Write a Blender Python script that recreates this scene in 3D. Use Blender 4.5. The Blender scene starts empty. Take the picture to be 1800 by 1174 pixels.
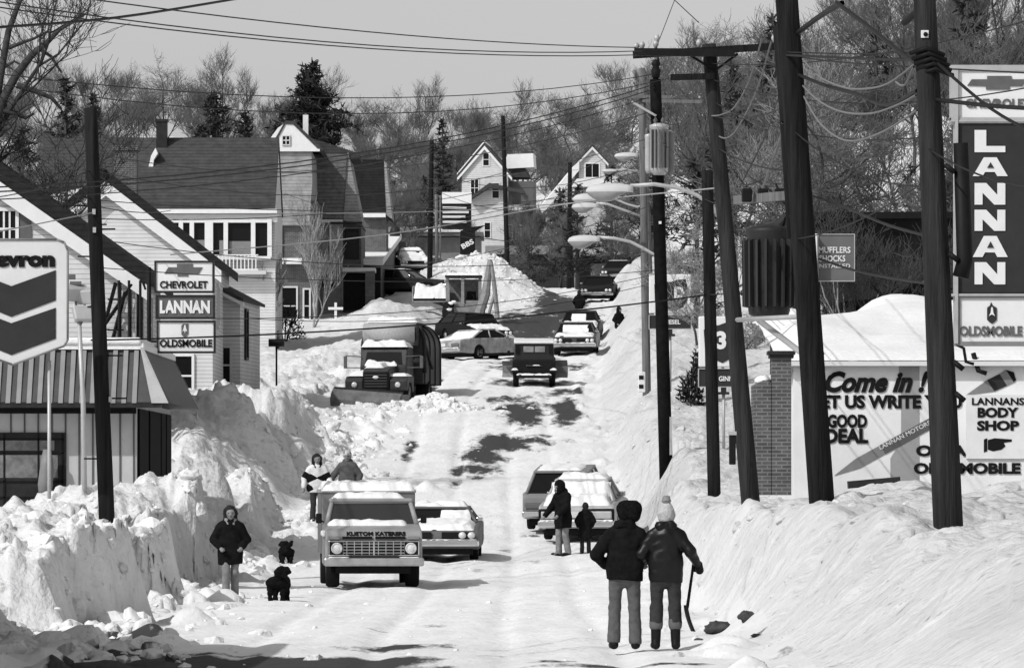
import bpy, bmesh, math, random
import numpy as np
from mathutils import Vector, Matrix, Euler
R = math.radians
sc = bpy.context.scene
COL = sc.collection
# ---------------------------------------------------------------- camera, sky, sun, exposure
F = 10000.0; HY = 850.0            # focal length and horizon row of the photograph, in its own pixels
cd = bpy.data.cameras.new('camera'); cam = bpy.data.objects.new('camera', cd); COL.objects.link(cam)
cam.location = (0, 0, 0); cam.rotation_euler = (R(90), 0, 0)
cd.sensor_width = 36; cd.lens = 36 * F / 1800; cd.shift_y = (HY - 587) / 1800
cd.clip_start = 0.5; cd.clip_end = 6000
sc.camera = cam
SUN_H = Vector((-0.72, -0.69, 0)).normalized(); SUN_EL = R(43)
sun_vec = Vector((SUN_H.x * math.cos(SUN_EL), SUN_H.y * math.cos(SUN_EL), math.sin(SUN_EL)))
w = bpy.data.worlds.new('World'); sc.world = w; w.use_nodes = True
nt = w.node_tree; nt.nodes.clear()
sky = nt.nodes.new('ShaderNodeTexSky'); sky.sky_type = 'NISHITA'; sky.sun_disc = False
sky.sun_elevation = SUN_EL; sky.sun_rotation = math.atan2(SUN_H.x, SUN_H.y)
sky.air_density = 1.0; sky.dust_density = 2.0; sky.ozone_density = 1.0
bw = nt.nodes.new('ShaderNodeRGBToBW'); bg = nt.nodes.new('ShaderNodeBackground'); wo = nt.nodes.new('ShaderNodeOutputWorld')
bg.inputs['Strength'].default_value = 0.135
nt.links.new(sky.outputs[0], bw.inputs[0]); nt.links.new(bw.outputs[0], bg.inputs[0]); nt.links.new(bg.outputs[0], wo.inputs[0])
sl = bpy.data.lights.new('sun', 'SUN'); sl.energy = 2.9; sl.angle = R(0.5); sl.color = (1, 1, 1)   # black-and-white film: a neutral sun
so = bpy.data.objects.new('sun', sl); COL.objects.link(so); so.location = (-60, -40, 80)
so.rotation_euler = (-sun_vec).to_track_quat('-Z', 'Y').to_euler()
sc.view_settings.view_transform = 'Standard'; sc.view_settings.look = 'None'
sc.view_settings.exposure = 0.0; sc.view_settings.gamma = 1.0
sc.cycles.max_bounces = 6; sc.cycles.diffuse_bounces = 1; sc.cycles.glossy_bounces = 2
sc.cycles.transmission_bounces = 4; sc.cycles.transparent_max_bounces = 8
sc.render.film_transparent = False

def P(px, py, d): return Vector(((px - 900) * d / F, d, (HY - py) * d / F))
# ---------------------------------------------------------------- materials (all neutral greys: the film is black and white)
MATS = {}
def M(name, v=0.5, rough=0.7, metal=0.0, nscale=None, namp=0.25, bump=0.0, bscale=None, spec=0.22, stretch=(1, 1, 1), kind=None, **k):
    if name in MATS: return MATS[name]
    m = bpy.data.materials.new(name); m.use_nodes = True; MATS[name] = m
    n = m.node_tree.nodes; l = m.node_tree.links; b = n['Principled BSDF']
    b.inputs['Base Color'].default_value = (v, v, v, 1); b.inputs['Roughness'].default_value = rough
    b.inputs['Metallic'].default_value = metal; b.inputs['Specular IOR Level'].default_value = spec
    tc = n.new('ShaderNodeTexCoord'); mp = n.new('ShaderNodeMapping'); mp.inputs['Scale'].default_value = stretch
    l.new(tc.outputs['Object'], mp.inputs[0])
    col = None
    if nscale:
        t = n.new('ShaderNodeTexNoise'); t.inputs['Scale'].default_value = nscale; t.inputs['Detail'].default_value = 6; t.inputs['Roughness'].default_value = 0.65
        l.new(mp.outputs[0], t.inputs['Vector'])
        r = n.new('ShaderNodeMapRange'); r.inputs[1].default_value = 0.3; r.inputs[2].default_value = 0.7
        r.inputs[3].default_value = v * (1 - namp); r.inputs[4].default_value = v * (1 + namp)
        l.new(t.outputs['Fac'], r.inputs[0]); col = r.outputs[0]
    if kind == 'brick' or kind == 'siding' or kind == 'shingle':
        if kind == 'brick':
            t = n.new('ShaderNodeTexBrick'); t.inputs['Scale'].default_value = k.get('scale', 1.0)
            t.inputs['Color1'].default_value = (v * .8,) * 3 + (1,); t.inputs['Color2'].default_value = (v * 1.25,) * 3 + (1,)
            t.inputs['Mortar'].default_value = (k.get('mortar', .35),) * 3 + (1,); t.inputs['Mortar Size'].default_value = k.get('msize', .012)
            t.inputs['Brick Width'].default_value = .21; t.inputs['Row Height'].default_value = .072
            t.offset = .5
            # brick rows run along x (or y) and z of the object
            sep = n.new('ShaderNodeSeparateXYZ'); cmb = n.new('ShaderNodeCombineXYZ'); ad = n.new('ShaderNodeMath')
            l.new(mp.outputs[0], sep.inputs[0]); l.new(sep.outputs[0], ad.inputs[0]); l.new(sep.outputs[1], ad.inputs[1])
            l.new(ad.outputs[0], cmb.inputs[0]); l.new(sep.outputs[2], cmb.inputs[1]); l.new(cmb.outputs[0], t.inputs['Vector'])
            br = n.new('ShaderNodeRGBToBW'); l.new(t.outputs['Color'], br.inputs[0]); src = br.outputs[0]
        else:
            # horizontal boards: a dark line under each course
            sep = n.new('ShaderNodeSeparateXYZ'); l.new(mp.outputs[0], sep.inputs[0])
            dv = n.new('ShaderNodeMath'); dv.operation = 'DIVIDE'; dv.inputs[1].default_value = k.get('course', .12); l.new(sep.outputs[2], dv.inputs[0])
            fr = n.new('ShaderNodeMath'); fr.operation = 'FRACT'; l.new(dv.outputs[0], fr.inputs[0])
            lt = n.new('ShaderNodeMath'); lt.operation = 'LESS_THAN'; lt.inputs[1].default_value = k.get('line', .16); l.new(fr.outputs[0], lt.inputs[0])
            mx = n.new('ShaderNodeMix'); mx.data_type = 'FLOAT'; mx.inputs[2].default_value = v; mx.inputs[3].default_value = v * k.get('ldark', .45)
            l.new(lt.outputs[0], mx.inputs[0]); src = mx.outputs[0]
        if col is not None:
            mm = n.new('ShaderNodeMath'); mm.operation = 'MULTIPLY'; l.new(src, mm.inputs[0]); l.new(col, mm.inputs[1])
            m2 = n.new('ShaderNodeMath'); m2.operation = 'DIVIDE'; m2.inputs[1].default_value = v; l.new(mm.outputs[0], m2.inputs[0]); col = m2.outputs[0]
        else: col = src
    if kind == 'snow':
        # dirty specks: a few small dark crumbs of grit
        t2 = n.new('ShaderNodeTexNoise'); t2.inputs['Scale'].default_value = k.get('speck', 2.2); t2.inputs['Detail'].default_value = 8; t2.inputs['Roughness'].default_value = .72
        l.new(mp.outputs[0], t2.inputs['Vector'])
        r2 = n.new('ShaderNodeMapRange'); r2.inputs[1].default_value = k.get('s0', .63); r2.inputs[2].default_value = k.get('s1', .74); r2.inputs[3].default_value = 1; r2.inputs[4].default_value = .45
        l.new(t2.outputs['Fac'], r2.inputs[0])
        mm = n.new('ShaderNodeMath'); mm.operation = 'MULTIPLY'; l.new(col, mm.inputs[0]); l.new(r2.outputs[0], mm.inputs[1]); col = mm.outputs[0]
        ad_ = n.new('ShaderNodeAttribute'); ad_.attribute_name = 'grit'      # packed grey plough snow away from the wheel tracks
        gr_ = n.new('ShaderNodeMath'); gr_.operation = 'MULTIPLY_ADD'; l.new(ad_.outputs['Fac'], gr_.inputs[0]); gr_.inputs[1].default_value = -.30; gr_.inputs[2].default_value = 1
        mg_ = n.new('ShaderNodeMath'); mg_.operation = 'MULTIPLY'; l.new(col, mg_.inputs[0]); l.new(gr_.outputs[0], mg_.inputs[1]); col = mg_.outputs[0]
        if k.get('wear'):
            at = n.new('ShaderNodeAttribute'); at.attribute_name = 'wear'  # mask of worn asphalt and painted shade
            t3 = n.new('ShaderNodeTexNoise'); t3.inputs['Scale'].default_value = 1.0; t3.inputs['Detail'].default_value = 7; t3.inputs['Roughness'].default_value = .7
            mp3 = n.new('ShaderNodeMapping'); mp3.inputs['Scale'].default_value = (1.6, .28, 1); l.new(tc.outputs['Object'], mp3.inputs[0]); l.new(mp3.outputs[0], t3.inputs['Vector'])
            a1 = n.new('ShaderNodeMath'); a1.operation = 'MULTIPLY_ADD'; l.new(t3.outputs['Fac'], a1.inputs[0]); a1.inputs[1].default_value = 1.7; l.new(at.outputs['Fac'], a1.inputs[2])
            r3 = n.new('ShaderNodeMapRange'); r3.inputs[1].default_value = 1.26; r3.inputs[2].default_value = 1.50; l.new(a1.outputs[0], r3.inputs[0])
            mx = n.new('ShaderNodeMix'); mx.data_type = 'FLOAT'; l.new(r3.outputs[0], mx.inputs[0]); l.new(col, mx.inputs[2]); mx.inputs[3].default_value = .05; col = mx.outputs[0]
    if col is not None: l.new(col, b.inputs['Base Color'])
    if bump:
        t = n.new('ShaderNodeTexNoise'); t.inputs['Scale'].default_value = bscale or (nscale or 10); t.inputs['Detail'].default_value = 5
        l.new(mp.outputs[0], t.inputs['Vector'])
        bp = n.new('ShaderNodeBump'); bp.inputs['Strength'].default_value = 1; bp.inputs['Distance'].default_value = bump
        l.new(t.outputs['Fac'], bp.inputs['Height']); l.new(bp.outputs[0], b.inputs['Normal'])
    return m
SNOW = M('snow', .74, .9, nscale=2.0, namp=.11, bump=.07, bscale=6, spec=.15, kind='snow', speck=4.5, s0=.575, s1=.70)
ROADM = M('road_snow', .77, .85, nscale=1.4, namp=.10, bump=.03, bscale=7, spec=.2, stretch=(1, .3, 1), kind='snow', speck=1.4, s0=.6, s1=.8, wear=True)  # wear mask also holds painted shade
CLEAN = M('clean_snow', .76, .9, nscale=2, namp=.05, bump=.02, bscale=9, spec=.15)
WOOD = M('creosote_wood', .015, .9, nscale=6, namp=.6, bump=.02, bscale=20, stretch=(2, 2, .15), spec=.06)
WOODL = M('weathered_wood', .13, .85, nscale=6, namp=.45, bump=.006, bscale=20, stretch=(2, 2, .15), spec=.25)
BARK = M('bark', .055, .9, nscale=4, namp=.4, spec=.1)
TWIG = M('twigs', .07, .9, nscale=.8, namp=.35, spec=.1)
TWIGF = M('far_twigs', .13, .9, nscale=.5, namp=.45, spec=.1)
NEEDLE = M('pine_needles', .028, .85, nscale=1.5, namp=.5, spec=.1)
WHITE = M('white_paint', .70, .6, nscale=3, namp=.05)
OFFW = M('grey_white_paint', .55, .6, nscale=3, namp=.08)
SIDING = M('white_siding', .62, .7, nscale=1.2, namp=.12, kind='siding', course=.13, line=.14, ldark=.5)
SHING = M('roof_shingles', .058, .85, nscale=2.5, namp=.3, kind='siding', course=.16, line=.3, ldark=.72, spec=.15)
SHINGD = M('dark_roof_shingles', .02, .85, nscale=3, namp=.35, kind='siding', course=.16, line=.3, ldark=.7, spec=.15)
SHINGL = M('pale_shingles', .30, .85, nscale=2.5, namp=.25, kind='siding', course=.18, line=.25, ldark=.7, spec=.15)
BRICK = M('brick', .085, .85, nscale=2, namp=.25, kind='brick', mortar=.17, spec=.1)
BRICKL = M('pale_brick', .26, .85, nscale=2, namp=.25, kind='brick', mortar=.42, spec=.15)
BLACK = M('painted_shade_black', .011, .55, nscale=5, namp=.3, spec=.10)
DARK = M('dark_paint', .026, .5, nscale=5, namp=.3, spec=.12)
GREY = M('grey_paint', .20, .5, nscale=4, namp=.12)
MID = M('mid_grey_paint', .11, .55, nscale=4, namp=.15)
LITE = M('light_grey_metal', .42, .45, metal=.2, nscale=4, namp=.1)
CHROME = M('chrome', .6, .18, metal=1.0)
RUBBER = M('rubber', .012, .9, spec=.05)
GLASS = M('dark_glass', .008, .12, spec=.16)
GLASSG = M('frosted_glass', .16, .3, nscale=6, namp=.4)
LENS = M('headlight_glass', .6, .15, spec=.8)
SIGNW = M('sign_white', .72, .4, nscale=2.5, namp=.04)
SIGND = M('sign_dark', .032, .5, nscale=2, namp=.15, spec=.15)
SIGNG = M('sign_grey', .11, .5, nscale=2, namp=.1, spec=.15)
INK = M('sign_ink', .012, .7, spec=.05)
SKIN = M('skin', .21, .6)
WIREM = M('wire_black', .012, .6)
WIREL = M('wire_pale', .35, .6)
# ---------------------------------------------------------------- mesh builder
class MB:
    def __init__(s): s.v = []; s.f = []; s.sm = []
    def add(s, vs, fs, smooth=False, mat=None):
        b = len(s.v)
        s.v += [tuple(mat @ Vector(q)) if mat is not None else tuple(q) for q in vs]
        s.f += [tuple(b + i for i in f) for f in fs]; s.sm += [smooth] * len(fs); return s
    def box(s, c, size, rz=0, rx=0, ry=0, bev=0, taper=None):
        x, y, z = [q / 2 for q in size]
        vs = [(sx * x, sy * y, sz * z) for sz in (-1, 1) for sy in (-1, 1) for sx in (-1, 1)]
        if taper: vs = [(q[0] * (taper[0] if q[2] > 0 else 1), q[1] * (taper[1] if q[2] > 0 else 1), q[2]) for q in vs]
        fs = [(0, 2, 3, 1), (4, 5, 7, 6), (0, 1, 5, 4), (1, 3, 7, 5), (3, 2, 6, 7), (2, 0, 4, 6)]
        m = Matrix.Translation(Vector(c)) @ Euler((rx, ry, rz)).to_matrix().to_4x4()
        if bev:
            bm = bmesh.new(); bv = [bm.verts.new(q) for q in vs]
            for f in fs: bm.faces.new([bv[i] for i in f])
            bmesh.ops.bevel(bm, geom=list(bm.edges), offset=bev, segments=2, profile=.5, affect='EDGES')
            bm.verts.index_update(); vs = [v.co.copy() for v in bm.verts]; fs = [[v.index for v in f.verts] for f in bm.faces]; bm.free()
        return s.add(vs, fs, False, m)
    def prism(s, poly, axis, a, b, bev=0):
        """extrude a 2-D outline along an axis: x -> poly is (y,z), y -> (x,z), z -> (x,y)"""
        def pt(p, t): return (t, p[0], p[1]) if axis == 'x' else (p[0], t, p[1]) if axis == 'y' else (p[0], p[1], t)
        n = len(poly); vs = [pt(p, a) for p in poly] + [pt(p, b) for p in poly]
        fs = [tuple(range(n))[::-1], tuple(range(n, 2 * n))] + [(i, (i + 1) % n, n + (i + 1) % n, n + i) for i in range(n)]
        bm = bmesh.new(); bv = [bm.verts.new(q) for q in vs]
        for f in fs: bm.faces.new([bv[i] for i in f])
        bmesh.ops.recalc_face_normals(bm, faces=bm.faces)
        if bev: bmesh.ops.bevel(bm, geom=list(bm.edges), offset=bev, segments=2, profile=.5, affect='EDGES', clamp_overlap=True)
        bm.verts.index_update()
        s.add([v.co.copy() for v in bm.verts], [[v.index for v in f.verts] for f in bm.faces]); bm.free(); return s
    def tube(s, pts, rad, n=8, cap=True, smooth=True):
        pts = [Vector(p) for p in pts]; k = len(pts)
        if not hasattr(rad, '__len__'): rad = [rad] * k
        vs = []; up = None
        for i, p in enumerate(pts):
            t = (pts[min(i + 1, k - 1)] - pts[max(i - 1, 0)]).normalized()
            if up is None:
                up = Vector((0, 0, 1)) if abs(t.z) < .9 else Vector((1, 0, 0))
            u = t.cross(up); u = u.normalized() if u.length > 1e-6 else Vector((1, 0, 0)); q = u.cross(t); up = q
            for j in range(n):
                a = 2 * math.pi * j / n; vs.append(p + (u * math.cos(a) + q * math.sin(a)) * rad[i])
        fs = [(i * n + j, i * n + (j + 1) % n, (i + 1) * n + (j + 1) % n, (i + 1) * n + j) for i in range(k - 1) for j in range(n)]
        if cap and n > 2: fs += [tuple(range(n))[::-1], tuple(range((k - 1) * n, k * n))]
        return s.add(vs, fs, smooth)
    def cyl(s, a, b, r, n=16, r2=None, smooth=True): return s.tube([a, b], [r, r if r2 is None else r2], n, True, smooth)
    def lathe(s, prof, n=20, mat=None, smooth=True):
        """profile of (r, z) turned about z"""
        vs = []
        for r, z in prof:
            for j in range(n): a = 2 * math.pi * j / n; vs.append((r * math.cos(a), r * math.sin(a), z))
        k = len(prof); fs = [(i * n + j, i * n + (j + 1) % n, (i + 1) * n + (j + 1) % n, (i + 1) * n + j) for i in range(k - 1) for j in range(n)]
        fs += [tuple(range(n))[::-1], tuple(range((k - 1) * n, k * n))]
        return s.add(vs, fs, smooth, mat)
    def ell(s, c, r, nu=16, nv=10, rz=0, noise=0, seed=0):
        rnd = random.Random(seed); vs = []; fs = []
        for i in range(nv + 1):
            t = math.pi * i / nv
            for j in range(nu):
                a = 2 * math.pi * j / nu; k = 1 + (rnd.random() - .5) * noise if 0 < i < nv else 1
                vs.append((r[0] * math.sin(t) * math.cos(a) * k, r[1] * math.sin(t) * math.sin(a) * k, r[2] * math.cos(t) * k))
        fs = [(i * nu + j, (i + 1) * nu + j, (i + 1) * nu + (j + 1) % nu, i * nu + (j + 1) % nu) for i in range(nv) for j in range(nu)]
        return s.add(vs, fs, True, Matrix.Translation(Vector(c)) @ Matrix.Rotation(rz, 4, 'Z'))
    def quad(s, a, b, c, d): return s.add([a, b, c, d], [(0, 1, 2, 3)])
    def build(s, name, mat, parent=None, loc=None, rot=None):
        me = bpy.data.meshes.new(name); me.from_pydata([tuple(q) for q in s.v], [], s.f)
        if any(s.sm): me.polygons.foreach_set('use_smooth', s.sm)
        me.materials.append(mat); me.update()
        o = bpy.data.objects.new(name, me); COL.objects.link(o)
        if parent is not None: o.parent = parent
        if loc is not None: o.location = loc
        if rot is not None: o.rotation_euler = rot
        return o
def tag(o, label=None, cat=None, group=None, kind=None):
    if label: o['label'] = label
    if cat: o['category'] = cat
    if group: o['group'] = group
    if kind: o['kind'] = kind
    return o
def thing(name, label, cat, loc=(0, 0, 0), rz=0, group=None, ry=0):
    o = bpy.data.objects.new(name, None); COL.objects.link(o); o.empty_display_size = .1
    o.location = loc; o.rotation_euler = (0, ry, rz); return tag(o, label, cat, group)
def kids(o): return [c for c in bpy.data.objects if c.parent == o]
def copy_tree(o, label=None, parent=None, loc=None, rz=None, scale=None):
    c = o.copy(); COL.objects.link(c)
    if parent is not None: c.parent = parent
    if label: c['label'] = label
    if loc is not None: c.location = loc
    if rz is not None: c.rotation_euler = (c.rotation_euler[0], c.rotation_euler[1], rz)
    if scale is not None: c.scale = scale if hasattr(scale, '__len__') else (scale,) * 3
    for ch in list(o.children): copy_tree(ch, None, c)
    return c
def text(name, body, h, mat, parent, loc, rot=(R(90), 0, 0), width=None, off=0.0, ext=.004, space=1.0, shear=0.0, align='CENTER'):
    """raised lettering: cap height h, squeezed to width, standing on its baseline at loc"""
    cu = bpy.data.curves.new(name, 'FONT'); cu.body = body; cu.align_x = align; cu.size = 1; cu.offset = off; cu.extrude = .02; cu.space_character = space; cu.shear = shear
    cu.resolution_u = 3
    t = bpy.data.objects.new(name, cu); COL.objects.link(t); bpy.context.view_layer.update()
    me = bpy.data.meshes.new_from_object(t); bpy.data.objects.remove(t); bpy.data.curves.remove(cu)
    n = len(me.vertices); co = np.zeros(n * 3); me.vertices.foreach_get('co', co); co = co.reshape(-1, 3)
    x0, x1 = co[:, 0].min(), co[:, 0].max(); y1 = co[:, 1].max(); y0 = min(0, co[:, 1].min()) if any(c in body for c in 'gjpqy') else co[:, 1].min()
    k = h / max(1e-6, (y1 - max(y0, -.0)) if y0 < -.1 else (y1 - y0)); kx = (width / (x1 - x0)) if width else k
    co[:, 1] = (co[:, 1] - (0 if y0 < -.1 else y0)) * k; co[:, 0] = (co[:, 0] - (x0 + x1) / 2 if align == 'CENTER' else co[:, 0] - x0) * kx; co[:, 2] *= ext / .02
    me.vertices.foreach_set('co', co.ravel()); me.materials.clear(); me.materials.append(mat); me.update()
    o = bpy.data.objects.new(name, me); COL.objects.link(o); o.parent = parent; o.location = loc; o.rotation_euler = rot
    return o
# ---------------------------------------------------------------- noise
def _h(ix, iy, s):
    n = (ix.astype(np.int64) * 374761393 + iy.astype(np.int64) * 668265263 + s * 974711) & 0x7fffffff
    n = (n ^ (n >> 13)) * 1274126177 & 0x7fffffff
    return ((n ^ (n >> 16)) & 0xffff) / 65535.0
def vnoise(x, y, s=0):
    x = np.asarray(x, float); y = np.asarray(y, float); ix = np.floor(x); iy = np.floor(y); fx = x - ix; fy = y - iy
    fx = fx * fx * (3 - 2 * fx); fy = fy * fy * (3 - 2 * fy)
    a = _h(ix, iy, s); b = _h(ix + 1, iy, s); c = _h(ix, iy + 1, s); d = _h(ix + 1, iy + 1, s)
    return (a * (1 - fx) + b * fx) * (1 - fy) + (c * (1 - fx) + d * fx) * fy
def fbm(x, y, o=4, s=0, g=.5):
    t = 0; a = 1; n = 0
    for i in range(o): t = t + a * vnoise(np.asarray(x) * 2 ** i, np.asarray(y) * 2 ** i, s + i * 7); n += a; a *= g
    return t / n
def cells(x, y, s=0):
    """one random value per irregular cell: lumps of thrown snow"""
    x = np.asarray(x, float); y = np.asarray(y, float); ix = np.floor(x); iy = np.floor(y); best = np.full(np.broadcast(x, y).shape, 9.0); val = np.zeros_like(best)
    for dx in (-1, 0, 1):
        for dy in (-1, 0, 1):
            cx_ = ix + dx; cy_ = iy + dy; px = cx_ + _h(cx_, cy_, s); py = cy_ + _h(cx_, cy_, s + 11); dd = (x - px) ** 2 + (y - py) ** 2
            m = dd < best; best = np.where(m, dd, best); val = np.where(m, _h(cx_, cy_, s + 23), val)
    return val, np.sqrt(best)
def sst(a, b, x): t = np.clip((np.asarray(x, float) - a) / (b - a), 0, 1); return t * t * (3 - 2 * t)
# ---------------------------------------------------------------- the lie of the land
RD = [-60, 0, 68, 90, 111, 139, 170, 213, 262, 330, 450, 555, 640, 720, 860, 1000, 1500]
RZ = [-1.95, -1.95, -1.95, -2.02, -2.02, -1.55, 0.45, 3.75, 6.0, 10.6, 15.5, 18.5, 20.3, 29, 45, 55, 60]
CD = [-60, 0, 200, 260, 330, 450, 600, 1500]; CX = [-1.1, -1.1, -1.1, 0.1, 1.8, 3.0, 4.0, 4.0]
_rs = np.linspace(-60, 1500, 1561); _rz = np.interp(_rs, RD, RZ)
_k = np.hanning(31); _k /= _k.sum(); _rz = np.convolve(np.pad(_rz, 15, mode='edge'), _k, 'valid')
def zr(d): return np.interp(d, _rs, _rz)
def cx(d): return np.interp(d, CD, CX)
def bump2(x, d, x0, d0, rx, rd, h):
    q = ((x - x0) / rx) ** 2 + ((d - d0) / rd) ** 2
    return h * np.exp(-q * 1.4)
def height(x, d, detail=True):
    x = np.asarray(x, float); d = np.asarray(d, float)
    z = zr(d); c = cx(d)
    rough = fbm(x * .9, d * .9, 4, 3) - .5; fine = fbm(x * 3.5, d * 2.4, 3, 9) - .5
    wx = x + (fbm(x * .8, d * .8, 3, 91) - .5) * .8; wd = d + (fbm(x * .8, d * .8, 3, 92) - .5) * 1.2
    lump, lr = cells(wx * .7, wd * .24, 5); lump2, lr2 = cells(wx * 1.9, wd * .8, 6); lf = np.interp(d, [200, 300], [1, .35])
    lump3, lr3 = cells(wx * 4.2, wd * 2.0, 8)
    dome_j = (lump2 - .4) * np.clip(1 - lr2, 0, 1)
    # ---- left of the road
    jl = (vnoise(d * .11, d * 0 + 3, 31) - .5) * .7 + dome_j * .25
    saw = 0; cut = 0
    for (d0, ln, am, dc) in [(76.5, 3.5, 1.9, 9), (90, 4, 1.5, 12), (107, 4, 2.0, 16), (141, 5, 1.9, 12), (158, 4, 1.8, 12), (171, 4, 1.2, 14), (238, 6, .8, 20), (270, 8, 1.0, 20)]:
        k = np.clip((d - d0 + (x + 5) * .5) / ln, 0, 1) * np.clip(1 - (d - d0 - ln) / dc, 0, 1); saw = np.maximum(saw, am * k); cut = np.maximum(cut, np.where((d > d0 - 1.5) & (d < d0 + ln + 1.5), 1., 0.))
    jl = jl + saw * .45 - .25
    wl = np.interp(d, [56, 66, 75, 84, 95, 104, 115, 130, 150, 162, 175, 196, 230, 300], [3.6, 3.9, 4.3, 4.5, 4.9, 5.0, 4.9, 4.8, 4.7, 4.2, 3.9, 3.9, 3.7, 3.8])
    s = (c - wl) - x + jl * np.interp(d, [70, 90, 190, 210], [.5, 1, 1, .3])
    s = s + ((fbm(x * .55, d * .16, 3, 95) - .5) * 1.5 + (fbm(x * 1.3, d * .55, 3, 96) - .5) * .55) * np.where((d > 199) & (d < 222), .2, 1)
    hb = np.interp(d, [50, 62, 66, 72, 78, 84, 90, 100, 106, 112, 120, 128, 140, 150, 160, 170, 180, 192, 199, 222, 232, 262, 290, 320, 345, 360, 380, 420, 520, 600],
                   [1.1, 1.2, 1.2, 1.1, 1.25, 1.2, .95, .95, 1.1, 1.5, 1.45, 1.2, 1.35, 1.75, 2.1, 2.0, 1.05, .5, 0, 0, .5, .5, .5, .6, .9, .9, .8, .7, .5, .4])
    # heaps shoved up one behind the other: each climbs away from the viewer, then breaks off
    dk = d + (x + 6) * 1.1 + (fbm(x * .5, d * .25, 3, 41) - .5) * 5; hm = np.zeros_like(dk)
    for (a_, p_, e_, lo_) in [(66, 79, 83, .5), (83, 95, 99, .42), (99, 112, 119, .35), (119, 133, 138, .45), (138, 155, 160, .3), (160, 175, 184, .5), (184, 192, 260, .9), (230, 262, 280, .4), (280, 330, 620, .6)]:
        hm = np.maximum(hm, (lo_ + (1 - lo_) * sst(a_, p_, dk)) * (dk >= a_ - .01) * (1 - sst(e_, e_ + 1.6, dk)))
    hm = np.maximum(hm, .42); hb = hb * (.12 + 1.0 * hm + .18 * vnoise(d * .12, x * .3, 41))
    hb = np.where((d > 199) & (d < 222), 0, hb)
    wallk = sst(.0, np.interp(vnoise(d * .22, x * .25, 17), [.36, .6], [2.0, 4.6]) * (1 - cut) + .5 * cut + 1.1 * sst(138, 148, d) * sst(192, 182, d), s)
    back = np.interp(d, [60, 140, 160, 195, 230, 330, 600], [.55, .5, .45, .35, .3, .35, .4])
    wide = np.interp(d, [60, 110, 140, 150, 185, 200, 300, 600], [5.0, 4.5, 6, 8.5, 8.5, 5, 5, 6])
    left = hb * wallk * (1 - (1 - back) * sst(wide * .55, wide * 1.25, s))
    dome = (lump - .35) * np.clip(1 - lr * 1.1, 0, 1); dome2 = (lump2 - .35) * np.clip(1 - lr2 * 1.15, 0, 1)
    near = np.clip(1.25 - s / 8, .2, 1)
    left = left + wallk * lf * ((fbm(x * .6, d * .3, 4, 3) - .5) * .8 + dome * .7 * near + dome2 * .26 * near + rough * .3 + fine * .2 + (np.clip(1 - lr3 * 1.2, 0, 1) * (lump3 - .3) * .17 + np.abs(fbm(x * 1.6, d * .9, 3, 14) - .5) * -.7) * np.where(d < 230, 1, .2))
    foot = np.exp(-((s + .25) / .6) ** 2) * np.clip(lump2 - .3, 0, 1) * np.clip(1 - lr2 * 1.2, 0, 1) * .5     # crumbs fallen at the foot
    left = left + foot * np.where((d > 199) & (d < 224), .1, 1)
    # ---- right of the road
    jr = (vnoise(d * .07, d * 0 + 9, 61) - .5) * .8 + (vnoise(d * .3, d * 0 + 5, 63) - .5) * .35
    wr = np.interp(d, [60, 70, 100, 200, 300], [3.55, 3.6, 3.9, 3.9, 3.7])
    t = x - (c + wr) + jr
    hr = np.interp(d, [50, 62, 80, 100, 125, 150, 190, 240, 300, 340, 400, 470, 600], [1.25, 1.38, 1.68, 1.6, 1.6, 1.7, 1.4, 2.0, 2.9, 2.2, 1.7, 1.2, .5])
    run = np.interp(d, [60, 69, 78, 95, 118, 150, 200, 260, 330], [2.5, 2.2, 1.35, 1.15, 1.3, 1.6, 2.1, 2.6, 2.4]) * (1 + .8 * (vnoise(d * .1, d * 0 + 2, 65) - .5) * (d > 170))
    q_ = d - 4.2 * x; streak = (fbm(q_ * .42, x * .3, 2, 71) - .5) * 1.0
    kr = sst(0, 1, t / run)
    right = hr * kr + kr * (rough * .34 + (fbm(x * .45, d * .13, 3, 73) - .5) * .55 * sst(.5, 2.5, t) * (d < 180) + (fine * .10 + dome_j * .16) * (1 - .8 * sst(3, 6, t)) + streak * .16 * (1 - .7 * sst(2, 5, t)) - .22 * np.exp(-((q_ - 54.5) / .8) ** 2) * (1 - sst(1.2, 2.2, t)))
    right = right + sst(4, 12, t) * np.interp(d, [60, 130, 300], [.45, .5, .6])
    right = right + np.exp(-((t + .1) / .5) ** 2) * np.clip(lump2 - .5, 0, 1) * np.clip(1 - lr2 * 1.2, 0, 1) * .5
    # the wooded hill climbing to the right
    hill = np.interp(d, [130, 170, 260, 400, 700], [0, .6, 5.5, 9, 12]) * sst(5, 24, x - c) + np.interp(d, [150, 300, 600], [0, 2, 6]) * sst(20, 70, x)
    # left hill, gentle
    lh = np.interp(d, [100, 300, 600, 900], [0, .5, 4, 6]) * sst(12, 60, -x)
    road = (fbm(x * 1.2, d * .12, 3, 81) - .5) * .09 + fine * .018
    for o_ in (-2.1, -.5, 1.0, 2.3): road = road - .045 * np.exp(-((x - c - o_ - .25 * (vnoise(d * .05, d * 0 + o_, 3) - .5)) / .2) ** 2)
    z = z + np.where(s > -.9, left, 0) + np.where(t > -.9, right, 0) + road + np.where(t > 0, hill, 0) + lh
    # single heaps
    z = z + bump2(x, d, -1.9, 352, 3.7, 12, 2.7) * (.82 + .3 * fbm(x * .9, d * .3, 4, 66) + .12 * dome_j)            # the big heap behind the loader
    z = z + bump2(x, d, -6.6, 287, 2.6, 9, 1.15) * (.85 + .3 * fbm(x, d * .4, 3, 67))
    z = z + bump2(x, d, -2.6, 198.4, 1.2, 1.5, .35) * (.8 + .5 * lump2)          # windrow before the plough
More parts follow.
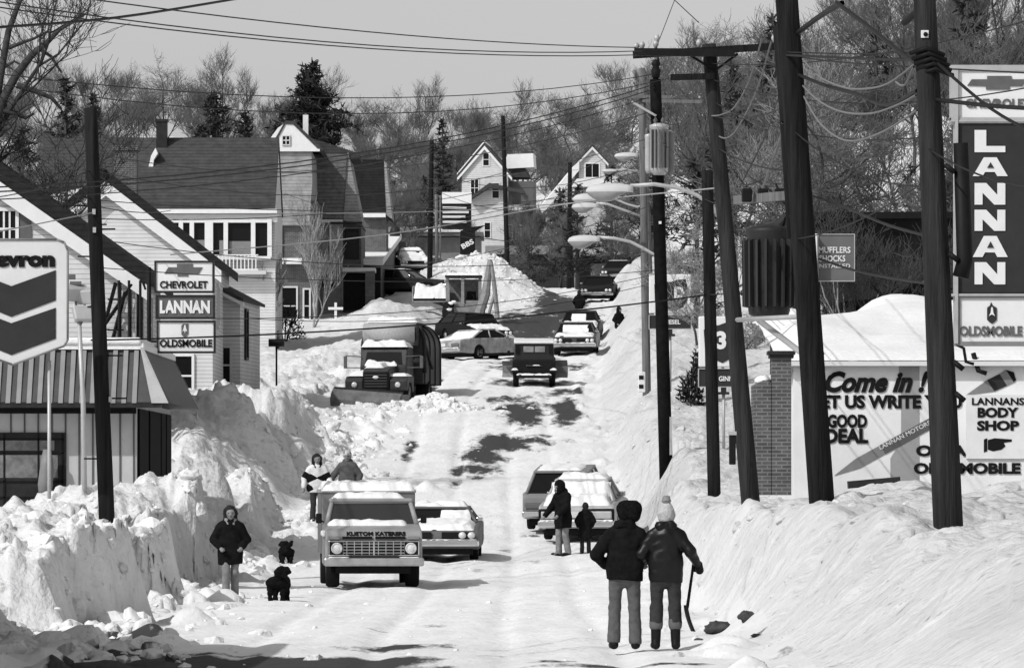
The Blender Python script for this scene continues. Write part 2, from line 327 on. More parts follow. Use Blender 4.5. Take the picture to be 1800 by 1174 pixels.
    z = z + bump2(x, d, 6.9, 101, 1.4, 5, .35) + bump2(x, d, 10.2, 104, 2.0, 6, .5) * (.7 + .6 * lump2)
    z = z + bump2(x, d, 11.5, 71, 3.5, 9, .5)
    z = z + bump2(x, d, -2.4, 160, .35, .6, .28)
    # worn paths and footing
    return z
def gz(x, d): return float(height(np.array([float(x)]), np.array([float(d)]))[0])
def gz_at(px, d): return gz((px - 900) * d / F, d)
def terrain():
    ds = [-25, -12, 0, 12, 24, 34, 42, 48]; q = 52.0
    while q < 230: ds.append(q); q *= 1.0021
    while q < 420: ds.append(q); q *= 1.0035
    while q < 760: ds.append(q); q *= 1.008
    while q < 1400: ds.append(q); q *= 1.05
    ds = np.array(ds)
    a = np.linspace(.099, 1.0, 26) ** 1.0; a = .099 + (np.linspace(0, 1, 26) ** 2.2) * .9
    us = np.concatenate([-a[::-1][:-1], np.linspace(-.099, .099, 560), a[1:]])
    D, U = np.meshgrid(ds, us, indexing='ij'); X = U * np.maximum(D, 48)
    Z = height(X, D)
    nr, nc = D.shape
    # worn, wet asphalt showing through the packed snow, and painted shade (true positions on the road)
    wear = np.zeros_like(D)
    def spot(px, py, rx, ry, k=.5, d=None):
        dd = np.linspace(60, 560, 4000); yy = HY - zr(dd) * F / dd
        i = np.argmin(np.abs(yy - py)) if d is None else 0
        d0 = dd[i] if d is None else d
        dydd = abs(np.interp(d0 + 1, dd, yy) - np.interp(d0 - 1, dd, yy)) / 2
        rd = ry / max(dydd, .3); x0 = (px - 900) * d0 / F; rxm = rx * d0 / F
        nonlocal wear
        e = ((X - x0) / rxm) ** 2 + ((D - d0) / rd) ** 2
        wear = np.maximum(wear, k * np.exp(-e * .75))
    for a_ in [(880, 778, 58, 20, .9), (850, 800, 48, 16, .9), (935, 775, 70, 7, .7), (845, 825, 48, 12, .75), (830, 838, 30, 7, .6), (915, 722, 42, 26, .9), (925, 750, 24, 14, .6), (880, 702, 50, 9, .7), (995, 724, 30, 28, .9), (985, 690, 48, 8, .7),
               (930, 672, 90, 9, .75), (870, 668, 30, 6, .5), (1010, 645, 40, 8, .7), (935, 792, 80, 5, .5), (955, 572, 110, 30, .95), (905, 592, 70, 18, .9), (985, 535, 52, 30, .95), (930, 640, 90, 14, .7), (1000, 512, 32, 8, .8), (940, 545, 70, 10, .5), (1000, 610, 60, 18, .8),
               (870, 966, 62, 5, .5), (790, 632, 60, 5, .4), (800, 708, 40, 4, .5), (700, 1136, 110, 6, .8), (660, 1106, 50, 3, .55), (760, 1098, 50, 3, .5), (250, 1126, 110, 5, .75), (200, 1140, 90, 5, .75), (300, 1147, 240, 4, .6),  # first spot of this row paints the shade right of the sedan
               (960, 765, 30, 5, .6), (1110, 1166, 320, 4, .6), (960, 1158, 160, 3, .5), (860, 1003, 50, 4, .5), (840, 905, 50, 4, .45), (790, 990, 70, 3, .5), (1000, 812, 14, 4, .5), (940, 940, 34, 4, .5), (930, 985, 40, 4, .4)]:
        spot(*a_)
    wear = np.maximum(wear, .9 * sst(66.0, 63.6, D + (fbm(X * .4, D * .1, 3, 5) - .5) * 2.5) * sst(1.0, -2.2, X) * sst(-4.9, -4.5, X))  # painted shade: dark strip across the nearest stretch of road
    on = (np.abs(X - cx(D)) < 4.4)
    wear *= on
    # slight grey of traffic film along the wheel tracks
    for off in (-2.1, -.5, 1.0, 2.3):
        wear = np.maximum(wear, (.22 + .42 * sst(.45, .7, vnoise(D * .09, D * 0 + off * 3, 51)) * sst(140, 165, D) * sst(290, 250, D)) * np.exp(-((X - cx(D) - off) / .35) ** 2) * on)
    o_ = X - cx(D); grit = .85 * sst(2.6, 5.2, o_) * (1 - .5 * sst(8, 14, o_)) + .45 * sst(-3.8, -6, o_) * sst(-13, -9, o_)
    grit = grit * (.75 + .5 * fbm(X * .5, D * .25, 3, 77)) + .25 * sst(4.0, 7.5, o_) * (D < 85)
    idx = np.arange(nr * nc).reshape(nr, nc)
    quads = np.stack([idx[:-1, :-1], idx[:-1, 1:], idx[1:, 1:], idx[1:, :-1]], -1).reshape(-1, 4)
    Xc = (X[:-1, :-1] + X[1:, 1:]) / 2; Dc = (D[:-1, :-1] + D[1:, 1:]) / 2; o = Xc - cx(Dc)
    wl = 4.0
    isroad = (np.abs(o) <= 4.2).ravel(); isbank = ((np.abs(o) > 4.2) & (np.abs(o) < 12) & (Dc < 420) & (Dc > 50)).ravel()
    co = np.stack([X, D, Z], -1).reshape(-1, 3)
    def sub(name, mask, mat, w_=None):
        q = quads[mask]; used, inv = np.unique(q, return_inverse=True); inv = inv.reshape(q.shape)
        me = bpy.data.meshes.new(name); me.vertices.add(len(used)); me.vertices.foreach_set('co', co[used].ravel())
        me.loops.add(q.size); me.loops.foreach_set('vertex_index', inv.ravel().astype(np.int32))
        me.polygons.add(len(q)); me.polygons.foreach_set('loop_start', np.arange(0, q.size, 4, dtype=np.int32))
        me.polygons.foreach_set('use_smooth', np.ones(len(q), bool))
        ag = me.attributes.new('grit', 'FLOAT', 'POINT'); ag.data.foreach_set('value', grit.ravel()[used].astype(np.float32))
        at = me.attributes.new('wear', 'FLOAT', 'POINT'); at.data.foreach_set('value', wear.ravel()[used].astype(np.float32))  # worn asphalt and painted shade together
        me.update(calc_edges=True); me.validate(); me.materials.append(mat)
        ob = bpy.data.objects.new(name, me); COL.objects.link(ob); ob['kind'] = 'structure'; return ob
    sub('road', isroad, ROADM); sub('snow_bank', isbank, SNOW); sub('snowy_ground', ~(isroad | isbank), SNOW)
terrain()

def rubble(name, spots, seed, mat=SNOW):
    """broken lumps of thrown snow lying half sunk in the banks: too many to count, one mesh"""
    rn = random.Random(seed); m = MB(); bm = bmesh.new(); bmesh.ops.create_icosphere(bm, subdivisions=1, radius=1); iv = [v.co.copy() for v in bm.verts]; bm.verts.index_update(); fv = [[v.index for v in f.verts] for f in bm.faces]; bm.free()
    bm = bmesh.new(); bmesh.ops.create_icosphere(bm, subdivisions=2, radius=1); iv2 = [v.co.copy() for v in bm.verts]; bm.verts.index_update(); fv2 = [[v.index for v in f.verts] for f in bm.faces]; bm.free()
    xs = np.array([q[0] for q in spots]); dsx = np.array([q[1] for q in spots]); zs = height(xs, dsx)
    for (x, d, r), z in zip(spots, zs):
        big = r > .16; V_, F_ = (iv2, fv2) if big else (iv, fv)
        sc_ = Vector((rn.uniform(.7, 1.3), rn.uniform(.7, 1.5), rn.uniform(.5, 1.0))) * r; e = Euler((rn.uniform(-.6, .6), rn.uniform(-.6, .6), rn.uniform(0, 6.3))).to_matrix(); a = [Vector((rn.gauss(0, 1), rn.gauss(0, 1), rn.gauss(0, 1))).normalized() for _ in range(5)]
        vs = []
        for v in V_:
            k = 1.0
            for n_ in a: k = min(k, .72 / max(.3, v.dot(n_)) if v.dot(n_) > .72 else k)      # sheared faces
            vs.append(Vector((x, d, float(z) - r * .12)) + e @ Vector((v.x * sc_.x, v.y * sc_.y, v.z * sc_.z)) * k * rn.uniform(.93, 1.07))
        m.add(vs, F_, False)
    o = m.build(name, mat); o['kind'] = 'stuff'; return o
_r = random.Random(77); _s = []
for _ in range(4000):
    d = 60 + 135 * _r.random() ** 1.3
    wl_ = float(np.interp(d, [56, 66, 75, 84, 95, 104, 115, 130, 150, 162, 175, 196], [3.6, 3.9, 4.3, 4.5, 4.9, 5.0, 4.9, 4.8, 4.7, 4.2, 3.9, 3.9]))
    off = _r.gauss(.5, .9); x = float(cx(d)) - wl_ + .5 - off
    if vnoise(d * .35, x * .6, 44) < .40 or (off < 0 and _r.random() < .75): continue
    _s.append((x, d, min(.30, .042 * math.exp(abs(_r.gauss(0, .8))))))
for _ in range(900):
    d = 64 + 130 * _r.random() ** 1.2; x = float(cx(d)) + 3.9 + _r.gauss(1.9, 1.2)
    if vnoise(d * .3, x * .6, 45) < .45 or x < 2.6: continue
    _s.append((x, d, min(.16, .03 * math.exp(abs(_r.gauss(0, .7))))))
for _ in range(330): d = _r.gauss(198.2, 1.0); _s.append((_r.gauss(-2.9, 1.1), d, min(.26, .06 * math.exp(abs(_r.gauss(0, .7))))))
for _ in range(520): d = _r.gauss(349, 8); _s.append((_r.gauss(-1.9, 2.0), d, min(.28, .07 * math.exp(abs(_r.gauss(0, .6))))))
for _ in range(160): d = _r.uniform(61, 190); _s.append((float(cx(d)) + _r.uniform(-3.8, 3.8), d, min(.06, .018 * math.exp(abs(_r.gauss(0, .7))))))
rubble('snow_rubble', [q for q in _s if q[0] < 2.4 or q[1] > 200], 5); rubble('snow_rubble', [q for q in _s if q[0] >= 2.4 and q[1] <= 200], 6, M('grey_rubble_snow', .55, .9, nscale=2, namp=.1, bump=.04, bscale=6, spec=.15))
# ---------------------------------------------------------------- buildings
def window(parent, x, y, z, w_, h_, frame=WHITE, glass=GLASS, grid=(1, 2), side=None, t=.09, shutter=None):
    """a sash window set on a wall: frame, pane; side='x' puts it on a wall facing +x"""
    b = MB(); g = MB()
    def bx(m, cx_, cz_, sx, sz, dep, out):
        if side == 'x': m.box((x + out, y + cx_, z + cz_), (dep, sx, sz))
        else: m.box((x + cx_, y - out, z + cz_), (sx, dep, sz))
    for sx in (-1, 1): bx(b, sx * (w_ / 2 + t / 2), 0, t, h_ + 2 * t, .08, .04)
    for sz in (-1, 1): bx(b, 0, sz * (h_ / 2 + t / 2), w_, t, .08, .04)
    for i in range(1, grid[0]): bx(b, -w_ / 2 + w_ * i / grid[0], 0, .05, h_, .05, .03)
    for i in range(1, grid[1]): bx(b, 0, -h_ / 2 + h_ * i / grid[1], w_, .06, .045, .03)
    bx(g, 0, 0, w_, h_, .02, .012)
    f = b.build('window', frame, parent); g.build('pane', glass, f)
    if shutter is not None:
        for sx in (-1, 1):
            q = MB(); bx(q, sx * (w_ / 2 + t + w_ * .28), 0, w_ * .5, h_ + t, .05, .025); q.build('shutter', shutter, parent)
def gable_house(name, label, loc, rz, w_, dep, eave, apex, wall=SIDING, roof=SHING, over=.3, thick=.16, trim=WHITE, ax=0.0, cat='house', base=-1.5, group=None, front=.35, trimw=.24, snow=None):
    t = thing(name, label, cat, loc, rz, group)
    m = MB(); m.prism([(-w_ / 2, base), (w_ / 2, base), (w_ / 2, eave), (ax, apex), (-w_ / 2, eave)], 'y', 0, dep); m.build('wall', wall, t)
    r = MB()
    for s in (-1, 1):
        ex = s * w_ / 2; sl_ = (apex - eave) / abs(ex - ax); ox = ex + s * over; oz = eave - over * sl_
        r.prism([(ax, apex + .01), (ox, oz + .01), (ox, oz + thick), (ax, apex + thick * 1.15)] if s > 0 else [(ax, apex + .01), (ax, apex + thick * 1.15), (ox, oz + thick), (ox, oz + .01)], 'y', -front, dep + front)
    r.build('roof', roof, t)
    for s in (-1, 1):
        ex = s * w_ / 2; sl_ = (apex - eave) / abs(ex - ax); ox = ex + s * over; oz = eave - over * sl_; q = MB()
        q.prism([(ax, apex - .02), (ox, oz - .02), (ox, oz - trimw), (ax, apex - trimw * 1.2)], 'y', -front + .02, -.01); q.build('rake_board', trim, t)
    if snow:
        q = MB(); s = snow; ex = s * w_ / 2; sl_ = (apex - eave) / abs(ex - ax); ox = ex + s * over; oz = eave - over * sl_
        q.prism([(ax, apex + thick * 1.15 + .01), (ox, oz + thick + .01), (ox, oz + thick + .16), (ax, apex + thick * 1.15 + .2)], 'y', -front - .05, dep + front); q.build('roof_snow', CLEAN, t)
    return t
def gl(px, d, dz=0): x = (px - 900) * d / F; return (x, d, dz)
# -- the near gabled house behind the filling station
x0 = (-62 - 900) * .0152
hA = gable_house('gabled_house', 'white clapboard house with shuttered window and steep dark roof rising behind the filling station', (x0, 152, 0), R(0), 9.1, 11, 5.55, 8.75, roof=SHINGD, over=.35, thick=.42, trimw=.42, base=-1)
window(hA, 1.05, 0, 6.8, .62, .95, grid=(4, 2), shutter=MID)
window(hA, 4.55, 2.2, 4.4, .8, 1.5, side='x')
window(hA, 4.55, 6, 4.4, .8, 1.5, side='x')
q = MB(); q.tube([(4.75, -.3, 5.45), (4.85, -.3, 5.2), (4.65, -.15, 5.05), (4.62, -.1, 1)], .05, 8); q.build('downpipe', BLACK, hA)
fe = thing('fire_stair', 'black iron fire stair climbing the corner of the near white clapboard house', 'fire stair', (-10.6, 151.2, 0))
q = MB()
for k in range(2):
    y_ = k * .55
    for (a, b) in [((-.95, 1.6), (.05, 5.35)), ((-.62, 1.6), (.3, 5.1)), ((.5, 5.3), (-.9, 3.3)), ((-.55, 3.5), (.55, 1.3)), ((-.3, 3.6), (.75, 1.5))]:
        q.tube([(a[0], y_, a[1]), (b[0], y_, b[1])], .035, 6)
    for xx in (.15, .42, .72): q.tube([(xx, y_, 0), (xx, y_, 5.4)], .04, 6)
q.build('stringer', BLACK, fe)
q = MB()
for i in range(9): q = MB(); q.box((-.9 + i * .11, .27, 1.7 + i * .4), (.26, .55, .03)); q.build('tread', BLACK, fe)
# -- the second white gabled house
xb = (187 - 900) * .0190
hB = gable_house('gabled_house', 'white clapboard house with brick chimney, standing behind the stacked car dealer sign', (xb, 190, 0), R(0), 7.1, 11, 7.35, 10.1, roof=SHINGD, over=.3, thick=.32, trimw=.42, base=1)
window(hB, 1.0, 0, 6.55, .75, 1.15)
window(hB, 3.55, 3, 6.0, .7, 1.3, side='x')
window(hB, 2.4, 0, 3.6, .9, 1.3)
q = MB(); q.box((.35, 4.5, 10.4), (.78, .9, 2.2)); q.box((.35, 4.5, 11.45), (.9, 1.02, .16)); c_ = q.build('chimney', BRICK, hB)
q = MB(); q.box((-.35, -.25, 10.32), (.62, .5, .34)); q.build('roof_vent', BLACK, hB)
q = MB(); q.prism([(-3.3, 8.0), (-2.6, 9.45), (-.6, 9.9), (-1.3, 8.9)], 'y', -.32, -.05); q.build('gable_board', WHITE, hB)
q = MB(); q.prism([(-2.9, 8.5), (-2.3, 9.0), (-1.5, 9.2), (-2.0, 8.75)], 'y', -.36, -.30); q.build('gable_vent', DARK, hB)
wB = gable_house('house_wing', 'low white clapboard wing with small pitched roof beside the stacked car dealer sign', ((388 - 900) * .0197, 197, 0), R(-4), 1.35, 6, 6.35, 7.0, roof=SHING, over=.15, thick=.12, trimw=.14, base=1, ax=-.6)
window(wB, .675, 1.6, 5.2, .6, 1.6, side='x', frame=DARK)
window(wB, .1, 0, 4.1, .45, 1.2, frame=OFFW)
# -- the big brown-roofed house with the glazed porch
hC = thing('porch_house', 'large house with broad dark shingle roof and white upstairs porch of tall windows', 'house', ((280 - 900) * .026, 260, 0), 0)
W = 10.6
q = MB(); q.box((0, 4, 8.9), (W, 8, 7.2)); q.build('wall', SIDING, hC)
q = MB(); q.prism([(-.45, 12.55), (4.0, 15.75), (8.45, 12.55), (8.45, 12.8), (4.0, 16.05), (-.45, 12.8)], 'x', -W / 2 - .3, W / 2 + .02); q.build('roof', SHING, hC)
q = MB(); q.prism([(.02, 12.5), (4.0, 15.7), (7.98, 12.5)], 'x', -W / 2 + .02, W / 2 - .02); q.build('gable_wall', SIDING, hC)
q = MB(); q.box((.4, -.35, 12.42), (W - .6, .25, .2)); q.box((.4, -.12, 12.12), (W - .6, .2, .34)); q.build('cornice', WHITE, hC)
q = MB()
for x_ in (.55, 1.0, 1.5, 2.28, 3.05, 4.3, 5.05): q.box((x_, -.2, 11.2), (.2 if x_ not in (2.28,) else .38, .18, 1.75))
q.box((2.8, -.2, 11.98), (4.6, .17, .14)); q.box((2.8, -.2, 10.3), (4.6, .2, .16)); q.build('porch_post', WHITE, hC)
q = MB(); q.box((2.8, -.08, 11.15), (4.5, .05, 1.6)); q.build('porch_glass', GLASS, hC)
q = MB()
for (a, b, c) in [(.62, .95, .9), (1.7, 2.1, 1.0), (2.75, 2.98, .95), (3.2, 4.2, .85)]: q = MB(); q.box(((a + b) / 2, -.11, 10.75), (b - a, .02, c * .75)); q.build('blind', GREY, hC)
q = MB()
q.box((3.45, -.6, 10.42), (2.2, .05, .05)); q.box((3.45, -.6, 9.75), (2.2, .08, .08))
for i in range(13): q.box((2.4 + i * .17, -.6, 10.08), (.05, .04, .65))
q.build('balcony_rail', WHITE, hC)
q = MB(); q.box((3.2, -.35, 9.62), (3.4, .6, .16)); q.build('balcony_floor', OFFW, hC)
q = MB(); q.box((-.1, 3.6, 16.1), (.5, .6, 1.5)); q.box((-.1, 3.6, 16.8), (.6, .7, .12)); q.build('chimney', DARK, hC)
q = MB(); q.prism([(-.62, 14.55), (-.42, 14.5), (-.38, 14.9), (-.2, 15.2), (-.3, 15.45), (-.5, 15.1)], 'y', 2.0, 2.9); q.build('roof_snow', CLEAN, hC)
# -- row of brick houses
hD = thing('brick_house', 'brick house with white clipped gable, arched attic window and steep shingle front', 'house', ((514 - 900) * .0298, 298, 0), 0)
q = MB(); q.prism([(-1.25, 7.5), (1.3, 7.5), (1.3, 14.8), (-1.25, 14.8)], 'y', 0, 14); q.build('wall', BRICK, hD)
q = MB(); q.prism([(-1.2, 13.5), (-1.1, 15.6), (-1.05, 17.4), (1.0, 17.4), (1.05, 15.8), (.95, 14.4), (.95, 13.5)], 'y', -.25, 13); q.build('shingle_front', SHINGL, hD)
q = MB(); q.prism([(-1.3, 17.42), (-1.12, 18.1), (-.75, 18.6), (-.3, 18.9), (.1, 18.8), (1.4, 17.5)], 'y', -.3, -.02); q.build('gable', WHITE, hD)
q = MB(); q.box((.2, -.35, 17.43), (2.5, .16, .12)); q.build('gable_board', WHITE, hD)
window(hD, -.32, -.3, 17.95, .34, .42, frame=OFFW, grid=(2, 2), t=.05)
q = MB(); q.prism([(-1.2, 17.5), (-.35, 18.98), (.1, 18.95), (1.65, 17.45), (1.45, 17.4), (.05, 18.78), (-.35, 18.8), (-1.1, 17.4)], 'y', -.35, 10); q.prism([(.0, 18.8), (3.3, 17.75), (3.3, 17.5), (0, 17.5)], 'y', 8, 14); q.build('roof', SHING, hD)
q = MB(); q.box((.55, 4, 19.0), (.28, .4, 1.1)); q.build('chimney', WHITE, hD)
q = MB(); q.box((-.2, -.35, 11.55), (1.4, .7, .14)); q.build('porch_roof', WHITE, hD)
q = MB(); q.box((-.2, -.35, 11.7), (1.45, .75, .16)); q.build('porch_snow', CLEAN, hD)
window(hD, -.75, 0, 12.6, .35, 1.3, frame=DARK); window(hD, -.2, 0, 9.3, .8, 1.9, frame=OFFW); window(hD, .75, 0, 9.3, .25, 1.7, frame=OFFW)
hE = thing('brick_house', 'brick house with white downpipe and steep shingle roof, right of the arched attic window', 'house', ((590 - 900) * .0306, 306, 0), 0)
q = MB(); q.prism([(-1.1, 7.5), (.35, 7.5), (.35, 14.2), (-1.1, 14.2)], 'y', 0, 9); q.build('wall', BRICKL, hE)
q = MB(); q.box((.85, 5.2, 11), (1.0, 8, 6.4)); q.build('side_wall', BRICK, hE)
q = MB(); q.prism([(-1.25, 14.2), (.4, 14.2), (.62, 17.7), (-1.15, 17.7)], 'y', -.2, 8.5); q.build('roof', M('brown_shingles', .15, .85, nscale=4, namp=.35, kind='siding', course=.2, line=.3, ldark=.65), hE)
q = MB(); q.prism([(.42, 14.15), (1.45, 13.9), (.68, 17.8), (.64, 17.75)], 'y', -.1, 8); q.build('gable', SHINGL, hE)
q = MB(); q.box((-.4, -.25, 14.1), (1.6, .16, .16)); q.tube([(-.3, -.2, 14.05), (-.3, -.12, 11.9)], .07, 8); q.build('downpipe', WHITE, hE)
q = MB(); q.box((.6, -.25, 14.0), (1.7, .3, .1)); q.build('eave', DARK, hE)
window(hE, .85, 1.2, 12.9, .6, 1.4, frame=DARK)
window(hE, -.6, 0, 11.0, .9, .7, frame=DARK)
q = MB(); q.box((1.3, -.9, 11.42), (1.75, 2.4, .2)); q.build('porch_roof', OFFW, hE)
q = MB(); q.box((1.9, -1.9, 10.3), (.5, .4, 2.1)); q.build('porch_pier', BRICK, hE)
q = MB(); q.box((1.05, -.8, 10.3), (1.15, .06, 2.0)); q.build('door', BLACK, hE)
hF = thing('brick_house', 'narrow dark roofed brick house, last of the brick row before the low black building', 'house', ((648 - 900) * .0325, 325, 0), 0)
q = MB(); q.box((0, 3, 12), (2.0, 6, 6.8)); q.build('wall', BRICK, hF)
q = MB(); q.prism([(-1.3, 15.4), (1.0, 15.4), (.85, 18.5), (-1.1, 18.5)], 'y', -.15, 6); q.build('roof', SHINGD, hF)
q = MB(); q.prism([(.9, 15.4), (1.35, 15.1), (1.0, 18.2), (.88, 18.5)], 'y', -.12, 6); q.build('gable', SHINGL, hF)
q = MB(); q.box((.3, -.3, 15.3), (1.35, .4, .22)); q.build('eave_snow', CLEAN, hF)
# -- low building, the shade of its street wall painted on as black
hG = thing('low_building', 'low flat roofed building with long black side wall and snow along its roof', 'building', (-7.2, 312, 0), 0)  # the black of the side wall is painted shade
q = MB(); q.prism([(0, 6), (52, 9), (52, 15.6), (0, 11.9)], 'x', -4.5, 0); q.build('wall', BLACK, hG)
q = MB(); q.prism([(-.3, 11.95), (52.3, 15.65), (52.3, 15.95), (-.3, 12.3)], 'x', -4.6, .12); q.build('roof_snow', CLEAN, hG)
q = MB(); q.box((.1, 51, 12.4), (.7, 1.4, 6)); q.build('end_pier', MID, hG)
for k in range(2):
    q = MB(); q.lathe([(.35, 0), (.33, .3), (.28, .55), (.1, .75)], 12, Matrix.Translation((-1.0 + k * .8, 48, 15.6))); q.build('roof_vent', DARK, hG)
# -- strip of shops
hS = thing('shop_row', 'low grey shop row with snow laden eave and small black shop sign at its end', 'shop', ((768 - 900) * .0425, 425, 0), 0)
q = MB(); q.box((-.2, 4, 16.7), (7.0, 8, 3.4)); q.build('wall', M('grey_blockwork', .22, .85, nscale=3, namp=.2), hS)
q = MB(); q.box((-.3, 3.6, 18.6), (7.6, 9, .3)); q.build('roof', MID, hS)
q = MB(); q.box((-2.2, 3.5, 18.92), (3.6, 9, .42), bev=.08); q.box((.9, 3.5, 18.85), (2.6, 9, .25), bev=.05); q.build('roof_snow', CLEAN, hS)
q = MB(); q.box((-1.4, -.6, 16.9), (3.2, 1.3, .14)); q.build('canopy', OFFW, hS)
q = MB()
for i in range(3): q.box((-2.6 + i * .9, -.05, 16.1), (.6, .1, 1.2))
q.build('window', GLASS, hS)
sg = thing('shop_sign', 'small tilted black sign with white letters BBS above the snow heap', 'sign', P(822, 445, 419), 0)
q = MB(); q.box((0, 0, .75), (1.1, .2, 1.7)); q.prism([(-.55, 1.6), (.55, 1.6), (1.3, 2.05), (-.1, 1.85)], 'y', -.1, .6); q.build('panel', BLACK, sg)
text('lettering', 'BBS', .38, WHITE, sg, (.08, -.115, .5), rot=(R(90), R(-28), 0), width=.95, off=.03)
# -- far low building under the trees at the top of the street
hH = thing('low_building', 'long low dull roofed shed across the top of the street', 'building', ((935 - 900) * .061, 610, 0), 0)
q = MB(); q.box((0, 4, 22.5), (9.4, 8, 6)); q.build('wall', DARK, hH)
q = MB(); q.box((0, 3.6, 25.0), (10, 9.2, .9)); q.build('roof', GREY, hH)
hK = thing('low_building', 'dark low building with pale fascia behind the parked cars at the street top', 'building', ((1062 - 900) * .050, 520, 0), 0)
q = MB(); q.box((0, 4, 18.6), (5.6, 8, 4.2)); q.build('wall', BLACK, hK)
q = MB(); q.box((.5, -.2, 20.9), (4.6, 8.8, .22)); q.build('fascia', LITE, hK)
q = MB(); q.box((.5, -.05, 19.5), (2.8, .1, 1.2)); q.build('window', GLASSG, hK)
# -- houses on the hill
hL = gable_house('hillside_house', 'white gabled house with single attic window on the hill beyond the street', ((852 - 900) * .062, 620, 0), R(-4), 5.0, 9, 33.9, 36.8, wall=M('weathered_white', .58, .7, nscale=2, namp=.12, kind='siding', course=.2, line=.2, ldark=.6), roof=SHING, over=.5, thick=.3, trimw=.35, base=20, snow=-1)
window(hL, .15, 0, 35.3, .6, 1.3); window(hL, -1.1, 0, 32.2, .8, 1.8, grid=(2, 2)); window(hL, 1.2, 0, 31.9, .7, 1.6)
q = MB(); q.prism([(-.5, 33.5), (4.6, 33.5), (3.7, 35.6), (.6, 35.4)], 'y', 3.0, 8); q.build('wing_roof', SHING, hL)
q = MB(); q.prism([(1.7, 34.4), (5.2, 34.6), (5.1, 36.1), (2.3, 36.0)], 'y', 2.6, 7); q.build('roof_snow', CLEAN, hL)
q = MB(); q.prism([(-1.5, 31.2), (.6, 32.7), (4.3, 31.9), (4.4, 31.5), (.6, 32.2), (-1.6, 30.8)], 'y', -1.2, 0); q.build('porch_roof', SHING, hL)
q = MB(); q.box((3.4, 4, 29), (3.6, 5, 8)); q.build('wing', MID, hL)
q = MB(); q.box((3.2, .9, 30.0), (2.4, 1.4, .8), bev=.2); q.build('porch_snow', CLEAN, hL)
window(hL, 2.6, 1.45, 27.4, .55, 1.6); window(hL, 3.6, 1.45, 27.4, .45, 1.5); window(hL, .3, 0, 27.6, .6, 1.6)
hM = gable_house('hillside_house', 'small white dormered house with dark square window on the hill, left of the lamps', ((1041 - 900) * .064, 640, 0), R(3), 3.0, 8, 36.3, 37.9, wall=M('weathered_white', .58), roof=SHING, over=.3, thick=.2, trimw=.3, base=24)
window(hM, 0, 0, 35.2, 1.5, 1.5, grid=(2, 1), t=.14)
q = MB(); q.prism([(-5.5, 31.5), (-1.5, 36.3), (-1.5, 35.2), (-5.2, 30.8)], 'y', -.5, 8); q.build('roof_snow', CLEAN, hM)
q = MB(); q.prism([(-2.4, 33.3), (2.6, 33.3), (2.2, 34.2), (-1.8, 34.2)], 'y', -1.6, 0); q.build('porch_snow', CLEAN, hM)
# -- filling station
st = thing('filling_station', 'filling station with ribbed mansard roof edge and grey vertical board walls', 'station', (-8.25, 125, 0), 0)
BOARD = M('grey_boards', .48, .65, nscale=2, namp=.1)
q = MB(); q.box((-6, 6, .2), (12, 12, 3.3)); q.build('wall', BOARD, st)
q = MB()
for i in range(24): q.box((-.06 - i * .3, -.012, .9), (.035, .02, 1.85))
q.build('batten', M('batten_dark', .10, .8), st)  # narrow dark upright strips on the board wall
RIBM = M('mansard_metal', .25, .5, metal=.2, nscale=2, namp=.15)
q = MB()   # front slope and the side slope toward the street
q.add([(-12, -.75, 1.78), (.72, -.75, 1.78), (.1, .1, 2.95), (-12, .1, 2.95), (-12, 0, 1.78), (0, 0, 1.78), (.72, 12, 1.78), (.1, 12, 2.95), (0, 12, 1.78)],
      [(0, 1, 2, 3), (1, 6, 7, 2), (0, 4, 5, 1), (1, 5, 8, 6)])
q.build('mansard', M('mansard_dark', .07, .5, nscale=2, namp=.2), st)
q = MB()
for i in range(34):
    xx = .5 - i * .19
    k = max(0, (xx - .1) / .62) if xx > .1 else 0
    if i % 2: q.prism([(xx - .12, 0), (xx, 0), (xx, .01), (xx - .12, .01)], 'z', 0, .001)
q = MB()
for i in range(52):
    xx = .05 - i * .23
    q.add([(xx - .10, -.80, 1.76), (xx, -.80, 1.76), (xx, .05, 2.97), (xx - .10, .05, 2.97), (xx - .10, -.75, 1.8), (xx, -.75, 1.8)], [(0, 1, 2, 3), (1, 5, 2), (0, 3, 4)])
for i in range(28):
    yy = .2 + i * .42; q.add([(.76, yy, 1.76), (.76, yy + .1, 1.76), (.14, yy + .1, 2.97), (.14, yy, 2.97)], [(0, 1, 2, 3)])
q.build('mansard_rib', RIBM, st)
q = MB(); q.prism([(.06, -.1), (.3, -.1), (.78, -.82), (.5, -.8)], 'z', 0, .001); 
q = MB(); q.add([(.08, -.02, 2.99), (.15, .0, 2.99), (.75, -.8, 1.76), (.38, -.82, 1.76)], [(0, 1, 2, 3)]); q.build('hip_flashing', LITE, st)
q = MB(); q.box((-5.9, 6, 3.02), (12.1, 12, .14)); q.box((-5.9, 5.9, 3.13), (12.0, 11.9, .16), bev=.05); q.build('roof_snow', CLEAN, st)
q = MB(); q.box((-6, -.72, 1.72), (13.2, .12, .12)); q.build('fascia', DARK, st)
q = MB(); q.box((-6, -.03, 1.62), (12, .05, .16)); q.build('frieze', BLACK, st)
q = MB(); q.box((-3.05, -.035, .25), (3.0, .06, 1.75)); fr = q.build('shop_window', DARK, st)
q = MB()
for zz in (.98, .68, .05, -.3): q.box((-3.05, -.075, zz), (2.9, .03, .035))
for xx in (-1.62, -2.15, -2.9, -3.7): q.box((xx, -.075, .25), (.04, .03, 1.7))
q.build('glazing_bar', BLACK, fr)
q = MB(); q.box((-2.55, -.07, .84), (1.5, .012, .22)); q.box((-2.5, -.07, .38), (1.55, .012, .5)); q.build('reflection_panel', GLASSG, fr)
q = MB()
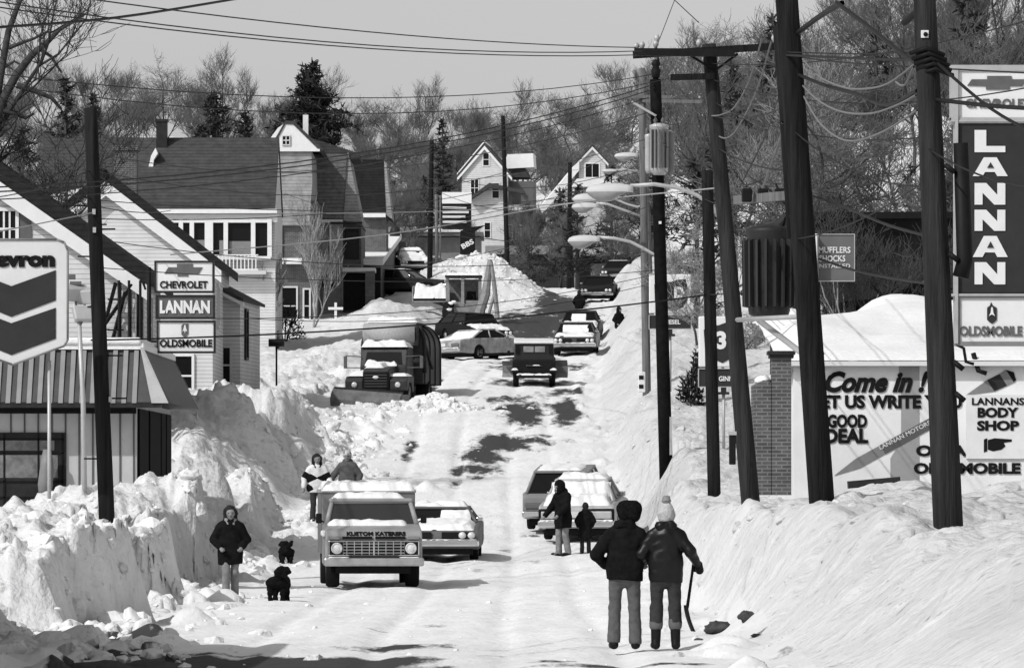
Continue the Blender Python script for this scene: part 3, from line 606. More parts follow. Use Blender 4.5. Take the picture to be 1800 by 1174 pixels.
for (y0_, y1_) in ((.25, 3.3), (3.9, 7.7), (8.1, 9.7), (10.1, 11.9)): q.box((.03, (y0_ + y1_) / 2, .15), (.05, y1_ - y0_, 3.0))
q.build('side_window', M('shade_glass', .01, .7, spec=.02), st)
coat = thing('hanging_coat', 'pale cloth hanging beside the filling station window', 'cloth', P(78, 880, 124.6))
q = MB(); q.tube([(0, 0, .02), (.02, 0, .35), (.06, -.02, .8), (.06, 0, 1.12)], [.12, .17, .15, .09], 10); q.build('cloth', GREY, coat)
# -- the dealer's painted wall on the right
D0 = 112.0; k0 = D0 / F
dw = thing('dealer_building', 'low white dealer building with painted lettering on its wall and deep snow on top', 'building', (0, D0, 0), 0)
q = MB(); q.prism([(5.55, -1.5), (19, -1.5), (19, 2.34), (5.55, 2.34)], 'y', 0, 16); q.build('wall', M('painted_wall', .74, .7, nscale=.7, namp=.13), dw)
q = MB(); nx = 60; ny = 24; vs = []; fs = []
for j in range(ny + 1):
    for i in range(nx + 1):
        u = i / nx; v = j / ny; xx = 5.4 + u * 13.8; yy = -.22 + v * 16.3
        top = 2.62 + 1.5 * float(sst(0, .9, v)) + .55 * (float(fbm(xx * .5, yy * .3, 3, 33)) - .5) * float(sst(0, .2, v))
        top -= .7 * math.exp(-((xx - 7.1) / .9) ** 2) * float(sst(.5, .95, v)) + .5 * float(sst(.06, 0, u))
        if j == 0 : top = 2.42
        vs.append((xx, yy, top))
for j in range(ny):
    for i in range(nx): a = j * (nx + 1) + i; fs.append((a, a + 1, a + nx + 2, a + nx + 1))
q.add(vs, fs, True); q.build('roof_snow', CLEAN, dw)
q = MB(); q.box((12.2, -.1, 2.36), (13.7, .24, .09)); q.build('eave_board', M('eave_white', .62), dw)
q = MB(); q.prism([(7.66, .05), (8.02, .05), (8.02, 2.32), (7.62, 2.32), (7.62, 2.2), (7.66, 2.1), (7.66, .85), (7.45, .5), (7.45, .05)], 'y', -.008, 0); q.build('wall_band', M('band_grey', .3, .8, nscale=2, namp=.1), dw)  # flat grey upright band on the wall, wider at its foot
def wt(body, px, py, h, wpx, mat=INK, name='lettering', off=.03, shear=0, rot=0, dep=.02):
    p = P(px, py, D0); return text(name, body, h * k0, mat, dw, (p.x, -dep, p.z), rot=(R(90), -rot, 0), width=wpx * k0, off=off, ext=.003, shear=shear)
wt('Come in !', 1541, 690, 38, 182, off=.045, shear=.35)
wt('LET US WRITE YOU', 1560, 718, 24, 262, off=.05)
wt('A GOOD', 1478, 752, 24, 92, off=.05); wt('DEAL', 1488, 779, 26, 76, off=.05)
wt('LANNANS', 1754, 712, 13, 92, off=.03, dep=.062); wt('BODY', 1754, 734, 18, 72, off=.05, dep=.062); wt('SHOP', 1754, 757, 18, 74, off=.05, dep=.062)
wt('ON A', 1655, 802, 20, 90, off=.05); wt('OLDSMOBILE', 1700, 833, 20, 188, off=.05)
def strip(pts, mat, name, out=.008, th=.003):
    w_ = [((px - 900) * k0, (HY - py) * k0) for px, py in pts]; m = MB(); m.prism(w_, 'y', -out - th, -out); return m.build(name, mat, dw)
strip([(1466, 836), (1504, 806), (1650, 726), (1659, 741), (1512, 822)], GREY, 'painted_pencil', .010)
strip([(1547, 782), (1636, 733.5), (1645, 749), (1556, 798)], M('pencil_dark', .09), 'painted_pencil_band', .014)
wt('LANNAN MOTORS', 1592, 768, 8, 100, mat=OFFW, off=.02, rot=R(27))
strip([(1697, 695), (1735, 668), (1748, 688)], GREY, 'painted_pencil', .010)
strip([(1735, 668), (1757, 657), (1770, 678), (1748, 688)], DARK, 'painted_pencil_band', .014)
strip([(1757, 657), (1768, 650), (1782, 672), (1770, 678)], GREY, 'painted_pencil_band', .014)
strip([(1768, 650), (1782, 654), (1786, 668), (1782, 672)], INK, 'painted_pencil_band', .017)
strip([(1729, 772), (1735, 770), (1735, 793), (1729, 795)], INK, 'painted_cuff', .056)
strip([(1736, 773), (1748, 770), (1762, 771), (1778, 772), (1778, 776), (1764, 778), (1767, 784), (1760, 790), (1745, 793), (1736, 790)], INK, 'painted_hand', .056)
strip([(1698, 694), (1800, 694), (1830, 694), (1830, 806), (1698, 806)], M('body_shop_panel', .66, .7, nscale=2, namp=.08), 'painted_panel', .0, .05)
q = MB(); p = P(1710, 652, D0); q.tube([(p.x, -.1, p.z + .35), (p.x + .1, -.15, p.z), (p.x + .25, -.2, p.z - .05)], .05, 8); q.build('wall_bracket', BLACK, dw)
# snow-covered dark bumper/board leaning at the wall foot
bd = thing('plank', 'dark plank half buried in snow at the foot of the painted wall', 'plank', P(1536, 848, 109), R(2))
q = MB(); q.box((0, 0, 0), (1.0, .25, .14), ry=R(-5)); q.build('board', DARK, bd)
# -- brick chimney pier
cp = thing('brick_pier', 'old brick pier with corbelled cap standing at the corner of the painted wall', 'brick pier', (0, 108.5, 0), 0)
k1 = .01085
def bp(px, py): return ((px - 900) * k1, (HY - py) * k1)
q = MB(); q.prism([bp(1357, 870), bp(1391, 870), bp(1391, 628), bp(1357, 628)], 'y', 0, .55); q.build('shaft', BRICK, cp)
q = MB(); q.prism([bp(1326, 870), bp(1356, 870), bp(1356, 672), bp(1342, 668), bp(1326, 676)], 'y', .06, 1.5); q.build('wing_wall', BRICK, cp)
q = MB(); q.box(((1374 - 900) * k1, .27, (HY - 626) * k1), (.46, .66, .07)); q.box(((1374 - 900) * k1, .27, (HY - 620) * k1), (.52, .74, .07)); q.build('cap', DARK, cp)
q = MB(); q.ell(((1343 - 900) * k1, .6, (HY - 668) * k1), (.15, .5, .1), noise=.3); q.build('snow_cap', CLEAN, cp)
# -- dark garage behind
ga = thing('garage', 'long low dark garage with snow on its roof behind the muffler sign', 'garage', (0, 172, 0), 0)
k2 = .0172
q = MB(); q.prism([((1385 - 900) * k2, 2), ((1760 - 900) * k2, 2), ((1760 - 900) * k2, (HY - 385) * k2), ((1385 - 900) * k2, (HY - 385) * k2)], 'y', 0, 12); q.build('wall', M('garage_black', .02, .8, nscale=1, namp=.4), ga)
q = MB(); q.box(((1572 - 900) * k2, 5.5, (HY - 381) * k2), (6.7, 13, .2)); q.build('roof', BLACK, ga)
q = MB(); q.prism([(.3, (HY - 376) * k2), (13, (HY - 376) * k2 + .35), (13, (HY - 376) * k2 - .1), (.2, (HY - 380) * k2)], 'x', (1420 - 900) * k2, (1690 - 900) * k2); q.build('roof_snow', CLEAN, ga)
q = MB()
for i in range(3): q.box(((1440 + i * 75 - 900) * k2, -.03, (HY - 455) * k2), (1.0, .06, 1.4))
q.build('bay_door', DARK, ga)

sd = thing('shed', 'flat roofed shed just outside the left edge of the view, shading the nearest snowbank', 'shed', (-7.87, 58.8, -1.9))  # out of view, put in to throw shade on the near bank and road
q = MB(); q.box((0, 0, 1.7), (3.4, 15.6, 5.0)); q.build('wall', MID, sd); q = MB(); q.box((0, 0, 4.27), (3.46, 15.7, .14)); q.build('roof', DARK, sd); q = MB(); q.box((0, -7.82, 1.0), (.9, .06, 2.0)); q.build('door', DARK, sd)  # parts of the added, unseen shed
# ---------------------------------------------------------------- trees
def bare_tree(seed, h, spread=.55, depth=5, trunk=.16, up=.35, twig=.012, nb=(3, 4), lean=0, fork=.28, wander=.24):
    """limbs as (points, radii) lists: heavy wood first, twigs after"""
    rnd = random.Random(seed); wood = []; tw = []
    def grow(p, dr, L, r, lev):
        n = 4 if lev < 2 else 3; pts = [p]; rad = [r]; d = dr.copy()
        for i in range(n):
            d = (d + Vector((rnd.uniform(-1, 1), rnd.uniform(-1, 1), rnd.uniform(-.6, 1) * 1.0 + up * .6)) * (wander + .04 * lev)).normalized()
            p = p + d * (L / n); pts.append(p.copy()); rad.append(max(twig * .6, r * (1 - .45 * (i + 1) / n)))
        (wood if lev <= 2 else tw).append((pts, rad))
        if lev >= depth: return
        k = rnd.randint(*nb) + (1 if lev >= 2 else 0)
        for j in range(k):
            f = rnd.uniform(.35, 1) if lev else rnd.uniform(fork, 1)
            i = min(n - 1, int(f * n)); q = pts[i].lerp(pts[i + 1], f * n - i) if i < n else pts[-1]
            az = rnd.uniform(0, 2 * math.pi); side = Vector((math.cos(az), math.sin(az), 0)); t = (d * (1 - spread) + side * spread + Vector((0, 0, up * .5))).normalized()
            grow(q, t, L * rnd.uniform(.55, .78), max(twig, r * rnd.uniform(.42, .6)), lev + 1)
        grow(pts[-1], d, L * .68, max(twig, rad[-1] * .95), lev + 1)
    grow(Vector((0, 0, -1.0)), Vector((lean, 0, 1)).normalized(), h * .36, trunk, 0)
    return wood, tw
def tree_meshes(name, seed, h, nw=6, mt=TWIG, mb=BARK, **k):
    wood, tw = bare_tree(seed, h, **k)
    a = MB(); b = MB()
    for p, r in wood: a.tube(p, r, nw, False, True)
    for p, r in tw: b.tube(p, r, 3, False, True)
    return a, b
def plant_tree(kind, label, group, px, d, seed, h, cat='tree', z=None, mt=TWIG, mb=BARK, **k):
    x = (px - 900) * d / F; t = thing(kind, label, cat, (x, d, gz(x, d) if z is None else z), 0, group)
    a, b = tree_meshes(kind, seed, h, **k); a.build('trunk', mb, t); b.build('crown', mt, t); return t
def pine(seed, h, r, dense=1.0, droop=.15, ragged=.35, top=.1, base=.12, shape=.7):
    rnd = random.Random(seed); tr = MB(); tr.tube([(0, 0, -1), (0, 0, h * .5), (0, 0, h)], [h * .016 + .06, h * .010 + .03, .02], 7)
    cr = MB(); n = int(h * 7 * dense)
    for i in range(n):
        f = base + (1 - base) * (i / n); zz = h * f; L = r * (1 - (f - base) / (1 - base)) ** shape * rnd.uniform(1 - ragged, 1.05) + .15 * r * top
        az = rnd.uniform(0, 6.283); dx, dy = math.cos(az), math.sin(az); up = rnd.uniform(-droop, droop + .25)
        end = Vector((dx * L, dy * L, zz + L * up)); tr.tube([(0, 0, zz), end * .5 + Vector((0, 0, zz * .5 - L * .03)), end], [.035, .025, .012], 3, False)
        m = max(3, int(L * 5 * dense))
        for j in range(m):
            g = rnd.uniform(.25, 1.05); c = Vector((dx * L * g, dy * L * g, zz + L * up * g)) + Vector((rnd.gauss(0, .22), rnd.gauss(0, .22), rnd.gauss(0, .12))) * min(1, L * .5)
            for q in range(4):
                v = Vector((rnd.gauss(0, 1), rnd.gauss(0, 1), rnd.gauss(.25, .7))).normalized(); s = rnd.uniform(.22, .5) * (.6 + .14 * r)
                w_ = v.cross(Vector((rnd.gauss(0, 1), rnd.gauss(0, 1), rnd.gauss(0, 1)))).normalized() * s * .17
                cr.add([c - w_, c + w_, c + v * s + w_ * .3, c + v * s - w_ * .3], [(0, 1, 2, 3)])
    return tr, cr
def plant_pine(kind, label, px, d, seed, h, r, z=None, group=None, **k):
    x = (px - 900) * d / F; t = thing(kind, label, 'tree', (x, d, gz(x, d) if z is None else z), 0, group)
    a, b = pine(seed, h, r, **k); a.build('trunk', BARK, t); b.build('crown', NEEDLE, t); return t
# -- kinds for the far wood, copied with shared meshes
KINDS = []
for i in range(8):
    t = thing('bare_tree', 'x', 'tree')
    a, b = tree_meshes('bare_tree', 100 + i, 13 + (i % 3) * 2, nw=4, spread=[.62, .5, .7, .45][i % 4], depth=[5, 5, 5, 5][i % 4], trunk=[.2, .17, .24, .15][i % 4], twig=.017, nb=[(3, 4), (3, 3), (3, 4), (3, 4)][i % 4], up=[.14, .28, .05, .34][i % 4], wander=[.26, .2, .32, .18][i % 4])
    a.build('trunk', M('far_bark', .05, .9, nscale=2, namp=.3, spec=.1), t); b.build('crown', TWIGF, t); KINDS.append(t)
used = set()
def far_tree(px, d, i, label, group, s=1.0, z=None):
    x = (px - 900) * d / F; loc = (x, d, (gz(x, d) if z is None else z) - .2)
    k = KINDS[i % 8]
    if i % 8 not in used: used.add(i % 8); k.location = loc; k.scale = (s, s, s); k.rotation_euler[2] = i * 1.7; k['label'] = label; o = k
    else: o = copy_tree(k, label, None, loc, i * 1.7, s)
    o['group'] = group; return o
rnd = random.Random(5); i = 0
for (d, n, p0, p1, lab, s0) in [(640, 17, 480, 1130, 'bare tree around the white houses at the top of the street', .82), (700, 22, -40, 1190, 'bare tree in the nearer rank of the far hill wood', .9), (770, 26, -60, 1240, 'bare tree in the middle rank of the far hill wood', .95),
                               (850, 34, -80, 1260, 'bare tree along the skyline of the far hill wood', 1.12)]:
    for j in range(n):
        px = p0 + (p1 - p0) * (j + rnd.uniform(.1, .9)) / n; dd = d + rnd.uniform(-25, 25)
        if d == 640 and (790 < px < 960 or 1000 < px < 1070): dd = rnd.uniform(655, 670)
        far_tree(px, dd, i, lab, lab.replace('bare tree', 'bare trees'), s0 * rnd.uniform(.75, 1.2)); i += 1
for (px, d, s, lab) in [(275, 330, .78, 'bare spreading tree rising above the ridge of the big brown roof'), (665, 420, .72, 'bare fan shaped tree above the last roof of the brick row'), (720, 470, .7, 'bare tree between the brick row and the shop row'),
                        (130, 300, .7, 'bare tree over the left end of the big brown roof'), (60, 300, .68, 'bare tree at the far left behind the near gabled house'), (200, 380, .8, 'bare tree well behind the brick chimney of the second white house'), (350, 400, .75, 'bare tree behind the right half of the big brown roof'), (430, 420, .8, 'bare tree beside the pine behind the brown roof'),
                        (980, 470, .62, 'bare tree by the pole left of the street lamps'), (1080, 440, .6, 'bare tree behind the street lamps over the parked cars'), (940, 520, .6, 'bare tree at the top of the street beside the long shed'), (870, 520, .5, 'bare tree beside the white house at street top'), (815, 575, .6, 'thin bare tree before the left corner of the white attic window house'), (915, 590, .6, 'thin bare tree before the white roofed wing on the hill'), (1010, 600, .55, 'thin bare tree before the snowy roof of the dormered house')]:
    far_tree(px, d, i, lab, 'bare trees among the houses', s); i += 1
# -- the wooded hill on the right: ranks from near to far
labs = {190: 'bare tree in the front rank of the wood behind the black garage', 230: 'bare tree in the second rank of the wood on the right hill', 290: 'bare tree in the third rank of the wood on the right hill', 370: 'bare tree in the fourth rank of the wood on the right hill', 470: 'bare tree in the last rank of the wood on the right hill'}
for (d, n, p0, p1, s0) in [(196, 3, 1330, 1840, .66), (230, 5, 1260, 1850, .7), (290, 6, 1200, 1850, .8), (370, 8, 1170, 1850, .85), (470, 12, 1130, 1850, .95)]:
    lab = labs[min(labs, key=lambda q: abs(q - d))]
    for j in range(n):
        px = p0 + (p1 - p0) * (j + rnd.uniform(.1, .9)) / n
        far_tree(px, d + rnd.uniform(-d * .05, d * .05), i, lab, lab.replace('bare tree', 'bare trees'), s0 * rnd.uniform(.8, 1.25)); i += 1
# -- the near tree at the upper left
nt_ = plant_tree('bare_tree', 'large near bare tree with thick crooked limbs at the upper left above the shuttered house', None, -25, 158, 23, 17, depth=6, trunk=.3, twig=.010, nb=(2, 3), spread=.6, up=.15, nw=7, mt=BARK, z=1)
q = MB()
def limb(pts, r0, r1, d=156):
    v = [P(x, y, d) - Vector(nt_.location) for x, y in pts]; n = len(v); q.tube(v, [r0 + (r1 - r0) * i / (n - 1) for i in range(n)], 7, False)
limb([(-40, 330), (5, 175), (30, 130), (58, 95), (80, 78), (105, 52), (130, 38), (150, 25)], .15, .03)
limb([(-30, 330), (0, 140), (15, 55), (30, 15), (45, -25)], .12, .06)
limb([(58, 95), (72, 88), (90, 100), (108, 128)], .07, .03); limb([(30, 150), (60, 160), (90, 172), (108, 192)], .09, .04)
limb([(5, 195), (30, 200), (45, 208), (60, 200)], .09, .03); limb([(15, 85), (40, 75), (60, 68), (85, 55)], .06, .03); limb([(5, 120), (25, 108), (45, 118)], .05, .02)
q.build('limb', BARK, nt_)
# -- evergreens
plant_pine('pine_tree', 'tall dark pine standing above the arched attic window gable', 547, 420, 3, 16.0, 3.6, dense=1.5, ragged=.55, z=15.0, base=.45, shape=.5)
plant_pine('pine_tree', 'broad dark pine behind the ridge of the big brown roof', 378, 400, 4, 13.2, 2.5, dense=1.4, ragged=.6, z=14.2, base=.35, shape=.45)
plant_pine('pine_tree', 'small dark pine right of the broad pine behind the brown roof', 430, 405, 5, 12.0, 1.9, dense=1.4, ragged=.6, z=14.4, base=.35, shape=.45)
plant_pine('spruce_tree', 'narrow dark spruce beside the pole above the shop row', 778, 470, 6, 13.5, 2.1, dense=1.2, z=16.6, ragged=.25)
plant_pine('pine_tree', 'dark pine behind the left end of the brown roof', 115, 330, 7, 13.0, 2.6, dense=1.1, z=10.5, ragged=.5)
plant_pine('pine_tree', 'dark pine just right of the near left utility pole top', 165, 345, 8, 12.2, 1.9, dense=1.1, z=11.5, ragged=.5)
plant_pine('pine_tree', 'shadowy pine low behind the near gabled house roof', 40, 320, 18, 10.5, 3.2, dense=1.0, z=9.5, ragged=.5)
for (px, d, h, r, sd, lab) in [(745, 430, 8, 2.2, 11, 'dark evergreen behind the shop row roof'), (985, 500, 9, 2.8, 12, 'spreading evergreen behind the street lamp heads'), (1075, 470, 9, 2.6, 13, 'dark evergreen over the cars at the street top'),
                               (1015, 430, 8, 2.3, 14, 'drooping evergreen just left of the lowest street lamp'), (1225, 220, 6.5, 1.6, 15, 'evergreen bush behind the two gas station signs'), (1290, 250, 10, 2.4, 16, 'dark evergreen behind the transformer poles'),
                               (1360, 265, 11, 2.6, 17, 'tall dark evergreen on the hill behind the big drum transformer'), (1600, 215, 4.2, 1.1, 19, 'small round dark evergreen on the snowy slope above the garage'), (1450, 220, 4.0, 1.0, 20, 'small dark evergreen by the left end of the garage roof'),
                               (925, 560, 9, 2.8, 21, 'dark evergreen right of the white attic window house'), (690, 480, 9, 2.8, 22, 'dark evergreen left of the shop row'), (1700, 260, 9, 2.2, 24, 'dark evergreen on the hill behind the tall dealer sign'), (1540, 300, 8, 2.2, 25, 'dark evergreen high on the right hill between two poles'), (1150, 400, 9, 2.6, 26, 'dark evergreen behind the paired wooden poles')]:
    plant_pine('evergreen_tree', lab, px, d, sd, h, r, dense=.9, ragged=.5)
# -- young trees and shrubs
plant_tree('birch_sapling', 'slim pale birch in front of the brick row', None, 549, 285, 41, 9.5, depth=4, trunk=.09, twig=.014, spread=.35, up=.6, mt=M('pale_twigs', .3, .8), mb=M('pale_bark', .34, .8, nscale=3, namp=.3), z=7.0)
plant_tree('sapling', 'thin grey sapling by the porch house corner', None, 470, 262, 42, 6, depth=4, trunk=.06, twig=.012, spread=.4, up=.5, mt=M('pale_twigs', .3, .8), z=6.6)
plant_tree('street_tree', 'leaning bare tree reaching over the near dealer sign and black garage', None, 1705, 166, 43, 9, depth=5, trunk=.14, twig=.010, spread=.55, up=.15, nb=(3, 3), lean=-.3)
plant_tree('street_tree', 'bare tree behind the muffler sign with pale trunk', None, 1535, 165, 44, 8.5, depth=5, trunk=.11, twig=.010, spread=.5, up=.25, nb=(3, 3), mb=M('pale_bark', .34))
plant_tree('street_tree', 'crooked bare tree between the two tallest poles', None, 1465, 205, 45, 12, depth=5, trunk=.13, twig=.011, spread=.55, up=.25, nb=(3, 4), mt=M('pale_twigs', .3))
def shrub(px, d, h, w_, label, seed, mat=NEEDLE, snow=0, kind='shrub', z=None):
    x = (px - 900) * d / F; t = thing(kind, label, 'shrub', (x, d, gz(x, d) if z is None else z)); rn = random.Random(seed); m = MB(); st_ = MB()
    for j in range(int(420 * min(2.0, w_ * h / 1.2 + .5))):
        a = rn.uniform(0, 6.283); e = math.acos(rn.uniform(-.1, 1)); k = rn.uniform(.45, 1.0)
        c = Vector((math.sin(e) * math.cos(a) * w_ / 2 * k, math.sin(e) * math.sin(a) * w_ / 2 * k, math.cos(e) * h * k)); v = (c.normalized() + Vector((rn.gauss(0, .5), rn.gauss(0, .5), rn.gauss(0, .5)))).normalized() * rn.uniform(.07, .2)
        s_ = v.cross(Vector((rn.gauss(0, 1), rn.gauss(0, 1), rn.gauss(0, 1)))).normalized() * .035
        m.add([c - s_, c + s_, c + v + s_ * .4, c + v - s_ * .4], [(0, 1, 2, 3)])
    for j in range(9):
        a = j * .7; st_.tube([(0, 0, -.4), (math.cos(a) * w_ * .2, math.sin(a) * w_ * .2, h * .5), (math.cos(a) * w_ * .42, math.sin(a) * w_ * .42, h * .8)], [.03, .02, .008], 4, False)
    m.build('foliage', mat, t); st_.build('stem', BARK, t)
    if snow:
        q = MB()
        for j in range(snow):
            a = rn.uniform(0, 6.283); k = rn.uniform(0, .8); q.ell((math.cos(a) * w_ / 2 * k, math.sin(a) * w_ / 2 * k - .05, h * math.sqrt(1 - k * k) * rn.uniform(.6, 1.0)), (w_ * rn.uniform(.08, .16), w_ * rn.uniform(.08, .16), h * rn.uniform(.06, .13)), 10, 6, noise=.3, seed=j)
        q.build('snow_load', CLEAN, t)
    return t
shrub(500, 270, 1.9, 2.0, 'round black shrub before the brick houses beside the birch', 51)
shrub(462, 262, 1.3, 1.6, 'low dark shrub at the corner below the porch house', 52)
shrub(392, 196, .7, 1.4, 'low dark shrub with snow below the clapboard wing', 53, snow=10)
shrub(345, 165, .9, 1.9, 'flat dark shrub by the filling station corner flecked with snow', 54, snow=22, z=1.5)
shrub(1606, 168, 1.05, 1.2, 'small shrub covered in snow beside the black garage', 55, snow=60)
shrub(1236, 190, 1.2, .9, 'dark clipped bush between the two gas station signs', 56)
shrub(1215, 175, 1.0, .8, 'dark twiggy bush below the upper gas station sign', 57)
plant_tree('bare_bush', 'tangled bare bush among the poles behind the gas station signs', None, 1270, 160, 58, 4.5, depth=5, trunk=.05, twig=.009, spread=.65, up=.1, nb=(3, 4), mt=M('pale_twigs', .3), z=4.0, cat='bush')
plant_tree('bare_bush', 'arching bare bush left of the upper gas station sign', None, 1225, 185, 59, 4.5, depth=5, trunk=.05, twig=.009, spread=.65, up=.1, nb=(3, 4), mt=M('pale_twigs', .3), z=5.5, cat='bush')
# ---------------------------------------------------------------- utility poles
def pole(label, bx_, by_, d, tx, ty, r0, r1=None, mat=WOOD, bury=1.2, name='utility_pole'):
    a = P(bx_, by_, d); b = P(tx, ty, d); t = thing(name, label, 'pole', a); v = b - a
    q = MB(); n = 9; q.tube([v * ((i / (n - 1)) * 1.0) - (v.normalized() * bury if i == 0 else Vector((0, 0, 0))) for i in range(n)], [r0 + ((r1 or r0 * .72) - r0) * i / (n - 1) for i in range(n)], 14)
    q.build('shaft', mat, t); t['_d'] = d; return t
def rel(t, px, py, d=None, dy=0): return P(px, py, d or t['_d']) + Vector((0, dy, 0)) - Vector(t.location)
WOODM = M('grey_wood', .030, .9, nscale=6, namp=.5, bump=.02, bscale=20, stretch=(2, 2, .15), spec=.06)
p1 = pole('thick grey utility pole standing in front of the tall dealer sign', 1667, 930, 68, 1622, -70, .185, .13, WOODM)
p2 = pole('dark utility pole left of the painted words, with crossarm braces and drum transformer', 1445, 890, 80, 1378, -70, .185, .16, WOOD)
p3 = pole('leaning utility pole carrying the long top crossarm, left of the drum transformer', 1322, 912, 95, 1246, 78, .165, .115, WOODM)
p4 = pole('short dark utility pole in front of the lower gas station sign', 1256, 895, 118, 1243, 300, .14, .12, WOOD)
p5 = pole('jet black utility pole carrying the three pale transformer cans', 1170, 798, 150, 1152, 140, .185, .15, M('tar_black', .008, .8, nscale=5, namp=.5, spec=.05))
p6 = pole('slim grey utility pole with small white meter box at its foot', 1137, 692, 190, 1128, 150, .145, .12, WOODL)
p7 = pole('dark utility pole between the loader bucket and the shop row', 755, 506, 340, 759, 246, .17, .13, WOOD)
p8 = pole('dark utility pole in front of the white attic window house', 892, 478, 400, 884, 204, .18, .14, WOOD)
p9 = pole('dark utility pole at the street top left of the lowest street lamp', 1000, 506, 440, 1002, 286, .2, .16, WOOD)
p0 = pole('near utility pole rising from the snowbank before the filling station', 189, 945, 107, 159, 190, .155, .125, M('pole_dark', .016, .85, nscale=5, namp=.7, bump=.006, bscale=20, stretch=(2, 2, .12), spec=.06))
p10 = pole('wooden pole far up the street right of the lowest street lamp', 1012, 508, 460, 1010, 420, .12, .1, WOODL)
p11 = pole('paired grey pole standing just beyond the slim pole with the meter box', 1143, 560, 235, 1128, 120, .17, .14, WOODL)
# collars, straps, bolts
q = MB()
for py in (645, 700, 455, 300): v = rel(p1, 1667 - (930 - py) * .045 + 6, py); q = MB(); q.tube([v + Vector((.10, -.15, .06)), v + Vector((.21, -.18, -.03))], .035, 6); q.build('bolt', BLACK, p1)
q = MB(); v = rel(p1, 1624, 62); q.box(v + Vector((0, -.14, 0)), (.09, .02, .09)); pl = q.build('number_plate', WHITE, p1)
q = MB(); q.cyl(v + Vector((.01, -.15, -.005)), v + Vector((.01, -.165, -.005)), .028, 10); q.build('plate_hole', INK, pl)
q = MB()
for i in range(5): v = rel(p1, 1626 + i * 4, 95 + i * 9); q.tube([v + Vector((-.18, -.05, 0)), v + Vector((0, -.2, .05)), v + Vector((.22, -.05, -.02))], .03, 6)
q.build('cable_lashing', BLACK, p1)
q = MB(); v = rel(p1, 1680, 385); q.tube([v + Vector((.05, -.1, -.7)), v + Vector((.1, -.1, -.5)), v + Vector((.05, -.1, .9))], [.1, .1, .09], 10); q.build('cable_box', BLACK, p1)
q = MB(); v = rel(p5, 1160, 392); q.box(v + Vector((0, -.19, 0)), (.07, .02, .07)); q.build('number_plate', WHITE, p5)
# steps on the near left pole
q = MB()
for (px, py, s) in [(160, 395, 1), (152, 362, -1), (175, 403, 1), (165, 451, -1), (182, 540, -1), (190, 580, 1), (188, 625, 1), (195, 700, 1), (176, 806, -1)]:
    v = rel(p0, px, py); q = MB(); q.tube([v, v + Vector((s * .3, -.06, .0))], .016, 5); q.build('climbing_step', BLACK, p0)
q = MB()
for (px, py) in [(166, 373), (167, 405), (195, 702)]: v = rel(p0, px, py); q.box(v + Vector((0, -.15, 0)), (.06, .03, .1))
q.build('tag_plate', LITE, p0)
# twin shaft behind pole 2
q = MB(); q.tube([rel(p2, 1372, 45, 81.2), rel(p2, 1384, 200, 81.2), rel(p2, 1398, 420, 81.2)], .12, 10); q.build('conduit', BLACK, p2)
def arm(t, pts, th, name='crossarm', mat=WOOD, d=None, dep=None):
    q = MB(); a = rel(t, *pts[0], d); b = rel(t, *pts[1], d); a.y -= dep or .2; b.y -= dep or .2
    v = b - a; q.box((a + b) / 2, (v.length, .1, th), ry=-math.atan2(v.z, v.x)); return q.build(name, mat, t)
arm(p3, [(1112, 99), (1392, 82)], .115); arm(p3, [(1178, 138), (1255, 136)], .10, mat=WOOD)
arm(p3, [(1114, 95), (1290, 96)], .13, dep=.35, mat=BLACK)
for s in (-1, 1):
    q = MB(); q.tube([rel(p3, 1252 + s * 44, 97) + Vector((0, -.24, 0)), rel(p3, 1256, 126) + Vector((0, -.18, 0))], .022, 6); q.build('brace', BLACK, p3)
arm(p6, [(1075, 170), (1180, 172)], .11, mat=WOODL); arm(p6, [(1128, 178), (1235, 180)], .11, mat=WOODL)
q = MB()
for px, py in [(1118, 88), (1128, 86), (1152, 84), (1154, 74), (1228, 82), (1360, 74)]:
    v = rel(p3, px, py); q.lathe([(.012, -.05), (.035, 0), (.05, .03), (.05, .06), (.03, .1)], 10, Matrix.Translation(v + Vector((0, -.2, 0))))
ins = q.build('insulator', LITE, p3)
q = MB(); v = rel(p5, 1153, 128); q.lathe([(.05, -.2), (.11, -.1), (.13, .05), (.08, .15), (.13, .22), (.06, .34)], 12, Matrix.Translation(v)); q.build('pole_cap', BLACK, p5)
q = MB(); q.tube([rel(p5, 1153, 138), rel(p5, 1158, 110), rel(p5, 1153, 80)], .03, 6); q.build('lead_wire', BLACK, p5)
arm(p5, [(1110, 180), (1153, 205)], .055, 'brace', LITE)
# pale transformer cans
for (px, w_, y0_, y1_, dy) in [(1140, 13, 238, 302, -.1), (1158, 32, 222, 306, -.38), (1178, 15, 232, 304, .0)]:
    t = thing('transformer', {1140: 'slender pale transformer can, left of the cluster on the jet black pole', 1158: 'wide pale finned transformer can in the middle of the jet black pole', 1178: 'grey transformer can at the right of the cluster on the jet black pole'}[px], 'transformer', P(px, y1_, 150) + Vector((0, dy, 0)))
    hh = (y1_ - y0_) * .015; r = w_ * .0075; q = MB(); q.lathe([(r * .6, -.05), (r * .95, .03), (r, .1), (r, hh - .08), (r * 1.06, hh - .06), (r * 1.06, hh), (r * .5, hh + .05)], 18); q.build('tank', LITE if px != 1178 else GREY, t)
    if px == 1158:
        q = MB()
        for i in range(5): a = -2.3 + i * .36; q.box((math.cos(a) * (r + .03), math.sin(a) * (r + .03), hh * .5), (.09, .035, hh * .8), rz=a)
        q.build('fin', M('fin_grey', .12), t)
    q = MB()
    for k in (-.4, .4): q.lathe([(.03, 0), (.06, .03), (.04, .08), (.06, .12), (.02, .2)], 8, Matrix.Translation((k * r, -.02, hh)))
    q.build('bushing', MID, t)
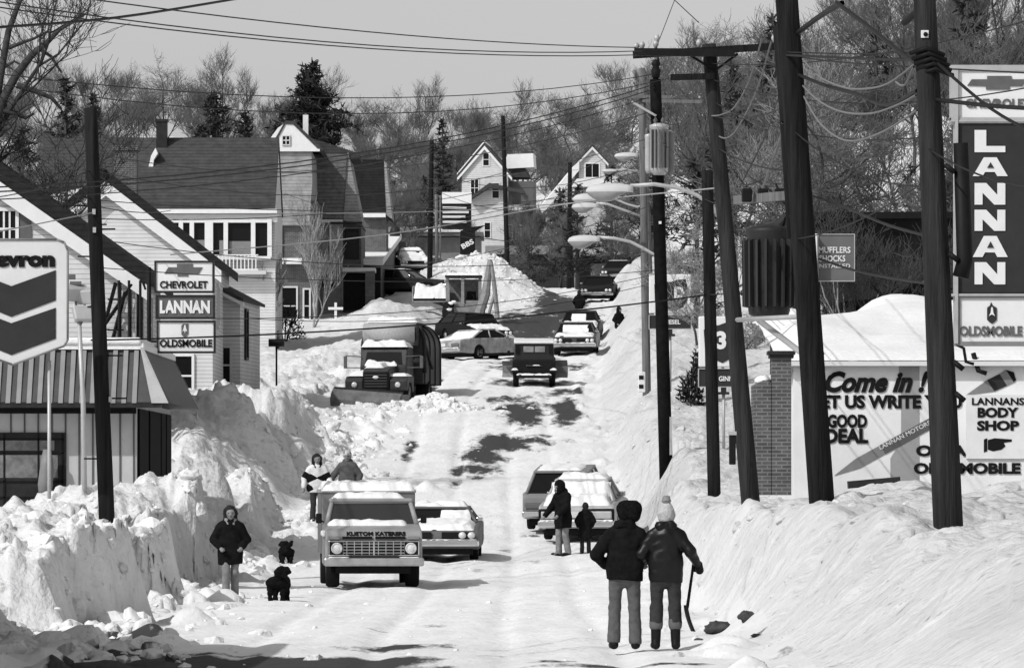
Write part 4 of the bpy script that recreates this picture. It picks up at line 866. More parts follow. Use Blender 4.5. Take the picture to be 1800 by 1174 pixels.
# drum transformer and its platform
t = thing('drum_transformer', 'big black ribbed drum transformer hung between two leaning poles', 'transformer', P(1352, 553, 87))
k = .0087
q = MB(); q.lathe([(.22, -.04), (.30, 0), (.32, .06), (.335, .6), (.345, 1.2), (.36, 1.26), (.36, 1.3), (.31, 1.33), (.1, 1.37)], 26); q.build('tank', M('tank_black', .02, .55, nscale=3, namp=.5), t)
for i in range(18):
    a = i * math.tau / 18; q = MB(); q.prism([(.31, .1), (.41, .12), (.42, 1.12), (.32, 1.16)], 'y', -.018, .018); o = q.build('fin', M('tank_fin', .03, .5), t); o.rotation_euler[2] = a
q = MB(); q.tube([(.2, 0, 1.3), (.28, 0, 1.6), (.1, 0, 2.0)], .02, 6); q.build('lead_wire', BLACK, t)
pf = thing('transformer_platform', 'steel brackets and timber crossarm holding up the drum transformer', 'platform', P(1352, 560, 86))
q = MB(); a = P(1296, 562, 85) - Vector(pf.location); b = P(1438, 555, 81) - Vector(pf.location); q.tube([a, b], .035, 8); q.build('bracket', LITE, pf)
q = MB(); q.tube([P(1334, 563, 85) - Vector(pf.location), P(1406, 618, 82) - Vector(pf.location), P(1416, 623, 81) - Vector(pf.location), P(1444, 622, 80) - Vector(pf.location)], .045, 8); q.build('brace', LITE, pf)
q = MB(); a = P(1296, 352, 86) - Vector(pf.location); b = P(1419, 341, 81) - Vector(pf.location); v = b - a; q.box((a + b) / 2, (v.length, .12, .13), rz=math.atan2(v.y, v.x), ry=-math.atan2(v.z, Vector((v.x, v.y, 0)).length)); q.build('crossarm', WOODL, pf)
for (px) in (1312, 1340, 1370):
    q = MB(); c_ = P(px, 348, 84.5) - Vector(pf.location); q.box(c_ + Vector((0, -.15, .03)), (.15, .2, .2), bev=.02); q.build('cutout_switch', BLACK, pf)
# street lamps
def lamp(label, x0_, x1_, yt, yb, armpts, d, w_, da=None):
    c = P((x0_ + x1_) / 2, (yt + yb) / 2, d); t = thing('street_lamp', label, 'street lamp', c); L = (x1_ - x0_) * d / F; h = (yb - yt) * d / F
    q = MB(); vs = []; nu = 18; st_ = [(-.5, .06, 0), (-.45, .36, .04), (-.33, .68, .08), (-.15, .92, .12), (.05, 1, .16), (.22, .93, .18), (.36, .74, .2), (.5, .62, .2), (.502, .25, .2)]
    def shell(top):
        m = MB(); vs = []
        for (u, k_, s) in st_:
            for j in range(nu + 1):
                a = math.pi * j / nu; vs.append((u * L, math.cos(a) * L * .19 * k_, (math.sin(a) * h * ((.50 * k_ ** .55) if top else (-.60 * max(0, math.sin(math.pi * min(1, (u + .5) / .8))) ** .8 if u < .3 else -.02)))))
        n = nu + 1; fs = [(i * n + j, i * n + j + 1, (i + 1) * n + j + 1, (i + 1) * n + j) for i in range(len(st_) - 1) for j in range(nu)]
        m.add(vs, fs, True); return m
    shell(True).build('lamp_housing', M('lamp_grey', .50, .5, nscale=2, namp=.06), t); shell(False).build('lamp_lens', M('lamp_lens', .28, .25, nscale=3, namp=.15), t)
    q = MB(); q.tube([P(x, y, d + (da or 0) * (i / (len(armpts) - 1))) - c for i, (x, y) in enumerate(armpts)], [.042] * len(armpts), 8); q.build('arm', LITE, t); return t
lamp('largest street lamp head, on the long curved arm from the dark short pole', 1030, 1113, 322, 353, [(1108, 327), (1150, 324), (1190, 330), (1225, 343), (1252, 362), (1262, 380)], 119, 0)
lamp('street lamp head directly below the largest one, on a straight sloping arm', 1005, 1052, 356, 374, [(1048, 357), (1068, 359), (1090, 367), (1130, 381)], 189, 0)
lamp('street lamp head half hidden behind the largest one at its lower left', 1007, 1052, 340, 363, [(1048, 345), (1075, 347), (1100, 358), (1120, 364), (1132, 360)], 234, 0)
lamp('lowest street lamp head, alone on an arm from the jet black pole', 998, 1055, 413, 436, [(1050, 417), (1080, 419), (1108, 425), (1130, 436), (1150, 448), (1158, 446)], 150, 0)
lamp('small street lamp head high up among branches left of the transformer cans', 1080, 1122, 268, 283, [(1118, 272), (1130, 272), (1140, 278)], 236, 0)
lamp('smallest and farthest street lamp head, over the dormered house', 1058, 1084, 297, 306, [(1080, 299), (1100, 298), (1134, 304)], 300, 0)
# ---------------------------------------------------------------- wires
def wire(label, pts, r=.012, mat=WIREM, sag=0.0, n=14, cat='wire', group=None, name='overhead_wire'):
    """pts: (px, py, d) anchor points; sag in metres at the middle of each span"""
    A = [P(*p) for p in pts]
    if len(A) > 2:      # a smooth curve through the points
        B = [A[0]]
        for i in range(len(A) - 1):
            p0_, p1_, p2_, p3_ = A[max(i - 1, 0)], A[i], A[i + 1], A[min(i + 2, len(A) - 1)]
            for j in range(1, 6):
                t = j / 5; B.append(.5 * ((2 * p1_) + (p2_ - p0_) * t + (2 * p0_ - 5 * p1_ + 4 * p2_ - p3_) * t * t + (3 * p1_ - p0_ - 3 * p2_ + p3_) * t ** 3))
        A = B; n = 1
    out = [A[0]]
    for a, b in zip(A, A[1:]):
        for i in range(1, n + 1): f = i / n; out.append(a.lerp(b, f) - Vector((0, 0, 4 * sag * f * (1 - f))))
    m = MB(); o0 = out[0]; m.tube([p - o0 for p in out], r, 5, False); o = m.build(name, mat); o.location = o0
    return tag(o, label, cat, group)
G1 = 'top power lines from the left edge to the crossarm'
wire('upper power line from the top edge down to the top crossarm', [(100, -9, 62), (1118, 84, 94)], .0085, sag=.12, group=G1)
wire('middle power line from the upper left corner to the top crossarm', [(-60, -5, 62), (1128, 90, 94)], .0085, sag=.22, group=G1)
wire('lower power line from the upper left corner to the top crossarm', [(-60, 5, 62), (1122, 97, 94)], .0085, sag=.2, group=G1)
wire('thick twisted service cable crossing the upper left corner of the sky', [(-40, 51, 60), (200, 32, 64), (430, -4, 70)], .016, sag=.03)
wire('upper of the two thin lines crossing level in front of the tree tops', [(-40, 126, 100), (1155, 130, 150)], .011, sag=.55)
wire('lower of the two thin lines crossing level in front of the tree tops', [(-40, 143, 100), (1180, 137, 150)], .011, sag=.75)
G2 = 'power lines rising to the black pole'
for k_, (a, b, lab) in enumerate([((-20, 330), (1152, 148), 'highest of the power lines climbing past the brick houses to the black pole'), ((-20, 338), (1152, 156), 'second of the power lines climbing past the brick houses to the black pole'), ((-30, 352), (1140, 172), 'lowest of the power lines climbing past the brick houses to the black pole')]):
    wire(lab, [(a[0], a[1], 100), (b[0], b[1], 150)], .014 if k_ < 2 else .011, sag=.5, group=G2)
wire('heavy black cable crossing low from the stacked dealer sign to the short dark pole', [(160, 598, 107), (1245, 518, 118)], .017, sag=.18)
wire('heavy black cable passing behind the short dark pole to the leaning pole', [(1245, 518, 118), (1330, 512, 110), (1420, 470, 80)], .014, sag=.1)
wire('pale frosted cable rising from the porch house past the black building to the leaning pole', [(300, 448, 120), (680, 412, 125), (1000, 358, 130), (1268, 330, 96)], .013, WIREL, sag=.05)
wire('pale frosted line level across the lower roofs to the street lamp arm', [(360, 376, 130), (760, 372, 140), (1100, 350, 150)], .011, WIREL, sag=.1)
for (a, b, s, lab) in [((165, 352), (1010, 345), .3, 'thin line across the second white house gable'), ((160, 420), (1150, 440), .5, 'thin line crossing the porch windows'), ((165, 470), (1150, 475), .3, 'thin line crossing below the porch balcony'), ((160, 300), (900, 300), .6, 'thin line across the broad brown roof'),
                       ((165, 385), (880, 330), .3, 'thin line across the roof edge of the brick row'), ((330, 560), (1160, 480), .35, 'thin line over the black building and heap'), ((165, 270), (760, 262), .5, 'thin line high on the broad brown roof')]:
    wire(lab, [(a[0], a[1], 112), (b[0], b[1], 160)], .0095, sag=s)
wire('slack cable from the left edge to the near left pole', [(-30, 412, 95), (60, 395, 100), (163, 374, 107)], .012, WIREL, sag=.03)
wire('second slack cable from the left edge to the near left pole', [(-30, 350, 95), (158, 300, 107)], .010, sag=.08)
wire('service line from the near left pole to the second white house', [(165, 362, 107), (300, 370, 190)], .012, sag=.1)
wire('line dipping to the near house corner from the near left pole', [(-20, 300, 100), (60, 330, 103), (162, 350, 107)], .011, sag=.02)
GP = 'pale loops of slack cable between the tall poles'
for (pts, lab) in [([(1340, 66, 90), (1318, 140, 92), (1292, 188, 93), (1268, 202, 94), (1250, 204, 95)], 'left upper loop of pale slack cable hanging from the top crossarm'), ([(1356, 72, 90), (1330, 160, 92), (1300, 220, 93), (1280, 242, 94), (1262, 238, 95), (1252, 215, 95)], 'left lower loop of pale slack cable hanging from the top crossarm'),
                   ([(1410, 103, 80), (1440, 135, 78), (1480, 153, 75), (1515, 157, 73), (1560, 148, 71), (1608, 113, 68)], 'top loop of pale slack cable between the two tallest poles'),
                   ([(1410, 150, 80), (1440, 178, 78), (1480, 197, 75), (1530, 200, 73), (1575, 186, 70), (1610, 168, 68)], 'middle loop of pale slack cable between the two tallest poles'),
                   ([(1412, 168, 80), (1440, 215, 78), (1475, 243, 75), (1510, 247, 73), (1560, 228, 70), (1612, 194, 68)], 'lowest loop of pale slack cable between the two tallest poles'),
                   ([(1575, 145, 70), (1590, 150, 69), (1606, 118, 68)], 'short stray end of pale cable by the thick grey pole')]:
    wire(lab, pts, .014, M('cable_grey', .17, .7), n=4, group=GP)
for (pts, r, lab) in [([(1380, 97, 80), (1500, 103, 74), (1610, 106, 68)], .018, 'black cable straight between the two tallest poles'), ([(1380, 92, 80), (1500, 95, 74), (1612, 92, 68)], .009, 'thin black wire straight between the two tallest poles'),
                      ([(1470, 5, 75), (1530, 50, 72), (1590, 98, 69), (1610, 108, 68)], .03, 'thick cable coming down from the top edge to the thick grey pole'), ([(1400, 130, 80), (1450, 150, 78), (1505, 165, 75), (1560, 185, 71), (1612, 160, 68)], .026, 'thick black cable sagging to the thick grey pole'),
                      ([(1640, 105, 68), (1740, 190, 66), (1830, 240, 64)], .02, 'cable running down right from the thick grey pole over the tall sign'), ([(1640, 175, 68), (1740, 186, 66), (1830, 192, 64)], .026, 'thick cable running level right over the tall sign'),
                      ([(1590, 40, 69), (1650, -10, 68)], .05, 'stout strut at the top of the thick grey pole'), ([(1430, 345, 81), (1480, 362, 78), (1560, 395, 72), (1650, 420, 68)], .02, 'dark cable dropping right from the drum platform'),
                      ([(1440, 455, 80), (1520, 480, 76), (1640, 500, 69)], .018, 'dark cable passing across the muffler sign'), ([(1400, 60, 80), (1440, 30, 78), (1480, 6, 75)], .04, 'stout strut at the top left of the dark pole'),
                      ([(1345, 90, 93), (1480, 110, 85), (1830, 130, 70)], .011, 'long thin wire from the top crossarm to the right edge')]:
    wire(lab, pts, r, n=4)
for (pts, lab) in [([(1228, 40, 110), (1185, 0, 120)], 'thin guy wire from the sky to the black pole cap'), ([(1190, -10, 150), (1156, 78, 150)], 'thin line from the top edge to the black pole cap')]:
    wire(lab, pts, .01)
GD = 'thin drop wires hanging round the transformers'
for (pts, lab) in [([(1245, 200, 95), (1232, 300, 100), (1240, 262, 97)], 'thin drop wire hanging left of the leaning pole'), ([(1170, 330, 150), (1200, 400, 140), (1240, 380, 120)], 'thin slack wire between the black pole and the short dark pole'), ([(1180, 360, 150), (1215, 402, 140), (1242, 400, 120)], 'lower thin slack wire between the black pole and the short dark pole'),
                   ([(1300, 330, 95), (1345, 240, 90), (1372, 160, 82)], 'thin drop wire rising from the drum crossarm'), ([(1335, 345, 90), (1370, 250, 84), (1376, 215, 81)], 'pale twisted lead above the drum transformer'), ([(1290, 300, 95), (1310, 325, 93), (1330, 320, 90)], 'short drop lead on the left of the drum crossarm'),
                   ([(1262, 400, 96), (1268, 440, 96), (1275, 470, 96), (1280, 500, 96)], 'conduit loop down the leaning pole'), ([(1130, 260, 190), (1190, 230, 170), (1240, 180, 100)], 'thin line between the slim grey pole and the leaning pole')]:
    wire(lab, pts, .010 if 'pale' not in lab else .02, M('cable_grey', .17) if 'pale' in lab or 'slack' in lab else WIREM, n=6, sag=.02, group=GD)
GE = 'thin wires fanning right from the leaning pole'
for (a, b, sg_, r_, lab) in [((1250, 112, 95), (1830, 30, 66), .2, .009, 'thin wire rising right from the leaning pole to the top right corner'), ((1252, 140, 95), (1830, 150, 66), .3, .009, 'thin wire sagging right from the leaning pole across the tall sign'), ((1255, 180, 95), (1640, 240, 68), .25, .009, 'thin wire from the leaning pole down to the thick grey pole'),
                             ((1258, 205, 95), (1395, 180, 80), .12, .012, 'slack lead between the leaning pole and the dark pole'), ((1262, 260, 95), (1398, 300, 80), .10, .012, 'lower slack lead between the leaning pole and the dark pole'), ((1395, 230, 80), (1640, 330, 68), .2, .010, 'wire slanting from the dark pole to the thick grey pole'),
                             ((1160, 215, 150), (1390, 140, 80), .3, .010, 'wire from the black pole up to the dark pole'), ((1165, 250, 150), (1255, 290, 95), .15, .012, 'slack wire from the pale transformer cans to the leaning pole'), ((1168, 300, 150), (1395, 380, 80), .3, .009, 'long wire from the pale transformer cans toward the muffler sign'),
                             ((1630, 260, 68), (1830, 330, 62), .1, .012, 'dark wire crossing the letters of the tall sign'), ((1400, 420, 80), (1650, 300, 68), .15, .009, 'thin wire rising from the drum platform to the thick grey pole')]:
    wire(lab, [a, b], r_, sag=sg_, group=GE)
GF = 'thin wires crossing the middle of the street'
for (a, b, sg_, r_, lab) in [((440, 560, 170), (1140, 500, 190), .5, .011, 'thin wire crossing above the refuse truck toward the slim grey pole'), ((600, 470, 250), (1150, 360, 150), .5, .011, 'thin wire climbing from the brick row to the black pole'), ((560, 400, 250), (1128, 300, 190), .6, .011, 'thin wire from the brick row past the shop row to the slim grey pole'),
                             ((680, 300, 320), (1150, 240, 150), .8, .012, 'wire across the wood from the last brick roof to the transformer cans'), ((500, 340, 240), (1140, 420, 190), .8, .010, 'long thin wire sagging over the loader'), ((755, 380, 340), (1128, 420, 190), .8, .012, 'wire dipping behind the lowest street lamp'),
                             ((1002, 300, 440), (1128, 230, 235), .4, .014, 'short wire from the street top pole to the paired grey pole'), ((420, 300, 200), (1150, 195, 150), .6, .012, 'wire over the brown roof to the black pole top')]:
    wire(lab, [a, b], r_, sag=sg_, group=GF)
GB = 'distant wires over the street'
for (a, b, s, lab) in [((758, 258, 340), (884, 215, 400), .3, 'distant wire between the pole at the heap and the pole by the white house'), ((884, 220, 400), (1002, 292, 440), .3, 'distant wire from the white house pole to the street top pole'), ((760, 300, 340), (1128, 290, 235), 1.0, 'distant wire sagging before the houses on the hill'), ((758, 330, 340), (1130, 330, 235), 1.2, 'lower distant wire sagging before the houses on the hill'), ((885, 260, 400), (1128, 200, 235), .8, 'distant wire rising to the paired grey pole')]:
    wire(lab, [a, b], .016, sag=s, group=GB)
# ---------------------------------------------------------------- signs
def panel(t, x0_, y0_, x1_, y1_, d, mat, name='panel', dep=.25, frame=None, ft=.03, bev=.02):
    o = Vector(t.location); a = P(x0_, y1_, d) - o; b = P(x1_, y0_, d) - o
    q = MB(); q.box(((a.x + b.x) / 2, a.y + dep / 2, (a.z + b.z) / 2), (b.x - a.x, dep, b.z - a.z), bev=bev); o_ = q.build(name, mat, t)
    if frame:
        q = MB()
        for z_ in (a.z, b.z): q.box(((a.x + b.x) / 2, a.y + dep / 2 - .02, z_), (b.x - a.x + 2 * ft, dep + .02, ft * 2))
        for x_ in (a.x, b.x): q.box((x_, a.y + dep / 2 - .022, (a.z + b.z) / 2), (ft * 2, dep + .02, b.z - a.z))
        q.build('frame', frame, t)
    return o_
def flat(t, pts, d, mat, name, out=.02, th=.012):
    o = Vector(t.location); w_ = [((px - 900) * d / F - o.x, (HY - py) * d / F - o.z) for px, py in pts]; m = MB(); m.prism(w_, 'y', d - o.y - out - th, d - o.y - out); return m.build(name, mat, t)
def st(t, body, px, py, h, wpx, d, mat=INK, off=.03, out=.014, **k): p = P(px, py, d) - Vector(t.location); return text('lettering', body, h * d / F, mat, t, (p.x, p.y - out, p.z), width=wpx * d / F, off=off, ext=.008, **k)
# stacked dealer sign on the left
d = 130
ds_ = thing('dealer_sign', 'stacked three panel dealer sign on the left reading CHEVROLET, LANNAN, OLDSMOBILE', 'sign', P(262, 660, d))
panel(ds_, 273, 460, 375, 513, d, SIGNW, frame=DARK, ft=.022); panel(ds_, 275, 520, 376, 559, d, SIGNG, frame=DARK, ft=.022); panel(ds_, 277, 565, 377, 619, d, SIGNW, frame=DARK, ft=.022)
BOW = [(289, 481), (296, 470), (311, 470), (311, 464), (339, 464), (339, 470), (356, 470), (349, 482), (331, 482), (331, 486), (312, 486), (312, 481)]
flat(ds_, BOW, d, MID, 'bow_tie_emblem', .006); st(ds_, 'CHEVROLET', 323, 507, 13, 84, d, off=.03)
st(ds_, 'LANNAN', 325, 551, 23, 88, d, mat=WHITE, off=.05)
flat(ds_, [(319, 572), (323, 569), (331, 569), (331, 586), (327, 592), (323, 592), (319, 588)], d, MID, 'rocket_emblem', .006)
flat(ds_, [(324.3, 571), (326, 571), (327.5, 578), (329.5, 583), (326.5, 581), (325, 586), (323.5, 581), (320.5, 583), (322.6, 578)], d, WHITE, 'rocket_mark', .016); st(ds_, 'OLDSMOBILE', 327, 610, 13.5, 92, d, off=.03)
q = MB(); o = Vector(ds_.location); q.tube([P(262, 660, d + .4) - o, P(262, 470, d + .4) - o], .05, 8); q.tube([P(262, 500, d + .4) - o, P(300, 500, d + .3) - o], .03, 6); q.tube([P(262, 600, d + .4) - o, P(300, 600, d + .3) - o], .03, 6); q.build('post', BLACK, ds_)
# filling station shield sign
d = 105
cs = thing('fuel_sign', 'large shield shaped fuel sign with two dark chevrons, cut by the left edge', 'sign', P(85, 900, d))
OUT = [(-80, 432), (-68, 421), (100, 421), (113, 426), (119, 440), (119, 597), (113, 608), (22, 641), (-70, 608), (-80, 597)]
q = MB(); o = Vector(cs.location); q.prism([((a - 900) * d / F - o.x, (HY - b) * d / F - o.z) for a, b in OUT], 'y', 0, .32, bev=.02); q.build('panel', M('sign_pale', .62, .4, nscale=3, namp=.05), cs)
INN = [(a * .94 + 1.2 + (.0), 531 + (b - 531) * .93) for a, b in OUT]
q = MB()
for A_, B_ in zip(OUT, OUT[1:] + OUT[:1]):
    q.tube([((A_[0] - 900) * d / F - o.x, -.01, (HY - A_[1]) * d / F - o.z), ((B_[0] - 900) * d / F - o.x, -.01, (HY - B_[1]) * d / F - o.z)], .022, 6)
q.build('rim', GREY, cs)
for z_ in (0, 66):
    flat(cs, [(-52, 475 + z_), (20, 503 + z_), (98, 475 + z_), (98, 528 + z_), (20, 557 + z_), (-52, 528 + z_)] if z_ == 0 else [(-52, 541), (20, 568), (98, 541), (98, 595), (20, 624), (-52, 595)], d, SIGND, 'chevron', .004)
p = P(99, 470, d) - o
text('lettering', 'Chevron', 29 * d / F, INK, cs, (p.x - 160 * d / F, -.014, p.z), width=158 * d / F, off=.07, ext=.008, align='LEFT')
q = MB(); q.tube([(0, .2, -1), (0, .2, 2.8)], .035, 10); q.tube([P(-50, 900, d) - o + Vector((0, .2, -1)), P(-50, 620, d) - o + Vector((0, .2, 0))], .035, 10); q.build('post', LITE, cs)
# floodlight pole at the station
fp = thing('floodlight_pole', 'slim pale pole with a cluster of floodlights in front of the filling station', 'floodlight', P(149, 880, 112))
q = MB(); o = Vector(fp.location); q.tube([P(150, 930, 112) - o, P(146, 700, 112) - o, P(139, 565, 112) - o], [.055, .05, .045], 10); q.build('shaft', LITE, fp)
for (px, py, rz_, rx_, lab) in [(130, 515, .5, .5, 'floodlight'), (152, 520, -.7, .4, 'floodlight'), (150, 552, .2, -.3, 'floodlight')]:
    q = MB(); c_ = P(px, py, 112) - o; q.box(c_, (.42, .22, .30), rz=rz_, rx=rx_, bev=.03, taper=(1.25, 1.1)); h_ = q.build('floodlight', LITE, fp)
    q = MB(); q.tube([c_, P(141, 572, 112) - o], .025, 6); q.build('bracket', MID, h_)
q = MB(); q.box(P(133, 498, 112) - o, (.22, .1, .07)); q.box(P(125, 487, 112.1) - o, (.17, .1, .1)); q.build('ballast_box', MID, fp)
# tall dealer sign on the right
d = 96
ts = thing('tall_dealer_sign', 'tall vertical dealer sign on the right spelling LANNAN downward under bow tie panel', 'sign', P(1745, 860, d))
panel(ts, 1677, 120, 1830, 212, d, SIGNW, frame=LITE, ft=.05, dep=.4); panel(ts, 1684, 214, 1826, 516, d, SIGND, dep=.38); panel(ts, 1684, 521, 1824, 604, d, SIGNW, frame=GREY, ft=.035, dep=.38)
q = MB(); o = Vector(ts.location)
for px in (1681, 1829): a = P(px, 120, d) - o; b = P(px, 604, d) - o; q.box(((a + b) / 2) + Vector((0, .15, 0)), (.05, .44, abs(a.z - b.z)))
q.build('side_rail', LITE, ts)
q = MB(); q.box(((1745 - 900) * d / F - o.x, .15, (HY - 213) * d / F - o.z), (1.42, .4, .03)); q.box(((1745 - 900) * d / F - o.x, .15, (HY - 518.5) * d / F - o.z), (1.42, .4, .04)); q.build('cross_rail', LITE, ts)
flat(ts, [(1700, 151), (1708, 140), (1735, 140), (1735, 134), (1778, 134), (1778, 140), (1806, 140), (1797, 152), (1775, 152), (1775, 158), (1733, 158), (1733, 152)], d, MID, 'bow_tie_emblem', .006)
st(ts, 'CHEVROLET', 1754, 190, 16, 114, d, mat=MID, off=.03)
# block capitals built stroke by stroke, one part per letter
def block(ch, x0_, y0_, x1_, y1_):
    w_ = x1_ - x0_; h = y1_ - y0_; X = lambda u: x0_ + u * w_; Y = lambda v: y0_ + v * h
    if ch == 'L': S_ = [[(0, 0), (.38, 0), (.38, .72), (1, .72), (1, 1), (0, 1)]]
    if ch == 'A': S_ = [[(-.06, 1), (.30, 0), (.72, 0), (1.08, 1), (.74, 1), (.66, .78), (.34, .78), (.26, 1)], ]
    if ch == 'N': S_ = [[(0, 0), (.38, 0), (.74, .55), (.74, 0), (1, 0), (1, 1), (.64, 1), (.26, .45), (.26, 1), (0, 1)]]
    return [[(X(u), Y(v)) for u, v in s] for s in S_]
for ch, (a, b) in zip('LANNAN', [(229, 268), (277, 310), (322, 360), (369, 406), (415, 452), (461, 500)]):
    for s in block(ch, 1713, a, 1767, b): flat(ts, s, d, WHITE, 'letter', .006)
    if ch == 'A': flat(ts, [(1735, a + (b - a) * .56), (1741, a + (b - a) * .26), (1747, a + (b - a) * .56)], d, SIGND, 'letter_counter', .02)
flat(ts, [(1735, 541), (1740, 537), (1742, 531), (1745, 537), (1752, 541), (1752, 562), (1748, 566), (1744, 569), (1739, 566), (1735, 562)], d, SIGND, 'rocket_emblem', .006)
flat(ts, [(1742.3, 540), (1744.7, 540), (1746, 550), (1749, 556), (1744.5, 553), (1742.5, 553), (1738, 556), (1741, 550)], d, WHITE, 'rocket_mark', .02)
st(ts, 'OLDSMOBILE', 1742, 591, 18, 110, d, mat=MID, off=.035)
q = MB(); q.tube([P(1852, 930, d + .2) - o, P(1852, 110, d + .2) - o], .12, 12)
for py in (150, 360, 560): q.box(P(1840, py, d + .2) - o, (.3, .1, .1))
q.build('post', LITE, ts)
q = MB(); q.tube([P(1682, 606, d) - o, P(1694, 612, d) - o, P(1698, 636, d) - o, P(1712, 640, d) - o], .03, 6); q.build('bracket', BLACK, ts)
# muffler sign
d = 160
ms = thing('muffler_sign', 'grey hanging board reading MUFFLERS SHOCKS INSTALLED in front of the black garage', 'sign', P(1437, 560, d))
panel(ms, 1438, 412, 1502, 494, d, M('sign_midgrey', .13, .45, nscale=2, namp=.1), frame=LITE, ft=.012, dep=.2)
panel(ms, 1428, 411, 1437, 486, d - .4, SIGNW, name='end_board', dep=.5)
st(ms, 'MUFFLERS', 1467, 445, 11, 56, d, mat=WHITE, off=.02); st(ms, 'SHOCKS', 1463, 460, 11, 46, d, mat=WHITE, off=.02); st(ms, 'INSTALLED', 1466, 471, 7, 57, d, mat=WHITE, off=.01)
q = MB(); o = Vector(ms.location); q.tube([(0.02, .3, -1), P(1439, 420, d + .3) - o], .05, 8); q.build('post', BLACK, ms)
wb = thing('white_sign', 'white board sign with dark letter A between the drum transformer and dark pole', 'sign', P(1392, 560, 158))
panel(wb, 1378, 405, 1404, 480, 158, SIGNW, dep=.2); st(wb, 'A', 1392, 479, 14, 11, 158, off=.05)
q = MB(); q.tube([(0, .2, -1), P(1392, 480, 158.2) - Vector(wb.location)], .05, 8); q.build('post', BLACK, wb)
# two gas station signs
def gas(label, x0_, x1_, y0_, ym, y1_, d, digit, word, wx, shx, shield, post):
    t = thing('gas_sign', label, 'sign', P((x0_ + x1_) / 2, y1_ + 60, d)); panel(t, x0_, y0_, x1_, ym - 3, d, SIGNW, dep=.2, bev=.03); panel(t, x0_, ym, x1_, y1_, d, SIGND, name='name_board', dep=.22, frame=LITE, ft=.012, bev=.03)
    flat(t, shield, d, SIGND, 'shield_emblem', .006); st(t, digit[0], digit[1], digit[2], digit[3], digit[4], d, mat=WHITE, off=.05, out=.024); st(t, word, wx[0], wx[1], wx[2], wx[3], d, mat=WHITE, off=.03)
    q = MB(); o = Vector(t.location); q.box(P((x0_ + x1_) / 2 + post, y1_ + 6, d + .05) - o, (.14, .14, .2)); q.box(P((x0_ + x1_) / 2 + post, y1_ + 11, d + .05) - o, (.3, .16, .07)); q.build('bracket', DARK, t)
    q = MB(); q.tube([P((x0_ + x1_) / 2 + post, y1_ + 8, d + .1) - o, P((x0_ + x1_) / 2 + post, y1_ + 110, d + .1) - o], .04, 8); q.build('post', LITE, t)
gas('upper gas station sign, dark shield over DIESEL board, behind the jet black pole', 1141, 1215, 482, 554, 578, 176, ('D', 1194, 524, 20, 18), 'DIESEL', (1181, 570, 8, 30), 0, [(1150, 500), (1160, 494), (1178, 496), (1190, 492), (1205, 491), (1209, 508), (1208, 528), (1200, 540), (1182, 546), (1165, 540), (1151, 528)], 0)
gas('lower gas station sign, dark shield with numeral over dark name board', 1228, 1292, 556, 648, 680, 150, ('3', 1268, 614, 32, 17), 'GINN', (1276, 670, 9, 25), 0, [(1237, 580), (1247, 570), (1262, 572), (1276, 567), (1287, 574), (1288, 612), (1284, 630), (1270, 638), (1252, 630), (1239, 612)], 12)
# letters and post board up the street
bb = thing('notice_board', 'white topped notice board with rows of small letters on a pole above the shop row', 'sign', P(803, 430, 410))
panel(bb, 777, 338, 829, 358, 410, SIGNW, dep=.3)
for y_ in (363, 371, 379, 388): panel(bb, 778, y_, 826 - (y_ % 5) * 2, y_ + 4, 410, OFFW, name='letter_row', dep=.15, bev=0)
q = MB(); o = Vector(bb.location); q.box(P(803, 372, 410.4) - o, (2.1, .1, 2.6)); q.build('back_board', DARK, bb)
q = MB(); q.tube([P(768, 470, 411) - o, P(767, 342, 411) - o], .13, 8); q.tube([P(774, 470, 411) - o, P(774, 345, 411) - o], .06, 8); q.tube([P(767, 345, 411) - o, P(829, 345, 411) - o], .06, 6); q.build('post', WOODL, bb)
# small posts and boxes
mbx = thing('meter_box', 'small white box with two dark hatches at the foot of the slim grey pole', 'box', P(1128, 690, 188.5))
q = MB(); q.box((0, 0, .35), (.24, .2, .68), bev=.03); q.build('case', WHITE, mbx); q = MB(); q.box((-.02, -.105, .5), (.15, .02, .13)); q.box((-.02, -.105, .2), (.15, .02, .13)); q.build('hatch', INK, mbx)
st_p = thing('marker_post', 'thin pale stake leaning on the jet black pole', 'post', P(1179, 796, 149.5)); q = MB(); q.box((0, 0, .45), (.06, .05, 1.0)); q.build('stake', LITE, st_p)
cr = thing('cross_marker', 'white wooden cross sign standing in snow before the brick row', 'marker', P(590, 575, 290)); q = MB(); q.box((0, 0, .45), (.13, .06, 1.6)); q.build('post', WHITE, cr); q = MB(); q.box((0, -.05, .95), (.75, .05, .13)); q.build('board', WHITE, cr)
mb2 = thing('mailbox', 'black mailbox on a thin post in the snow beside the side road', 'mailbox', P(486, 665, 205)); q = MB(); q.tube([(0, 0, -.6), (0, 0, 1.15)], .035, 8); q.build('post', BLACK, mb2)
q = MB(); q.prism([(-.22, 1.15), (.22, 1.15), (.22, 1.3), (.12, 1.42), (-.12, 1.42), (-.22, 1.3)], 'x', -.28, .28); q.build('case', BLACK, mb2)
ph = thing('call_box', 'small dark box fixed low on the leaning pole', 'box', P(1287, 790, 94.5)); q = MB(); q.box((0, -.1, 0), (.11, .16, .5), bev=.02); q.build('case', BLACK, ph); q = MB(); q.box((0, -.1, .27), (.13, .18, .06)); q.build('hood', LITE, ph)
